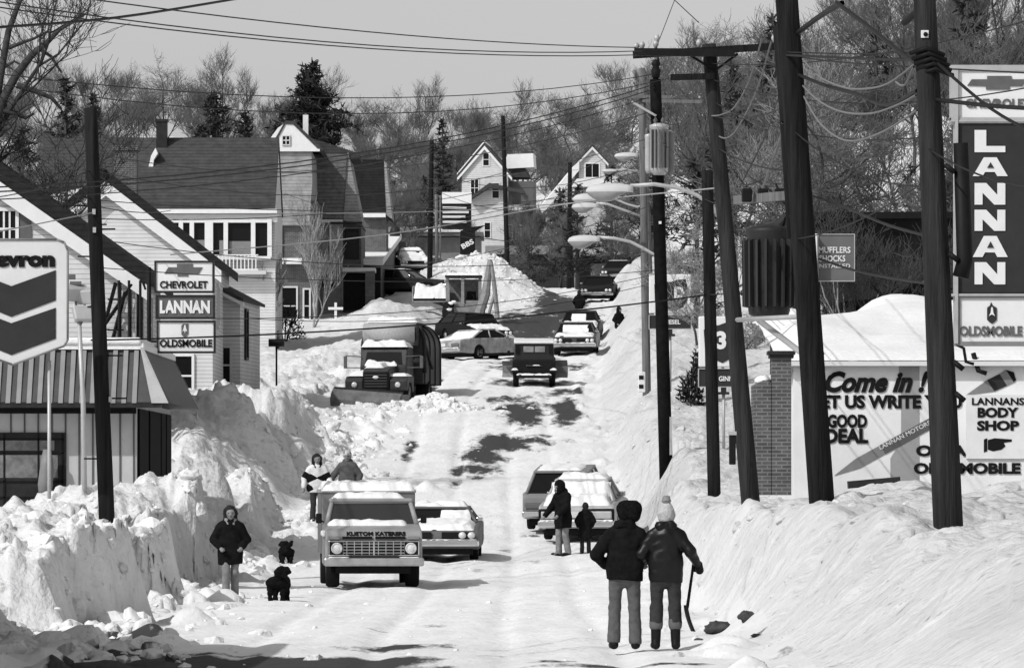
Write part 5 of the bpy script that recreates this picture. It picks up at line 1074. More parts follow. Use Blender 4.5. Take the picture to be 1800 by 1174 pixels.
# ---------------------------------------------------------------- vehicles (front faces -y; ground at z = 0)
def snow_slab(x0, x1, y0, y1, z, h, seed=0, nx=14, ny=10, slope=(0, 0), rag=.12, skirt=.03, patch=.30):
    """a lumpy, patchy layer of snow lying on a panel; slope = height gained per metre along x and y"""
    m = MB(); nx = max(8, min(44, int((x1 - x0) / .055))); ny = max(5, min(40, int((y1 - y0) / .06)))
    U, Vv = np.meshgrid(np.linspace(0, 1, nx + 1), np.linspace(0, 1, ny + 1)); X = x0 + (x1 - x0) * U; Y = y0 + (y1 - y0) * Vv
    sx = seed * 7.3; n = fbm(X * 2.0 + sx, Y * 2.0 - sx, 4, seed); n2 = fbm(X * 7 + sx, Y * 7, 3, seed + 3)
    E = np.minimum(np.minimum(U, 1 - U) * (x1 - x0), np.minimum(Vv, 1 - Vv) * (y1 - y0)) - (n2 - .35) * rag * .8
    k = sst(0, .13, E) * sst(patch - .06, patch + .07, n)
    Z = z + slope[0] * (X - x0) + slope[1] * (Y - y0) + np.where(k > .02, h * (.35 + 1.0 * n) * k + (n2 - .5) * .10 * min(1, h * 8) * k, -skirt)
    vs = np.stack([X, Y, Z], -1).reshape(-1, 3).tolist(); fs = []
    for b in range(ny):
        for a_ in range(nx): a = b * (nx + 1) + a_; fs.append((a, a + 1, a + nx + 2, a + nx + 1))
    return m.add(vs, fs, True)
def wheel(parent, x, y, r, w_, rimmat=LITE, snow=False):
    q = MB(); m = Matrix.Translation((x, y, r)) @ Matrix.Rotation(R(90), 4, 'Y')
    q.lathe([(r * .6, -w_ / 2), (r * .9, -w_ / 2), (r, -w_ * .32), (r, w_ * .32), (r * .9, w_ / 2), (r * .6, w_ / 2)], 22, Matrix.Rotation(R(90), 4, 'Y')); t = q.build('wheel', RUBBER, parent, (x, y, r))
    q = MB(); s = 1 if x > 0 else -1; q.lathe([(r * .6, s * w_ * .5), (r * .55, s * w_ * .36), (r * .2, s * w_ * .40), (r * .18, s * w_ * .5), (.01, s * w_ * .5)] if s > 0 else [(.01, -w_ * .5), (r * .18, -w_ * .5), (r * .2, -w_ * .40), (r * .55, -w_ * .36), (r * .6, -w_ * .5)], 18, Matrix.Rotation(R(90), 4, 'Y')); q.build('rim', rimmat, t)
    return t
def arches(L, wy, r, zs):
    """the lower edge of a body side running from the back to the front, cut by wheel arches"""
    out = []
    for y in sorted(wy, reverse=True):
        out += [(y + r * math.cos(a), zs - .02 + r * math.sin(a) * 1.0) for a in [math.pi * i / 10 for i in range(11)]]
    return out
def car(name, label, x, d, rz, mat, W=1.95, L=5.3, wy=(.95, 3.95), hood=.80, cowl=.95, deck=.92, roof=1.38, gh=(1.75, 2.45, 3.6, 4.35), zs=.30, group=None, face='sedan', snow=(), z=None, wagon=False, cat='car', pitch=True, lights=LENS, tl=(.44, .15, None)):
    z = gz(x, d) + .02 if z is None else z
    t = thing(name, label, cat, (x, d, z), rz, group)
    if pitch:
        s = math.atan2(float(zr(d + 3) - zr(d - 3)), 6.0); t.rotation_euler[0] = s * math.cos(rz); t.rotation_euler[1] = -s * math.sin(rz) * -1
    r = .33
    poly = [(.03, .36), (.0, .60), (.05, hood - .03), (.18, hood), (gh[0], cowl), (gh[3], cowl), (L - .15, deck), (L - .02, deck - .08), (L, .58), (L - .05, .36)] + arches(L, wy, r + .07, zs)
    q = MB(); q.prism(poly, 'x', -W / 2, W / 2, bev=.045); q.build('body', mat, t)
    q = MB(); q.box((0, L / 2, .3), (W - .3, L - .6, .26)); q.build('chassis', BLACK, t)
    hw = W / 2 - .10; rw = W / 2 - .30
    A = [(-hw, gh[0], cowl), (hw, gh[0], cowl), (hw, gh[3], cowl), (-hw, gh[3], cowl)]; B = [(-rw, gh[1], roof), (rw, gh[1], roof), (rw, gh[2], roof), (-rw, gh[2], roof)]
    q = MB(); q.add([A[0], A[1], B[1], B[0]], [(0, 1, 2, 3)]); q.build('windscreen', GLASS, t)
    q = MB(); q.add([A[2], A[3], B[3], B[2]], [(0, 1, 2, 3)]); q.build('rear_window', GLASS, t)
    for a, b, c, e in ((1, 2, 2, 1), (3, 0, 0, 3)): q = MB(); q.add([A[a], A[b], B[c], B[e]], [(0, 1, 2, 3)]); q.build('side_window', GLASS, t)
    q = MB(); q.box((0, (gh[1] + gh[2]) / 2, roof + .01), (2 * rw + .08, gh[2] - gh[1] + .12, .07), bev=.03)
    for i in range(4): q.tube([Vector(A[i]), Vector(B[i])], [.045, .04], 6)
    for s in (-1, 1): yb = (gh[1] + gh[2]) / 2; q.tube([(s * hw, yb + .1, cowl), (s * rw, yb, roof)], .04, 6)
    q.build('roof', mat, t)
    for y_, nm in ((-.06, 'front_bumper'), (L + .06, 'rear_bumper')):
        q = MB(); q.box((0, y_, .47), (W + .02, .14, .17), bev=.04); q.build(nm, CHROME, t)
    if face == 'twin':
        for s in (-1, 1): q = MB(); q.box((s * W * .24, -.015, .66), (W * .36, .05, .19), bev=.015); q.build('grille', BLACK, t)
    else:
        q = MB(); q.box((0, -.015, .66), (W * .55, .05, .20), bev=.015); q.build('grille', BLACK, t)
    for s in (-1, 1):
        for k in (0, 1):
            q = MB(); m = Matrix.Translation((s * (W / 2 - .17 - k * .21), -.045, .67)) @ Matrix.Rotation(R(90), 4, 'X'); q.lathe([(.088, -.03), (.088, .0), (.07, .025), (.01, .04)], 14, m); q.build('headlight', lights, t)
        q = MB(); q.box((s * (W / 2 - .06 - tl[0] / 2), L + .01, .68), (tl[0], .05, tl[1]), bev=.03); q.build('tail_light', tl[2] or M('tail_light', .12, .25), t)
        if tl[2]: q = MB(); q.box((s * (W / 2 - .06 - tl[0] / 2), L - .005, .68), (tl[0] + .12, .05, tl[1] + .11), bev=.04); q.build('lamp_surround', BLACK, t)
        for y_ in wy: wheel(t, s * (W / 2 - .13), y_, r, .20)
        q = MB(); q.box((s * (W / 2 - .02), gh[0] + .28, cowl + .07), (.15, .08, .11), bev=.02); q.box((s * (W / 2 - .06), gh[0] + .28, cowl + .0), (.04, .05, .08)); q.build('wing_mirror', CHROME, t)
    q = MB(); q.box((0, L + .02, .70), (.32, .03, .15)); q.build('number_plate', OFFW, t)
    dk = {'hood': (-hw, hw, .12, gh[0] - .05, (hood + .01), (0, (cowl - hood) / gh[0])), 'deck': (-hw, hw, gh[3] + .05, L - .12, cowl, (0, -(cowl - deck) / (L - gh[3]))), 'roof': (-rw, rw, gh[1], gh[2], roof + .04, (0, 0)),
          'screen': (-hw + .1, hw - .1, gh[0] + .03, gh[1] - .05, cowl + .02, (0, (roof - cowl) / (gh[1] - gh[0]))), 'back': (-hw + .1, hw - .1, gh[2] + .05, gh[3] - .03, roof + .0, (0, -(roof - cowl) / (gh[3] - gh[2]))),
          'front_bumper': (-W / 2, W / 2, -.12, .0, .56, (0, 0)), 'rear_bumper': (-W / 2, W / 2, L, L + .13, .56, (0, 0))}
    for i, (wh, h, *fr) in enumerate(snow):
        a = list(dk[wh]); 
        if fr: w0, w1 = a[0], a[1]; a[0] = w0 + (w1 - w0) * fr[0]; a[1] = w0 + (w1 - w0) * fr[1]
        snow_slab(a[0], a[1], a[2], a[3], a[4], h, i * 7 + int(d), slope=a[5], nx=16, ny=8).build('snow_cover', CLEAN, t)
    return t
# -- catering pickup truck
d = 108.5; x = (657 - 900) * d / F
TR = thing('catering_truck', 'pale pickup truck lettered KUSTOM KATERERS with snow topped box body, driving toward the viewer', 'truck', (x, d, gz(x, d)), R(3.4))
TP = M('truck_paint', .27, .38, nscale=3, namp=.08); TPD = M('truck_side_paint', .17, .5, nscale=3, namp=.12)
W = 1.94; TR.scale = (.955,) * 3
q = MB(); q.prism([(.05, .50), (0, .62), (.0, .965), (.03, 1.03), (.11, 1.13), (.24, 1.17), (1.25, 1.27), (1.35, 1.26), (2.6, 1.26), (2.6, .45)] + [(.88 + .46 * math.cos(a), .42 + .46 * math.sin(a)) for a in [math.pi * i / 10 for i in range(11)]], 'x', -W / 2, W / 2, bev=.05); q.build('body', TP, TR)
hw = W / 2 - .06; rw = W / 2 - .18
A = [(-hw, 1.22, 1.26), (hw, 1.22, 1.26), (hw, 2.55, 1.26), (-hw, 2.55, 1.26)]; B = [(-rw, 1.52, 1.71), (rw, 1.52, 1.71), (rw, 2.45, 1.71), (-rw, 2.45, 1.71)]
q = MB(); q.add([A[0], A[1], B[1], B[0]], [(0, 1, 2, 3)]); q.build('windscreen', M('cab_glass', .03, .08, spec=.6), TR)
for a, b, c, e in ((1, 2, 2, 1), (3, 0, 0, 3)): q = MB(); q.add([A[a], A[b], B[c], B[e]], [(0, 1, 2, 3)]); q.build('side_window', GLASS, TR)
q = MB()
for i in range(4): q.tube([Vector(A[i]), Vector(B[i])], [.055, .05], 6)
q.tube([B[0], B[1]], .05, 6); q.box((0, 2.0, 1.74), (2 * rw + .1, 1.1, .09), bev=.035); q.build('cab_roof', TP, TR)
q = MB(); q.box((-.03, 3.9, 1.28), (1.90, 3.4, 1.28), bev=.03); q.build('box_body', TPD, TR)
q = MB(); q.box((-.03, 3.9, 1.93), (1.94, 3.44, .07)); q.build('box_trim', LITE, TR)
snow_slab(-1.0, .94, 2.15, 5.6, 1.96, .16, 3, nx=26, ny=12, rag=.04, patch=0).build('box_snow', CLEAN, TR)
snow_slab(-.82, .7, 1.46, 2.4, 1.785, .11, 4, nx=22, ny=8).build('roof_snow', CLEAN, TR)
snow_slab(-.94, .74, .85, 1.32, 1.215, .10, 5, nx=24, ny=8, slope=(0, .15)).build('hood_snow', CLEAN, TR)
q = MB(); q.box((-.98, .75, 1.08), (.10, 1.1, .12), bev=.04); q.build('wing_snow', CLEAN, TR)
q = MB(); q.box((0, -.03, .79), (W - .12, .06, .31), bev=.02); g = q.build('grille_surround', CHROME, TR)
for s in (-1, 1):
    q = MB(); q.box((s * .31, -.065, .79), (.60, .03, .26)); q.build('grille', BLACK, TR)
    q = MB()
    for i in range(4): q.box((s * .31, -.085, .70 + i * .06), (.60, .015, .012))
    for i in range(4): q.box((s * (.09 + i * .15), -.083, .79), (.012, .012, .26))
    q.build('grille_bar', LITE, TR)
    q = MB(); q.box((s * .75, -.068, .79), (.27, .03, .26)); q.build('lamp_bezel', BLACK, TR)
    q = MB(); m = Matrix.Translation((s * .74, -.09, .79)) @ Matrix.Rotation(R(90), 4, 'X'); q.lathe([(.105, -.04), (.115, .0), (.095, .02), (.09, .0), (.06, .03), (.01, .035)], 18, m); q.build('headlight', LENS, TR)
    q = MB(); q.box((s * .79, -.02, 1.0), (.24, .05, .07), bev=.012); q.build('indicator', GREY, TR)
    q = MB(); q.box((s * .33, -.015, 1.0), (.60, .04, .055)); q.build('bonnet_slot', BLACK, TR)
    wheel(TR, s * .80, .88, .36, .27); wheel(TR, s * .82, 4.3, .36, .27)
    q = MB(); q.box((s * 1.06, 1.45, 1.38), (.12, .06, .20), bev=.02); q.tube([(s * .95, 1.5, 1.30), (s * 1.06, 1.46, 1.36)], .015, 5); q.build('wing_mirror', BLACK, TR)
q = MB(); q.box((0, -.085, .79), (.03, .03, .28)); q.build('grille_divider', CHROME, TR)
q = MB(); q.box((0, -.12, .52), (W + .06, .16, .17), bev=.04); q.build('front_bumper', M('bumper_metal', .38, .35, metal=.6, nscale=5, namp=.2), TR)
q = MB(); q.box((0, -.14, .618), (1.0, .1, .03)); q.build('number_plate', DARK, TR)
for s in (-1, 1): snow_slab(s * .68 - .26, s * .68 + .26, -.16, -.02, .61, .035, 9 + s, nx=10, ny=4).build('bumper_snow', CLEAN, TR)
q = MB(); q.box((0, 2.6, .38), (1.5, 4.6, .2)); q.build('chassis', BLACK, TR)
text('lettering', 'KUSTOM KATERERS', .10, INK, TR, (.05, .022, 1.045), rot=(R(51), 0, 0), width=1.18, off=.05, ext=.004)
for s in (-1, 1): q = MB(); q.box((s * .42, 2.3, 1.38), (.42, .16, .34), bev=.06); q.build('seat', BLACK, TR)
# -- sedan following the truck
sb_ = car('sedan', 'dark sedan half hidden behind the catering truck, snow on its hood and roof', (768 - 900) * .0128, 127.5, R(-1), MID, face='twin', roof=1.30, snow=[('hood', .13), ('roof', .16), ('front_bumper', .06), ('screen', .05, .5, 1)])
sb_.scale = (.97, .95, .88)
# -- station wagon and sedan being cleared on the right
car('station_wagon', 'grey station wagon parked at the right with its tailgate toward the viewer', 1.61, 148.3, R(176), GREY, W=1.95, roof=1.5, gh=(1.75, 2.4, 4.95, 5.15), snow=[('roof', .06, .1, 1)], cowl=.98, deck=.98)
car('sedan', 'snow caked sedan parked before the wagon, being dug out by man and child', 2.04, 144.3, R(175), LITE, W=1.86, roof=1.42, gh=(1.7, 2.3, 3.5, 4.3), snow=[('roof', .14), ('back', .10), ('deck', .24), ('rear_bumper', .05)], tl=(.62, .2, LITE))
# -- jeep with plough seen from behind
d = 215.6; x = (939 - 900) * (d - 3.6) / F
J = thing('jeep', 'black hardtop jeep driving away up the middle of the street with plough blade in front', 'jeep', (x, d, gz(x, d)), R(180)); J.rotation_euler[0] = -.075
W = 1.62
q = MB(); q.prism([(0, .5), (0, .95), (1.2, 1.0), (3.6, 1.0), (3.6, .5)] + [(2.95 + .42 * math.cos(a), .42 + .42 * math.sin(a)) for a in [math.pi * i / 8 for i in range(9)]] + [(.65 + .42 * math.cos(a), .42 + .42 * math.sin(a)) for a in [math.pi * i / 8 for i in range(9)]], 'x', -W / 2, W / 2, bev=.03); q.build('body', BLACK, J)
q = MB(); q.box((0, 2.5, 1.32), (1.50, 2.2, .66), bev=.06, taper=(.96, .97)); q.build('hard_top', M('hardtop_black', .02, .5), J)
q = MB(); q.box((0, 2.5, 1.675), (1.5, 2.3, .09), bev=.035); q.build('roof', WHITE, J)
for s in (-1, 1):
    q = MB(); q.box((s * .21, 3.60, 1.42), (.38, .03, .22), bev=.01); q.build('rear_window', M('jeep_glass', .22, .2, nscale=5, namp=.4), J)
    q = MB(); q.box((s * .62, 3.62, 1.40), (.14, .02, .3)); q.build('side_pane', GLASS, J)
    for y_ in (.65, 2.95): wheel(J, s * .68, y_, .38, .22)
    q = MB(); q.box((s * .72, 3.66, .62), (.26, .2, .1)); q.build('fender', BLACK, J)
    snow_slab(s * .72 - .14, s * .72 + .14, 3.55, 3.78, .675, .08, 2 + s, nx=8, ny=5).build('fender_snow', CLEAN, J)
    q = MB(); q.box((s * .95, 1.3, 1.15), (.1, .06, .2)); q.build('wing_mirror', BLACK, J)
q = MB(); q.box((0, 3.72, .42), (1.3, .14, .14)); q.build('rear_bumper', BLACK, J)
snow_slab(-.66, .66, 3.64, 3.82, .49, .09, 8, nx=22, ny=5).build('bumper_snow', CLEAN, J)
snow_slab(-.28, .3, 3.58, 3.66, .84, .05, 9, nx=10, ny=4).build('tailgate_snow', CLEAN, J)
q = MB(); q.prism([(-.32, .15), (-.42, .3), (-.40, .6), (-.22, .82), (-.18, .82), (-.34, .58), (-.36, .3), (-.26, .15)], 'x', -1.25, 1.25); b_ = q.build('plough_blade', GREY, J); b_.rotation_euler[2] = R(-8)
q = MB(); q.tube([(-.3, .2, .4), (-.3, -.3, .45)], .05, 6); q.tube([(.3, .2, .4), (.3, -.3, .45)], .05, 6); q.build('plough_frame', BLACK, J)
snow_slab(-.0 + .9, 1.25, -.32, -.1, .82, .06, 12, nx=8, ny=4).build('blade_snow', CLEAN, J)
# -- cars up the street
car('coupe', 'two door hardtop coupe plastered with snow, turned sideways across the street', (793 - 900) * .0250, 250, R(139), M('coupe_paint', .30, .6, nscale=2.5, namp=.5), W=1.95, L=5.3, wy=(1.0, 3.95), roof=1.32, gh=(1.9, 2.6, 3.45, 4.35), snow=[('deck', .07), ('back', .05), ('rear_bumper', .07), ('hood', .05)])
co_ = bpy.data.objects['coupe']; co_.location = Vector(co_.location) + Vector((3.15, 4.2, .1))
car('wagon', 'black car with snowy front stopped behind the sideways coupe', (868 - 900) * .0268, 268, R(22), BLACK, roof=1.45, gh=(1.6, 2.1, 4.4, 5.0), snow=[('hood', .12), ('front_bumper', .05)])
car('sedan', 'dark split nosed sedan with patchy snow facing the viewer beyond the jeep', (1009 - 900) * .0257, 257, R(-3), M('sedan_dark', .05, .4), W=1.98, face='twin', hood=.84, snow=[('hood', .07), ('front_bumper', .07), ('screen', .03, .1, .9)])
car('sedan', 'second dark sedan close behind the split nosed one, window patched with snow', (1018 - 900) * .0270, 271, R(-3), DARK, roof=1.42, snow=[('hood', .12), ('screen', .03, .2, .7)])
car('sedan', 'black sedan with bright lamps coming over the rise near the street top', (1048 - 900) * .0328, 328, R(-4), BLACK, lights=LENS, snow=[('front_bumper', .04, .2, .8)])
car('sedan', 'farthest dark sedan parked against the snow at the street top', (1081 - 900) * .0375, 375, R(-6), DARK, snow=[('roof', .03)])
car('sedan', 'pale snow covered car parked beside the low black building', (731 - 900) * .0350, 350, R(8), OFFW, snow=[('roof', .18), ('hood', .2), ('screen', .08)])
car('sedan', 'dark car sunk in snow behind the loader cab', (790 - 900) * .0322, 322, R(70), DARK, snow=[('roof', .05)], z=P(790, 517, 322).z, pitch=False)
car('car', 'dark car parked in shade before the black garage', (1440 - 900) * .0166, 166, R(-84), BLACK, snow=[('roof', .03)], z=4.45, pitch=False); bpy.data.objects['car'].name = 'parked_car'
# -- refuse truck with plough
d = 201.5; x = (662 - 900) * d / F
G = thing('refuse_truck', 'dark refuse truck with snowy hood and angled plough blade pushing snow at the left', 'truck', (x, d, 2.78), R(-9))
RB = M('truck_black', .040, .5, nscale=4, namp=.4)
q = MB(); q.prism([(-.1, .55), (-.1, 1.22), (0, 1.30), (1.35, 1.42), (1.4, .5)], 'x', -.48, .48, bev=.06); q.build('hood', RB, G)
q = MB(); q.box((0, -.14, .88), (.94, .08, .62), bev=.04); gr = q.build('grille', BLACK, G)
q = MB()
for i in range(5): q.box((0, -.19, .66 + i * .1), (.8, .02, .02))
q.build('grille_bar', MID, gr)
q = MB(); q.ell((0, -.2, .98), (.11, .03, .06), 12, 8); q.build('badge', WHITE, gr)
for s in (-1, 1):
    q = MB(); q.prism([(-.1, .55), (-.12, .88), (.1, 1.02), (1.3, 1.05), (1.3, .5), (1.05, .45), (.8, .8), (.35, .8), (.1, .5)], 'x', s * .48, s * 1.12, bev=.04); q.build('fender', RB, G)
    q = MB(); m = Matrix.Translation((s * .78, -.12, .72)) @ Matrix.Rotation(R(90), 4, 'X'); q.lathe([(.1, -.03), (.1, .02), (.07, .04), (.01, .045)], 14, m); q.build('headlight', LENS, G)
    wheel(G, s * .95, .6, .45, .28); wheel(G, s * .95, 4.3, .48, .45)
    q = MB(); q.box((s * 1.38, 1.35, 1.55), (.12, .06, .44), bev=.02); q.tube([(s * .8, 1.4, 1.75), (s * 1.38, 1.35, 1.78)], .018, 5); q.tube([(s * .8, 1.4, 1.35), (s * 1.38, 1.35, 1.36)], .018, 5); q.build('wing_mirror', MID, G)
snow_slab(-1.05, -.15, .02, 1.28, 1.06, .16, 21, patch=.0).build('fender_snow', CLEAN, G); snow_slab(.35, 1.1, .05, 1.28, 1.05, .10, 22, patch=.12).build('fender_snow', CLEAN, G)
snow_slab(-.5, .22, .25, 1.5, 1.32, .14, 23, patch=.0, slope=(0, .1)).build('hood_snow', CLEAN, G)
q = MB(); q.prism([(1.35, .6), (1.35, 1.42), (1.6, 2.05), (1.75, 2.12), (2.7, 2.12), (2.75, .6)], 'x', -.85, .85, bev=.06); q.build('cab', RB, G)
q = MB(); q.add([(-.68, 1.35, 1.47), (.68, 1.35, 1.47), (.62, 1.575, 1.98), (-.62, 1.575, 1.98)], [(0, 1, 2, 3)]); q.build('windscreen', GLASS, G)
snow_slab(-.66, .5, 1.22, 1.42, 1.44, .26, 24, patch=.2, slope=(0, .4)).build('windscreen_snow', CLEAN, G)
snow_slab(-.85, .85, 1.5, 2.7, 2.12, .2, 25, patch=0).build('cab_snow', CLEAN, G)
for i in range(5): q = MB(); q.ell((-.6 + i * .3, 1.62, 2.14), (.05, .05, .04), 8, 6); q.build('cab_lamp', MID, G)
q = MB(); sec = [(-1.14, .8)] + [(-1.14 + .75 - .75 * math.cos(a), 2.15 + .85 * math.sin(a)) for a in [math.pi * i / 16 for i in range(9)]] + [(1.14 - .75 + .75 * math.sin(a), 2.15 + .85 * math.cos(a)) for a in [math.pi * i / 16 for i in range(9)]] + [(1.14, .8)]
q.prism(sec, 'y', 3.15, 7.0, bev=.05); q.build('packer_body', RB, G)
q = MB()
for yy in (3.3, 4.4, 5.5, 6.6): q.prism([(a * 1.035, b * 1.0 + (.03 if b > 1 else 0)) for a, b in sec], 'y', yy, yy + .1)
q.build('body_hoop', DARK, G)
q = MB(); q.cyl((-.98, 2.95, 2.58), (.90, 2.95, 2.58), .40, 24); q.build('ram_housing', M('drum_grey', .36, .6, nscale=30, namp=.3), G)
q = MB(); q.box((0, 2.86, 2.12), (1.1, .1, .05)); q.build('crossbar', LITE, G)
q = MB(); q.box((.95, 3.1, 2.5), (.12, .9, .7), bev=.03); q.tube([(1.0, 3.0, 2.95), (1.15, 3.2, 2.4), (1.2, 3.1, 1.2)], .07, 8); q.tube([(1.15, 3.4, 2.2), (1.2, 4.6, 1.4)], .06, 8); q.build('lift_arm', DARK, G)
snow_slab(-1.0, .9, 3.25, 6.4, 3.04, .18, 26, patch=.1).build('body_snow', CLEAN, G)
q = MB(); q.box((0, 3.6, .62), (1.0, 6.6, .3)); q.build('chassis', BLACK, G)
bl = MB(); pr = [(.0, -.38), (-.16, -.25), (-.2, .0), (-.14, .25), (.0, .42), (.05, .42), (-.08, .24), (-.14, .0), (-.1, -.24), (.05, -.38)]; bl.prism(pr, 'x', -1.5, 1.45); b_ = bl.build('plough_blade', M('blade_metal', .12, .5, nscale=3, namp=.4), G, (-.1, -1.1, .12), (0, R(4), R(-24)))
q = MB(); q.box((0, -.02, .40), (2.9, .08, .06)); q.build('blade_edge', DARK, b_)
q = MB(); q.box((1.42, .2, -.05), (.06, .5, .75)); q.build('blade_end', GREY, b_)
q = MB(); q.tube([(-.4, -.1, .5), (-.4, -1.0, .4)], .07, 6); q.tube([(.4, -.1, .5), (.4, -.9, .4)], .07, 6); q.tube([(-.4, -.9, .45), (.4, -.9, .45)], .07, 6); q.build('plough_frame', BLACK, G)
# -- loader with backhoe
d = 297; x = (815 - 900) * d / F; zz = P(815, 572, d).z
Lo = thing('loader', 'grey backhoe loader with raised snowy bucket working at the heap beside the street', 'loader', (x, d, zz), R(0))
LG = M('loader_paint', .22, .6, nscale=4, namp=.3)
q = MB()
for (x_, y_) in ((-.85, 0), (-.05, -.1), (.85, 0), (-.85, 1.5), (.85, 1.5)): q.box((x_, y_, 1.75), (.16, .14, 1.6))
q.box((0, .7, .95), (1.86, 1.7, .16)); q.box((0, -.06, 1.0), (1.8, .14, .22)); q.box((0, -.06, .55), (1.5, .3, .8)); q.box((.5, -.05, 1.15), (.8, .05, .3)); q.box((-.5, -.05, 1.12), (.75, .05, .22)); q.box((.93, .7, 1.25), (.06, 1.5, .6)); q.build('cab_frame', LG, Lo)
q = MB(); q.box((0, 1.45, 1.8), (1.7, .03, 1.3)); q.build('rear_glass', GLASSG, Lo)
q = MB(); q.box((0, .7, 2.56), (1.95, 1.9, .1), bev=.03); q.build('cab_roof', DARK, Lo)
snow_slab(-.9, .9, -.2, 1.6, 2.61, .14, 31, nx=14, ny=8).build('roof_snow', CLEAN, Lo)
q = MB(); q.box((.4, .5, 1.15), (.5, .5, .2), bev=.05); q.box((.4, .75, 1.5), (.5, .12, .6), bev=.05); q.build('seat', BLACK, Lo)
q = MB(); v = Matrix.Translation((.35, .1, 1.45)) @ Matrix.Rotation(R(60), 4, 'X')
pts = [v @ Vector((.2 * math.cos(a), .2 * math.sin(a), 0)) for a in [math.tau * i / 14 for i in range(15)]]; q.tube(pts, .025, 5); q.build('steering_wheel', BLACK, Lo)
q = MB(); q.tube([(.7, -.9, .2), (1.15, -.9, 1.6), (1.38, -.8, 3.4)], [.26, .24, .12], 8, smooth=False); q.build('boom', LG, Lo)
q = MB(); q.tube([(1.78, -1.1, .3), (1.62, -1.0, 1.9), (1.45, -.9, 3.3)], [.12, .12, .08], 8, smooth=False); q.tube([(1.25, -1.1, .3), (1.6, -1.05, 1.6)], [.08, .08], 8); q.build('dipper', LG, Lo)
q = MB(); q.box((.9, -.8, .3), (1.2, .4, .5), bev=.05); q.build('swing_post', DARK, Lo)
q = MB(); q.prism([(-.1, -.42), (.35, -.42), (.75, -.2), (.8, .42), (.7, .45), (.6, -.1), (.3, -.34), (-.1, -.36)], 'x', -.95, .95); bk = q.build('bucket', LG, Lo, (-1.72, .4, 1.65))
for s in (-1, 1): q = MB(); q.prism([(-.1, -.42), (.35, -.42), (.75, -.2), (.8, .42), (.3, .30)], 'x', s * .95 - .03, s * .95 + .03); q.build('bucket_side', LG, bk)
snow_slab(-.9, .9, .0, .7, -.2, .5, 33, nx=16, ny=10, slope=(0, .5)).build('bucket_snow', CLEAN, bk)
q = MB(); q.tube([(-1.3, .9, 1.5), (-.9, 1.2, 1.1)], .1, 8); q.tube([(-2.2, .9, 1.5), (-1.0, 1.3, 1.1)], .1, 8); q.build('lift_arm', LG, Lo)
for (x_, y_, r_) in ((-.75, -.3, .62), (.75, 1.2, .62)):
    w_ = wheel(Lo, x_, y_, r_, .38); w_.rotation_euler[2] = R(-20)
    for k in range(9): a = k * .7; q = MB(); q.ell((math.copysign(.2, x_) * (-1 if x_ < 0 else 1) * (1 if x_ > 0 else -1) * (-1 if x_ < 0 else 1), math.cos(a) * r_ * .95, math.sin(a) * r_ * .95), (.16, .09, .09), 8, 6, noise=.4, seed=k); q.build('tyre_snow', CLEAN, w_)
q = MB(); q.box((-.1, 2.6, .9), (1.1, 2.2, .9), bev=.08); q.build('engine_hood', LG, Lo)
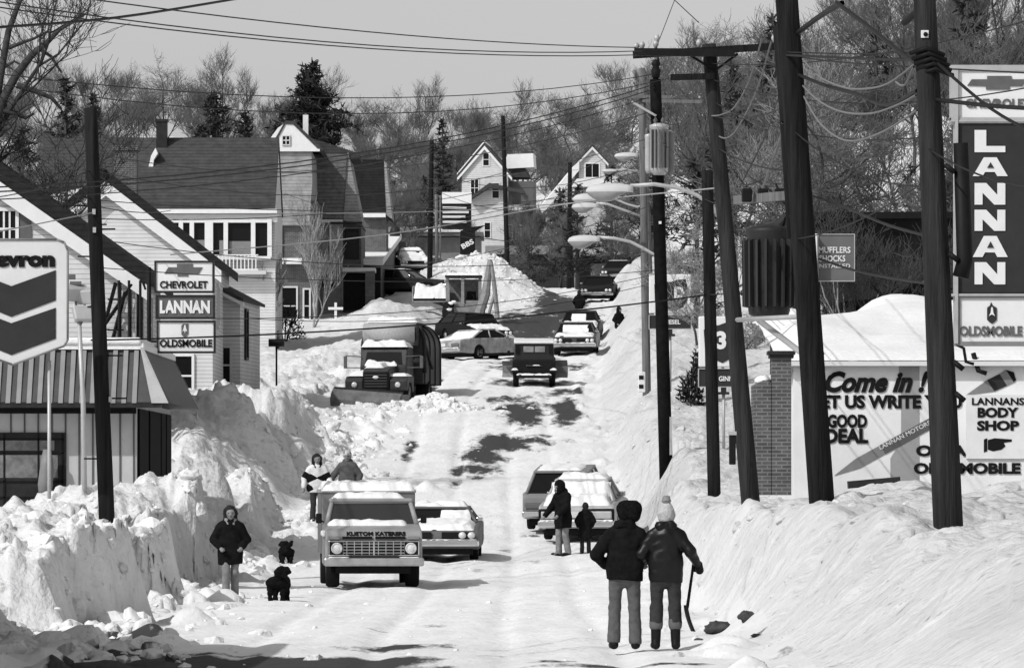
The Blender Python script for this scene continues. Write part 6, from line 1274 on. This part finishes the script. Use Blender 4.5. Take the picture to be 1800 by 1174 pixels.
# ---------------------------------------------------------------- people and dogs: smooth blended bodies meshed from distance fields
def sdf_mesh(name, prims, h, mat, parent=None, k=.03, noise=0.0, nfreq=9.0, seed=0, cut=None):
    """prims: (a, b, ra, rb[, flat_y]) tapering capsules blended into ONE continuous surface"""
    pts = np.array([[*p[0]] for p in prims] + [[*p[1]] for p in prims], float); rr = max(max(p[2], p[3]) for p in prims) + .05
    lo = pts.min(0) - rr; hi = pts.max(0) + rr; n = np.ceil((hi - lo) / h).astype(int) + 1
    g = [lo[i] + np.arange(n[i]) * h for i in range(3)]; X, Y, Z = np.meshgrid(*g, indexing='ij'); f = None
    for p in prims:
        a = np.array(p[0], float); b = np.array(p[1], float); ra, rb = p[2], p[3]; fl = p[4] if len(p) > 4 else 1.0; ba = b - a; L2 = max(1e-9, (ba * ba).sum())
        t = np.clip(((X - a[0]) * ba[0] + (Y - a[1]) * ba[1] + (Z - a[2]) * ba[2]) / L2, 0, 1)
        dd = np.sqrt((X - a[0] - t * ba[0]) ** 2 + ((Y - a[1] - t * ba[1]) / fl) ** 2 + (Z - a[2] - t * ba[2]) ** 2) - (ra + (rb - ra) * t)
        if fl < 1: dd = dd * (.5 + .5 * fl)
        if f is None: f = dd
        else:
            hh = np.clip(.5 + .5 * (f - dd) / k, 0, 1); f = f * (1 - hh) + dd * hh - k * hh * (1 - hh)
    if noise:
        f = f + noise * (fbm(X * nfreq + Z * 2.3, Z * nfreq * .8 + Y * nfreq, 3, seed) - .5)
        f = f + noise * .9 * (np.abs(fbm(X * nfreq * .8 - Z * 4 + Y * 3, Z * nfreq * 1.3 + X * 3 + seed, 2, seed + 9) - .5) * 2 - .35)     # creases
    if cut is not None: f = np.maximum(f, (cut + (.012 * np.sin(X * 9 + Y * 5)) - Z) * .9)      # a clean hem
    s = f < 0; c = np.zeros(tuple(n - 1), int)
    sh = [(i, j, l) for i in (0, 1) for j in (0, 1) for l in (0, 1)]
    sl_ = lambda A, o: A[o[0]:A.shape[0] - 1 + o[0], o[1]:A.shape[1] - 1 + o[1], o[2]:A.shape[2] - 1 + o[2]]
    for o in sh: c += sl_(s, o)
    m = (c > 0) & (c < 8); ids = -np.ones(m.shape, int); ids[m] = np.arange(m.sum())
    acc = np.zeros(m.shape + (3,)); cnt = np.zeros(m.shape)
    for ax in range(3):
        for o in sh:
            if o[ax]: continue
            o2 = list(o); o2[ax] = 1; fa = sl_(f, o); fb = sl_(f, o2); cr = (fa < 0) != (fb < 0); t = np.where(cr, fa / np.where(cr, fa - fb, 1), 0)
            for q in range(3): acc[..., q] += np.where(cr, o[q] + (t if q == ax else 0), 0)
            cnt += cr
    ii, jj, kk = np.nonzero(m); v = acc[m] / cnt[m][:, None]; v = (v + np.stack([ii, jj, kk], 1)) * h + lo
    F_ = []
    for ax in range(3):
        b_, c_ = (ax + 1) % 3, (ax + 2) % 3
        A = s.take(range(s.shape[ax] - 1), ax); B = s.take(range(1, s.shape[ax]), ax); e = A != B; I = np.argwhere(e); I = I[(I[:, b_] > 0) & (I[:, c_] > 0) & (I[:, b_] < s.shape[b_] - 1) & (I[:, c_] < s.shape[c_] - 1)]
        if not len(I): continue
        def at(db, dc): J = I.copy(); J[:, b_] -= db; J[:, c_] -= dc; return ids[J[:, 0], J[:, 1], J[:, 2]]
        q = np.stack([at(1, 1), at(0, 1), at(0, 0), at(1, 0)], 1); fl = ~A[I[:, 0], I[:, 1], I[:, 2]]; q[fl] = q[fl][:, ::-1]; F_.append(q)
    q = np.concatenate(F_); q = q[(q >= 0).all(1)]
    me = bpy.data.meshes.new(name); me.from_pydata(v.tolist(), [], q.tolist()); me.polygons.foreach_set('use_smooth', np.ones(len(q), bool)); me.materials.append(mat); me.update()
    o = bpy.data.objects.new(name, me); COL.objects.link(o)
    if parent is not None: o.parent = parent
    return o
JACKET = M('black_cloth', .009, .9, nscale=9, namp=.4, bump=.012, bscale=14, spec=.05)
LEATHER = M('black_leather', .008, .40, nscale=5, namp=.25, bump=.006, bscale=5, spec=.22)
JEANS = M('grey_jeans', .095, .85, nscale=12, namp=.22, bump=.01, bscale=12, spec=.15)
JEANSD = M('dark_trousers', .036, .85, nscale=12, namp=.25, bump=.01, bscale=12, spec=.15)
JEANSL = M('pale_jeans', .20, .85, nscale=10, namp=.3, bump=.01, bscale=12, spec=.15)
HAIR = M('dark_hair', .014, .8, nscale=20, namp=.4); FUR = M('fur', .008, .95, nscale=30, namp=.6, bump=.02, bscale=30, spec=.04)
KNIT = M('pale_knit', .42, .9, nscale=25, namp=.25, bump=.01, bscale=40, spec=.1)
DJ = M('grey_jacket', .075, .7, nscale=8, namp=.35, bump=.012, bscale=12)
def person(label, x, d, z, rz, H=1.75, vox=.02, coat=JACKET, legs=JEANS, boots=BLACK, hem=.80, bulk=1.0, stance=.10, stride=0.0, knee=.03, armL=None, armR=None, head=(0, 0, 0), hat=None, hatm=FUR, hair=HAIR, hoodm=None, flare=1.0, cuff=None, group=None, lean=0.0, band=None, collar=None, bare=False):
    """faces -y; L and R are its own left (+x when facing the viewer) and right"""
    s = H / 1.75; V = lambda a, b, c: (a * s, b * s + lean * max(0, c - .9) * s, c * s)
    hip = [V(sx * .095, 0, .92) for sx in (-1, 1)]
    kn = [V(-stance * .98, -knee - stride * .45, .50), V(stance * .98, -knee + stride * .30, .50)]; an = [V(-stance * 1.05, -stride, .10), V(stance * 1.05, stride, .10)]
    shl = [V(-.178, .0, 1.36), V(.178, .0, 1.36)]
    armR = armR or [(-.30, .03, 1.14), (-.24, -.14, .96)]; armL = armL or [(.30, .03, 1.14), (.24, -.14, .96)]
    aR = [V(*q) for q in armR]; aL = [V(*q) for q in armL]
    hx, hy, hz = head; hc = Vector(V(hx, hy - .02, 1.625 + hz)); fdir = Vector((math.sin(head[0] * 4), -1, -.25 if lean else -.05)).normalized()
    sv = Vector((fdir.y, -fdir.x, 0)).normalized() * -1
    b = [(V(0, 0, 1.0), V(0, 0, 1.32), .105 * s, .115 * s, .7), (V(0, 0, 1.38), V(0, 0, 1.54), .065 * s, .058 * s), (V(hx * .5, hy * .5, 1.5), tuple(hc - Vector((0, 0, .05 * s))), .06 * s, .06 * s)]
    b += [(hip[i], kn[i], .085 * s, .06 * s) for i in (0, 1)] + [(kn[i], an[i], .055 * s, .04 * s) for i in (0, 1)] + [(an[i], (an[i][0], an[i][1] - .15 * s, .045 * s), .042 * s, .036 * s) for i in (0, 1)]
    b += [(shl[i], (aR, aL)[i][0], .048 * s, .04 * s) for i in (0, 1)] + [((aR, aL)[i][0], (aR, aL)[i][1], .045 * s, .033 * s) for i in (0, 1)]
    b += [(shl[0], shl[1], .045 * s, .045 * s)]
    b += [(tuple(hc + Vector((0, .012, .03)) * s), tuple(hc + Vector((0, -.005, .0)) * s), .098 * s, .088 * s), (tuple(hc + (fdir * .045 + Vector((0, 0, -.05))) * s), tuple(hc + (fdir * .06 + Vector((0, 0, -.085))) * s), .058 * s, .04 * s)]
    b += [(tuple(hc + (fdir * .095 + Vector((0, 0, .0))) * s), tuple(hc + (fdir * .112 + Vector((0, 0, -.028))) * s), .013 * s, .019 * s)]      # nose
    b += [(tuple(hc + (fdir * .075 + sv * .045 * q + Vector((0, 0, .028))) * s), tuple(hc + (fdir * .09 + Vector((0, 0, .03))) * s), .018 * s, .016 * s) for q in (-1, 1)]   # brows
    b += [(tuple(hc + (sv * .098 * q + Vector((0, 0, .01))) * s), tuple(hc + (sv * .098 * q + Vector((0, 0, -.03))) * s), .020 * s, .015 * s) for q in (-1, 1)]        # ears
    # hands: palm, thumb leaving its side, four curled fingers of unequal length
    for i in (0, 1):
        e, w_ = Vector((aR, aL)[i][0]), Vector((aR, aL)[i][1]); dr = (w_ - e).normalized(); sd = Vector((1, 0, 0)); sd = (sd - dr * sd.dot(dr)).normalized(); pm = w_ + dr * .085 * s
        b += [(tuple(w_), tuple(pm), .032 * s, .036 * s)]
        nrm = dr.cross(sd).normalized() * (1 if dr.cross(sd).y < 0 else -1)
        for j, L_ in enumerate((.062, .072, .068, .052)):
            r0 = pm + sd * (.030 - .020 * j) * s; r1 = r0 + (dr * .75 + nrm * .3).normalized() * L_ * .6 * s; r2 = r1 + (dr * .35 + nrm * .9).normalized() * L_ * .55 * s
            b += [(tuple(r0), tuple(r1), .0105 * s, .0095 * s), (tuple(r1), tuple(r2), .0095 * s, .008 * s)]
        th = w_ + dr * .04 * s + sd * .03 * s; b += [(tuple(th), tuple(th + (dr * .6 + sd * .6 + nrm * .4).normalized() * .055 * s), .013 * s, .010 * s)]
    o = sdf_mesh('person', b, min(vox, .016) if bare else vox, SKIN, None, .022 * s); o.location = (x, d, z); o.rotation_euler = (0, 0, rz); tag(o, label, 'person', group)
    ey = MB()
    for q in (-1, 1): ey.ell(hc + (fdir * .088 + sv * .034 * q + Vector((0, 0, .008))) * s, (.014 * s, .014 * s, .009 * s), 8, 6)
    ey.build('eyes', INK, o)
    mo = MB(); c_ = hc + (fdir * .098 + Vector((0, 0, -.06))) * s; mo.ell(c_, (.025 * s, .012 * s, .006 * s), 8, 6); mo.build('mouth', DARK, o)
    # trousers
    f_ = flare; t = [(V(0, .01, .98), V(0, .01, .88), .115 * s, .13 * s, .75)] + [(hip[i], kn[i], .098 * s, .070 * s) for i in (0, 1)] + [(kn[i], (an[i][0], an[i][1] + .01, .10 * s), .070 * s, .076 * s * f_) for i in (0, 1)]
    if cuff: t = [q for q in t[:3]] + [(kn[i], tuple(Vector(kn[i]).lerp(Vector(an[i]), .42)), .078 * s, .082 * s) for i in (0, 1)]
    sdf_mesh('trousers', t, vox, legs, o, .03 * s, .016, 9, 3, cut=None if cuff else .065 * s)
    if cuff: sdf_mesh('trouser_cuffs', [(tuple(Vector(kn[i]).lerp(Vector(an[i]), .40)), tuple(Vector(kn[i]).lerp(Vector(an[i]), .52)), .082 * s, .084 * s) for i in (0, 1)], vox, cuff, o, .01, .01, 12)
    for i in (0, 1):
        bt = []
        a_ = an[i]; top = tuple(Vector(kn[i]).lerp(Vector(a_), .45)) if cuff else (a_[0], a_[1], .16 * s)
        bt += [(top, a_, .066 * s, .058 * s), ((a_[0], a_[1] + .035 * s, .05 * s), (a_[0] * 1.15, a_[1] - .16 * s, .045 * s), .055 * s, .047 * s)]
        sdf_mesh('boot', bt, min(vox, .016), boots, o, .02 * s)
    # coat
    B = bulk; c = [(V(0, 0, hem + .12), V(0, 0, 1.18), .165 * s * B, .15 * s * B, .78), (V(0, 0, 1.18), V(0, .0, 1.36), .155 * s * B, .15 * s * B, .78), (V(-.10, 0, hem + .10), V(-.09, 0, 1.3), .115 * s * B, .105 * s * B), (V(.10, 0, hem + .10), V(.09, 0, 1.3), .115 * s * B, .105 * s * B), (V(-.10, 0, hem - .04), V(-.11, 0, hem + .2), .115 * s * B, .112 * s * B), (V(.10, 0, hem - .04), V(.11, 0, hem + .2), .115 * s * B, .112 * s * B), (V(0, 0, hem - .04), V(0, 0, hem + .2), .155 * s * B, .155 * s * B, .8)]
    c += [(V(-.12, 0, 1.375), V(.12, 0, 1.375), .095 * s * B, .095 * s * B), (V(0, 0, 1.47), V(.165, 0, 1.385), .065 * s, .07 * s), (V(0, 0, 1.47), V(-.165, 0, 1.385), .065 * s, .07 * s), (V(0, .0, 1.40), V(hx * .3, .0, 1.50), .12 * s, .07 * s), (V(-.09, 0, 1.43), V(.09, 0, 1.43), .07 * s, .07 * s)]
    for i in (0, 1): a_ = (aR, aL)[i]; c += [(shl[i], a_[0], .085 * s * B, .072 * s * B), (a_[0], tuple(Vector(a_[0]).lerp(Vector(a_[1]), .93)), .070 * s * B, .054 * s * B)]
    cc = sdf_mesh('jacket', c, vox, coat, o, .03 * s, .017, 7, int(abs(x) * 7) & 15, cut=(hem - .055) * s)
    sdf_mesh('coat_collar', [(V(-.055, .03, 1.49), V(.055, .03, 1.49), .07 * s, .07 * s), (V(-.06, .02, 1.49), V(-.05, -.06, 1.45), .06 * s, .04 * s), (V(.06, .02, 1.49), V(.05, -.06, 1.45), .06 * s, .04 * s)], min(vox, .016), coat, o, .02 * s, .03, 14)
    if band:   # pale jacket with a dark band over chest and sleeves
        sdf_mesh('chest_band', [(V(-.13, -.005, hem + .06), V(.13, -.005, hem + .06), .135 * s * B, .135 * s * B, .85), (V(-.13, -.005, 1.14), V(.13, -.005, 1.14), .145 * s * B, .145 * s * B, .85)] + [(tuple(Vector(shl[i]).lerp(Vector((aR, aL)[i][0]), .55)), tuple(Vector(shl[i]).lerp(Vector((aR, aL)[i][0]), .85)),   .092 * s * B, .086 * s * B) for i in (0, 1)], vox, band, o, .01)
    if collar is not None: sdf_mesh('collar', [(V(-.075, -.02, 1.50), V(-.05, -.09, 1.42), .045 * s, .03 * s), (V(.075, -.02, 1.50), V(.05, -.09, 1.42), .045 * s, .03 * s), (V(-.06, .05, 1.52), V(.06, .05, 1.52), .055 * s, .055 * s)], min(vox, .016), collar, o, .02, .02, 14)
    up = Vector((0, .012, .0)) * s
    if hat == 'fur': sdf_mesh('fur_hat', [(tuple(hc + Vector((-.05, .0, .06)) * s), tuple(hc + Vector((.05, .0, .06)) * s), .108 * s, .108 * s), (tuple(hc + Vector((-.06, .04, -.03)) * s), tuple(hc + Vector((.06, .04, -.03)) * s), .07 * s, .07 * s)], .013, hatm, o, .05, .008, 22, 5)
    elif hat == 'knit':
        sdf_mesh('knit_hat', [(tuple(hc + Vector((0, .01, .02)) * s), tuple(hc + Vector((0, .01, .10)) * s), .098 * s, .062 * s), (tuple(hc + Vector((0, .01, -.03)) * s), tuple(hc + Vector((0, .01, .03)) * s), .100 * s, .101 * s)], .013, hatm, o, .03, .015, 30, 7)
        sdf_mesh('pompom', [(tuple(hc + Vector((0, .01, .175)) * s), tuple(hc + Vector((.0, .01, .20)) * s), .055 * s, .04 * s)], .013, GREY, o, .02, .03, 30)
    elif hat == 'hood': sdf_mesh('hood', [(tuple(hc + Vector((0, .03, .04)) * s), tuple(hc + Vector((0, .03, -.06)) * s), .125 * s, .12 * s), (tuple(hc + Vector((0, .05, -.1)) * s), V(0, .03, 1.47), .10 * s, .10 * s)], min(vox, .018), hoodm or coat, o, .05, .015, 14)
    elif hat == 'cap':
        sdf_mesh('cap', [(tuple(hc + Vector((0, .01, .06)) * s), tuple(hc + Vector((0, .01, .075)) * s), .108 * s, .09 * s), (tuple(hc + (fdir * .06 + Vector((0, 0, .06))) * s), tuple(hc + (fdir * .13 + Vector((0, 0, .05))) * s), .05 * s, .03 * s)], .014, hatm, o, .03, .01)
    if hat in (None, 'long', 'cap') and hair is not None:
        hp = [(tuple(hc + Vector((0, .025, .05)) * s), tuple(hc + Vector((0, .03, .03)) * s), .104 * s, .102 * s), (tuple(hc + Vector((0, .055, .0)) * s), tuple(hc + Vector((0, .06, -.07)) * s), .085 * s, .07 * s)]
        if hat == 'long': hp += [(tuple(hc + (sv * .085 * q + Vector((0, .02, .03))) * s), tuple(hc + (sv * .09 * q + Vector((0, .02, -.15))) * s), .05 * s, .05 * s) for q in (-1, 1)]
        sdf_mesh('hair', hp, min(vox, .016), hair, o, .03, .02, 18)
    return o
zr_ = lambda x, d: gz(x, d) - .02
PX = lambda px, d: (px - 900) * d / F
def stand(px, py, lo, hi):
    """the spot on the ground seen at that place in the photograph"""
    dd = np.linspace(lo, hi, 400); xx = (px - 900) * dd / F; yy = HY - height(xx, dd) * F / dd; i = int(np.argmin(np.abs(yy - py))); return float(dd[i]), float(xx[i]), gz(xx[i], dd[i]) - .015
# the couple seen from behind (own left is image left once turned round)
d = 67.4
man = person('man seen from behind in dark quilted jacket and black fur hat, arm linked with companion', PX(1098, d), d, -1.955, R(180), 1.72, .018, JACKET, JEANS, BLACK, hem=.88, bulk=1.04, stance=.122, flare=1.05, armR=[(-.33, .02, 1.15), (-.20, -.14, 1.02)], armL=[(.34, .04, 1.13), (.22, -.15, 1.0)], head=(-.055, -.01, .0), hat='fur')
wom = person('woman seen from behind in black leather jacket and pale knit hat, holding a shovel', PX(1170, d), d - .05, -1.955, R(180), 1.70, .018, LEATHER, JEANSD, BLACK, hem=.87, bulk=.92, stance=.115, cuff=M('trouser_cuff', .11, .9), armL=[(.30, .02, 1.15), (.27, -.12, 1.05)], armR=[(-.30, .06, 1.19), (-.39, -.10, 1.03)], head=(-.01, -.01, .01), hat='knit', hatm=KNIT)
sdf_mesh('glove', [((-.395, -.11, 1.0), (-.405, -.13, .93), .045, .05), ((-.40, -.15, .96), (-.37, -.16, .95), .02, .018)] + [((-.40 + .018 * j, -.155, .975 - .004 * j), (-.39 + .014 * j, -.175, .93 - .003 * j), .016, .014) for j in range(4)], .009, BLACK, wom, .012)
sh = thing('snow_shovel', 'long handled shovel held upright beside the woman in the leather jacket', 'shovel', P(1213, 1108, d - .02))
o = Vector(sh.location); q = MB(); q.tube([P(1222, 972, d - .02) - o + Vector((0, .1, 0)), P(1216, 1015, d - .02) - o + Vector((0, .08, 0)), P(1208, 1068, d - .02) - o], [.017, .017, .019], 8); q.build('handle', WOOD, sh)
q = MB(); vs = []; fs = []
for j in range(9):
    v = j / 8; px = 1206.5 + 13 * v ** 1.6; py = 1063 + 46 * v
    for i in range(7): u = i / 6 - .5; c_ = P(px, py, d - .02) - o; vs.append((c_.x - .055 * (.5 - abs(u)) * 1.2, u * .24 * (1 if v > .15 else .5 + v * 3), c_.z)); 
for j in range(9):
    for i in range(7): q_ = vs[j * 7 + i]; vs.append((q_[0] + .018, q_[1], q_[2]))
for j in range(8):
    for i in range(6): a = j * 7 + i; fs += [(a, a + 1, a + 8, a + 7), (a + 63, a + 70, a + 71, a + 64)]
for j in range(8): fs += [(j * 7, j * 7 + 7, j * 7 + 70, j * 7 + 63), (j * 7 + 6, j * 7 + 69, j * 7 + 76, j * 7 + 13)]
for i in range(6): fs += [(i, i + 63, i + 64, i + 1), (56 + i, 57 + i, 120 + i, 119 + i)]
q.add(vs, fs, True); q.build('blade', BLACK, sh)
# the others
d, x_, z_ = stand(405, 1072, 98, 112); person('long haired person in black coat and pale jeans walking by the left bank', x_, d, z_, R(6), 1.64, .02, JACKET, JEANSL, DARK, hem=.72, bulk=1.12, stance=.085, stride=.13, hat='long', collar=GREY, armR=[(-.31, .05, 1.13), (-.20, -.13, .98)], armL=[(.31, .05, 1.13), (.20, -.13, .98)])
d, x_, z_ = stand(557, 918, 140, 159); person('person in pale jacket with dark chest band, by the snowbank behind the catering truck', x_, d, z_, R(12), 1.76, .022, M('pale_coat', .68, .85, nscale=8, namp=.15, bump=.01), JEANSD, BLACK, hem=.84, bulk=1.08, hat='long', band=JACKET, collar=JACKET, armR=[(-.32, .02, 1.14), (-.36, -.08, .9)], armL=[(.30, -.05, 1.12), (.34, -.22, 1.0)])
d, x_, z_ = stand(611, 912, 143, 163); person('person in grey jacket and dark cap reaching sideways, above the box of the catering truck', x_, d, z_, R(-8), 1.78, .022, DJ, JEANSD, BLACK, hem=.82, bulk=1.12, hat='cap', hatm=KNIT, armR=[(-.36, -.02, 1.14), (-.46, -.06, .90)], armL=[(.32, .02, 1.13), (.30, -.05, .88)])
tl = thing('shovel', 'thin tool held between the two people behind the catering truck', 'tool', P(585, 875, 149.5)); q = MB(); q.tube([P(560, 838, 149.3) - Vector(tl.location), P(592, 872, 149.6) - Vector(tl.location), P(600, 905, 149.8) - Vector(tl.location)], .018, 6); q.build('handle', LITE, tl); q = MB(); q.box(P(601, 912, 149.8) - Vector(tl.location), (.2, .04, .26)); q.build('blade', GREY, tl)
d, x_, z_ = stand(990, 977, 128, 146); person('person in black hooded parka bending toward the snow caked sedan', x_, d, z_, R(-52), 1.80, .02, JACKET, JEANSL, BLACK, hem=.70, bulk=1.14, stance=.10, stride=.05, hat='hood', lean=-.06, head=(0, -.07, -.04), armR=[(-.31, -.06, 1.14), (-.34, -.26, .93)], armL=[(.26, -.08, 1.16), (.20, -.30, .95)], bare=True)
d, x_, z_ = stand(1029, 973, 128, 146); person('small child in dark coat standing before the snow caked sedan', x_, d, z_, R(186), 1.20, .018, JACKET, BLACK, BLACK, hem=.62, bulk=1.1, hat='cap', hatm=GREY, stance=.11)
d = 318; person('person in black standing in the street beside the car coming over the rise', PX(1018, d), d, P(1018, 566, d).z, R(170), 1.75, .03, JACKET, BLACK, BLACK, bulk=1.15, hat='cap', hatm=FUR)
d = 345; person('person in pale coat beside the car coming over the rise', PX(1070, d), d, P(1070, 527, d).z, R(10), 1.5, .03, LITE, JEANSD, BLACK, bulk=1.1)
d, x_, z_ = stand(1088, 571, 225, 345); person('dark hooded person standing waist deep in the high right snowbank', x_, d, z_ - .85, R(40), 1.72, .03, JACKET, BLACK, BLACK, bulk=1.15, hat='hood')
d, x_, z_ = stand(908, 517, 451, 514); person('dark figure standing at the crest of the street beside the snow heap', x_, d, z_, R(180), 1.68, .035, JACKET, BLACK, BLACK, bulk=1.15, hat='cap')
d, x_, z_ = stand(938, 516, 451, 514); person('small crouching child at the crest of the street', x_, d, z_, R(120), 1.0, .03, DJ, JEANSD, BLACK, bulk=1.3, hat='cap')
def dog(label, x, d, z, rz, s=1.0, shag=.05, tail='up'):
    p = [((0, -.28, .44), (0, .26, .45), .165, .135), ((0, -.30, .42), (0, -.30, .36), .15, .13), ((0, -.34, .50), (0, -.50, .64), .10, .085), ((0, -.52, .67), (0, -.60, .66), .095, .08), ((0, -.64, .64), (0, -.74, .61), .055, .042)]
    for sx in (-1, 1):
        p += [((sx * .075, -.54, .74), (sx * .12, -.52, .64), .03, .035)]
        p += [((sx * .10, -.30, .36), (sx * .10, -.27, .20), .065, .045), ((sx * .10, -.27, .20), (sx * .10, -.29, .05), .042, .036), ((sx * .10, -.30, .04), (sx * .10, -.35, .035), .042, .034)]
        p += [((sx * .09, .24, .42), (sx * .11, .17, .28), .105, .065), ((sx * .11, .17, .28), (sx * .11, .31, .18), .05, .038), ((sx * .11, .31, .18), (sx * .11, .27, .05), .036, .034), ((sx * .11, .27, .04), (sx * .11, .21, .035), .04, .034)]
    if tail == 'up': p += [((0, .32, .5), (-.05, .42, .66), .05, .06), ((-.05, .42, .66), (-.10, .34, .76), .06, .045)]
    else: p += [((0, .32, .5), (.0, .46, .36), .05, .04)]
    p = [(tuple(np.array(a) * s), tuple(np.array(b) * s), ra * s, rb * s) for a, b, ra, rb in p]
    o = sdf_mesh('dog', p, .016, FUR, None, .055 * s, shag, 16, 4); o.location = (x, d, z); o.rotation_euler = (0, 0, rz); o.scale = (1.3, 1, 1); return tag(o, label, 'dog')
d, x_, z_ = stand(490, 1072, 97, 111); dog('shaggy black dog with raised tail seen from behind near the walker in pale jeans', x_, d, z_, R(172), .76, .018)
d, x_, z_ = stand(503, 990, 123, 140); dog('slimmer black dog trotting away along the foot of the snowbank', x_, d, z_, R(190), .66, .02)

# clods of dirty snow at the foot of the right bank
for (px, py, w_, h_, lab) in [(1262, 1112, 24, 17, 'largest dirty snow clod beside the shovel blade'), (1312, 1090, 14, 14, 'round dirty clod on the slope right of the shovel'), (1228, 1124, 8, 4, 'smallest dark clod just right of the woman'), (1330, 1118, 10, 5, 'flat dark clod at the foot of the right bank')]:
    d, x_, z_ = stand(px, py, 62, 78); q = MB(); k = d / F; q.ell((0, 0, h_ * k * .6), (w_ * k, w_ * k * .8, h_ * k * .75), 16, 10, noise=.45, seed=px); o = q.build('snow_clod', M('dirty_ice', .06, .9, nscale=9, namp=.6), None, (x_, d, z_)); tag(o, lab, 'clod')
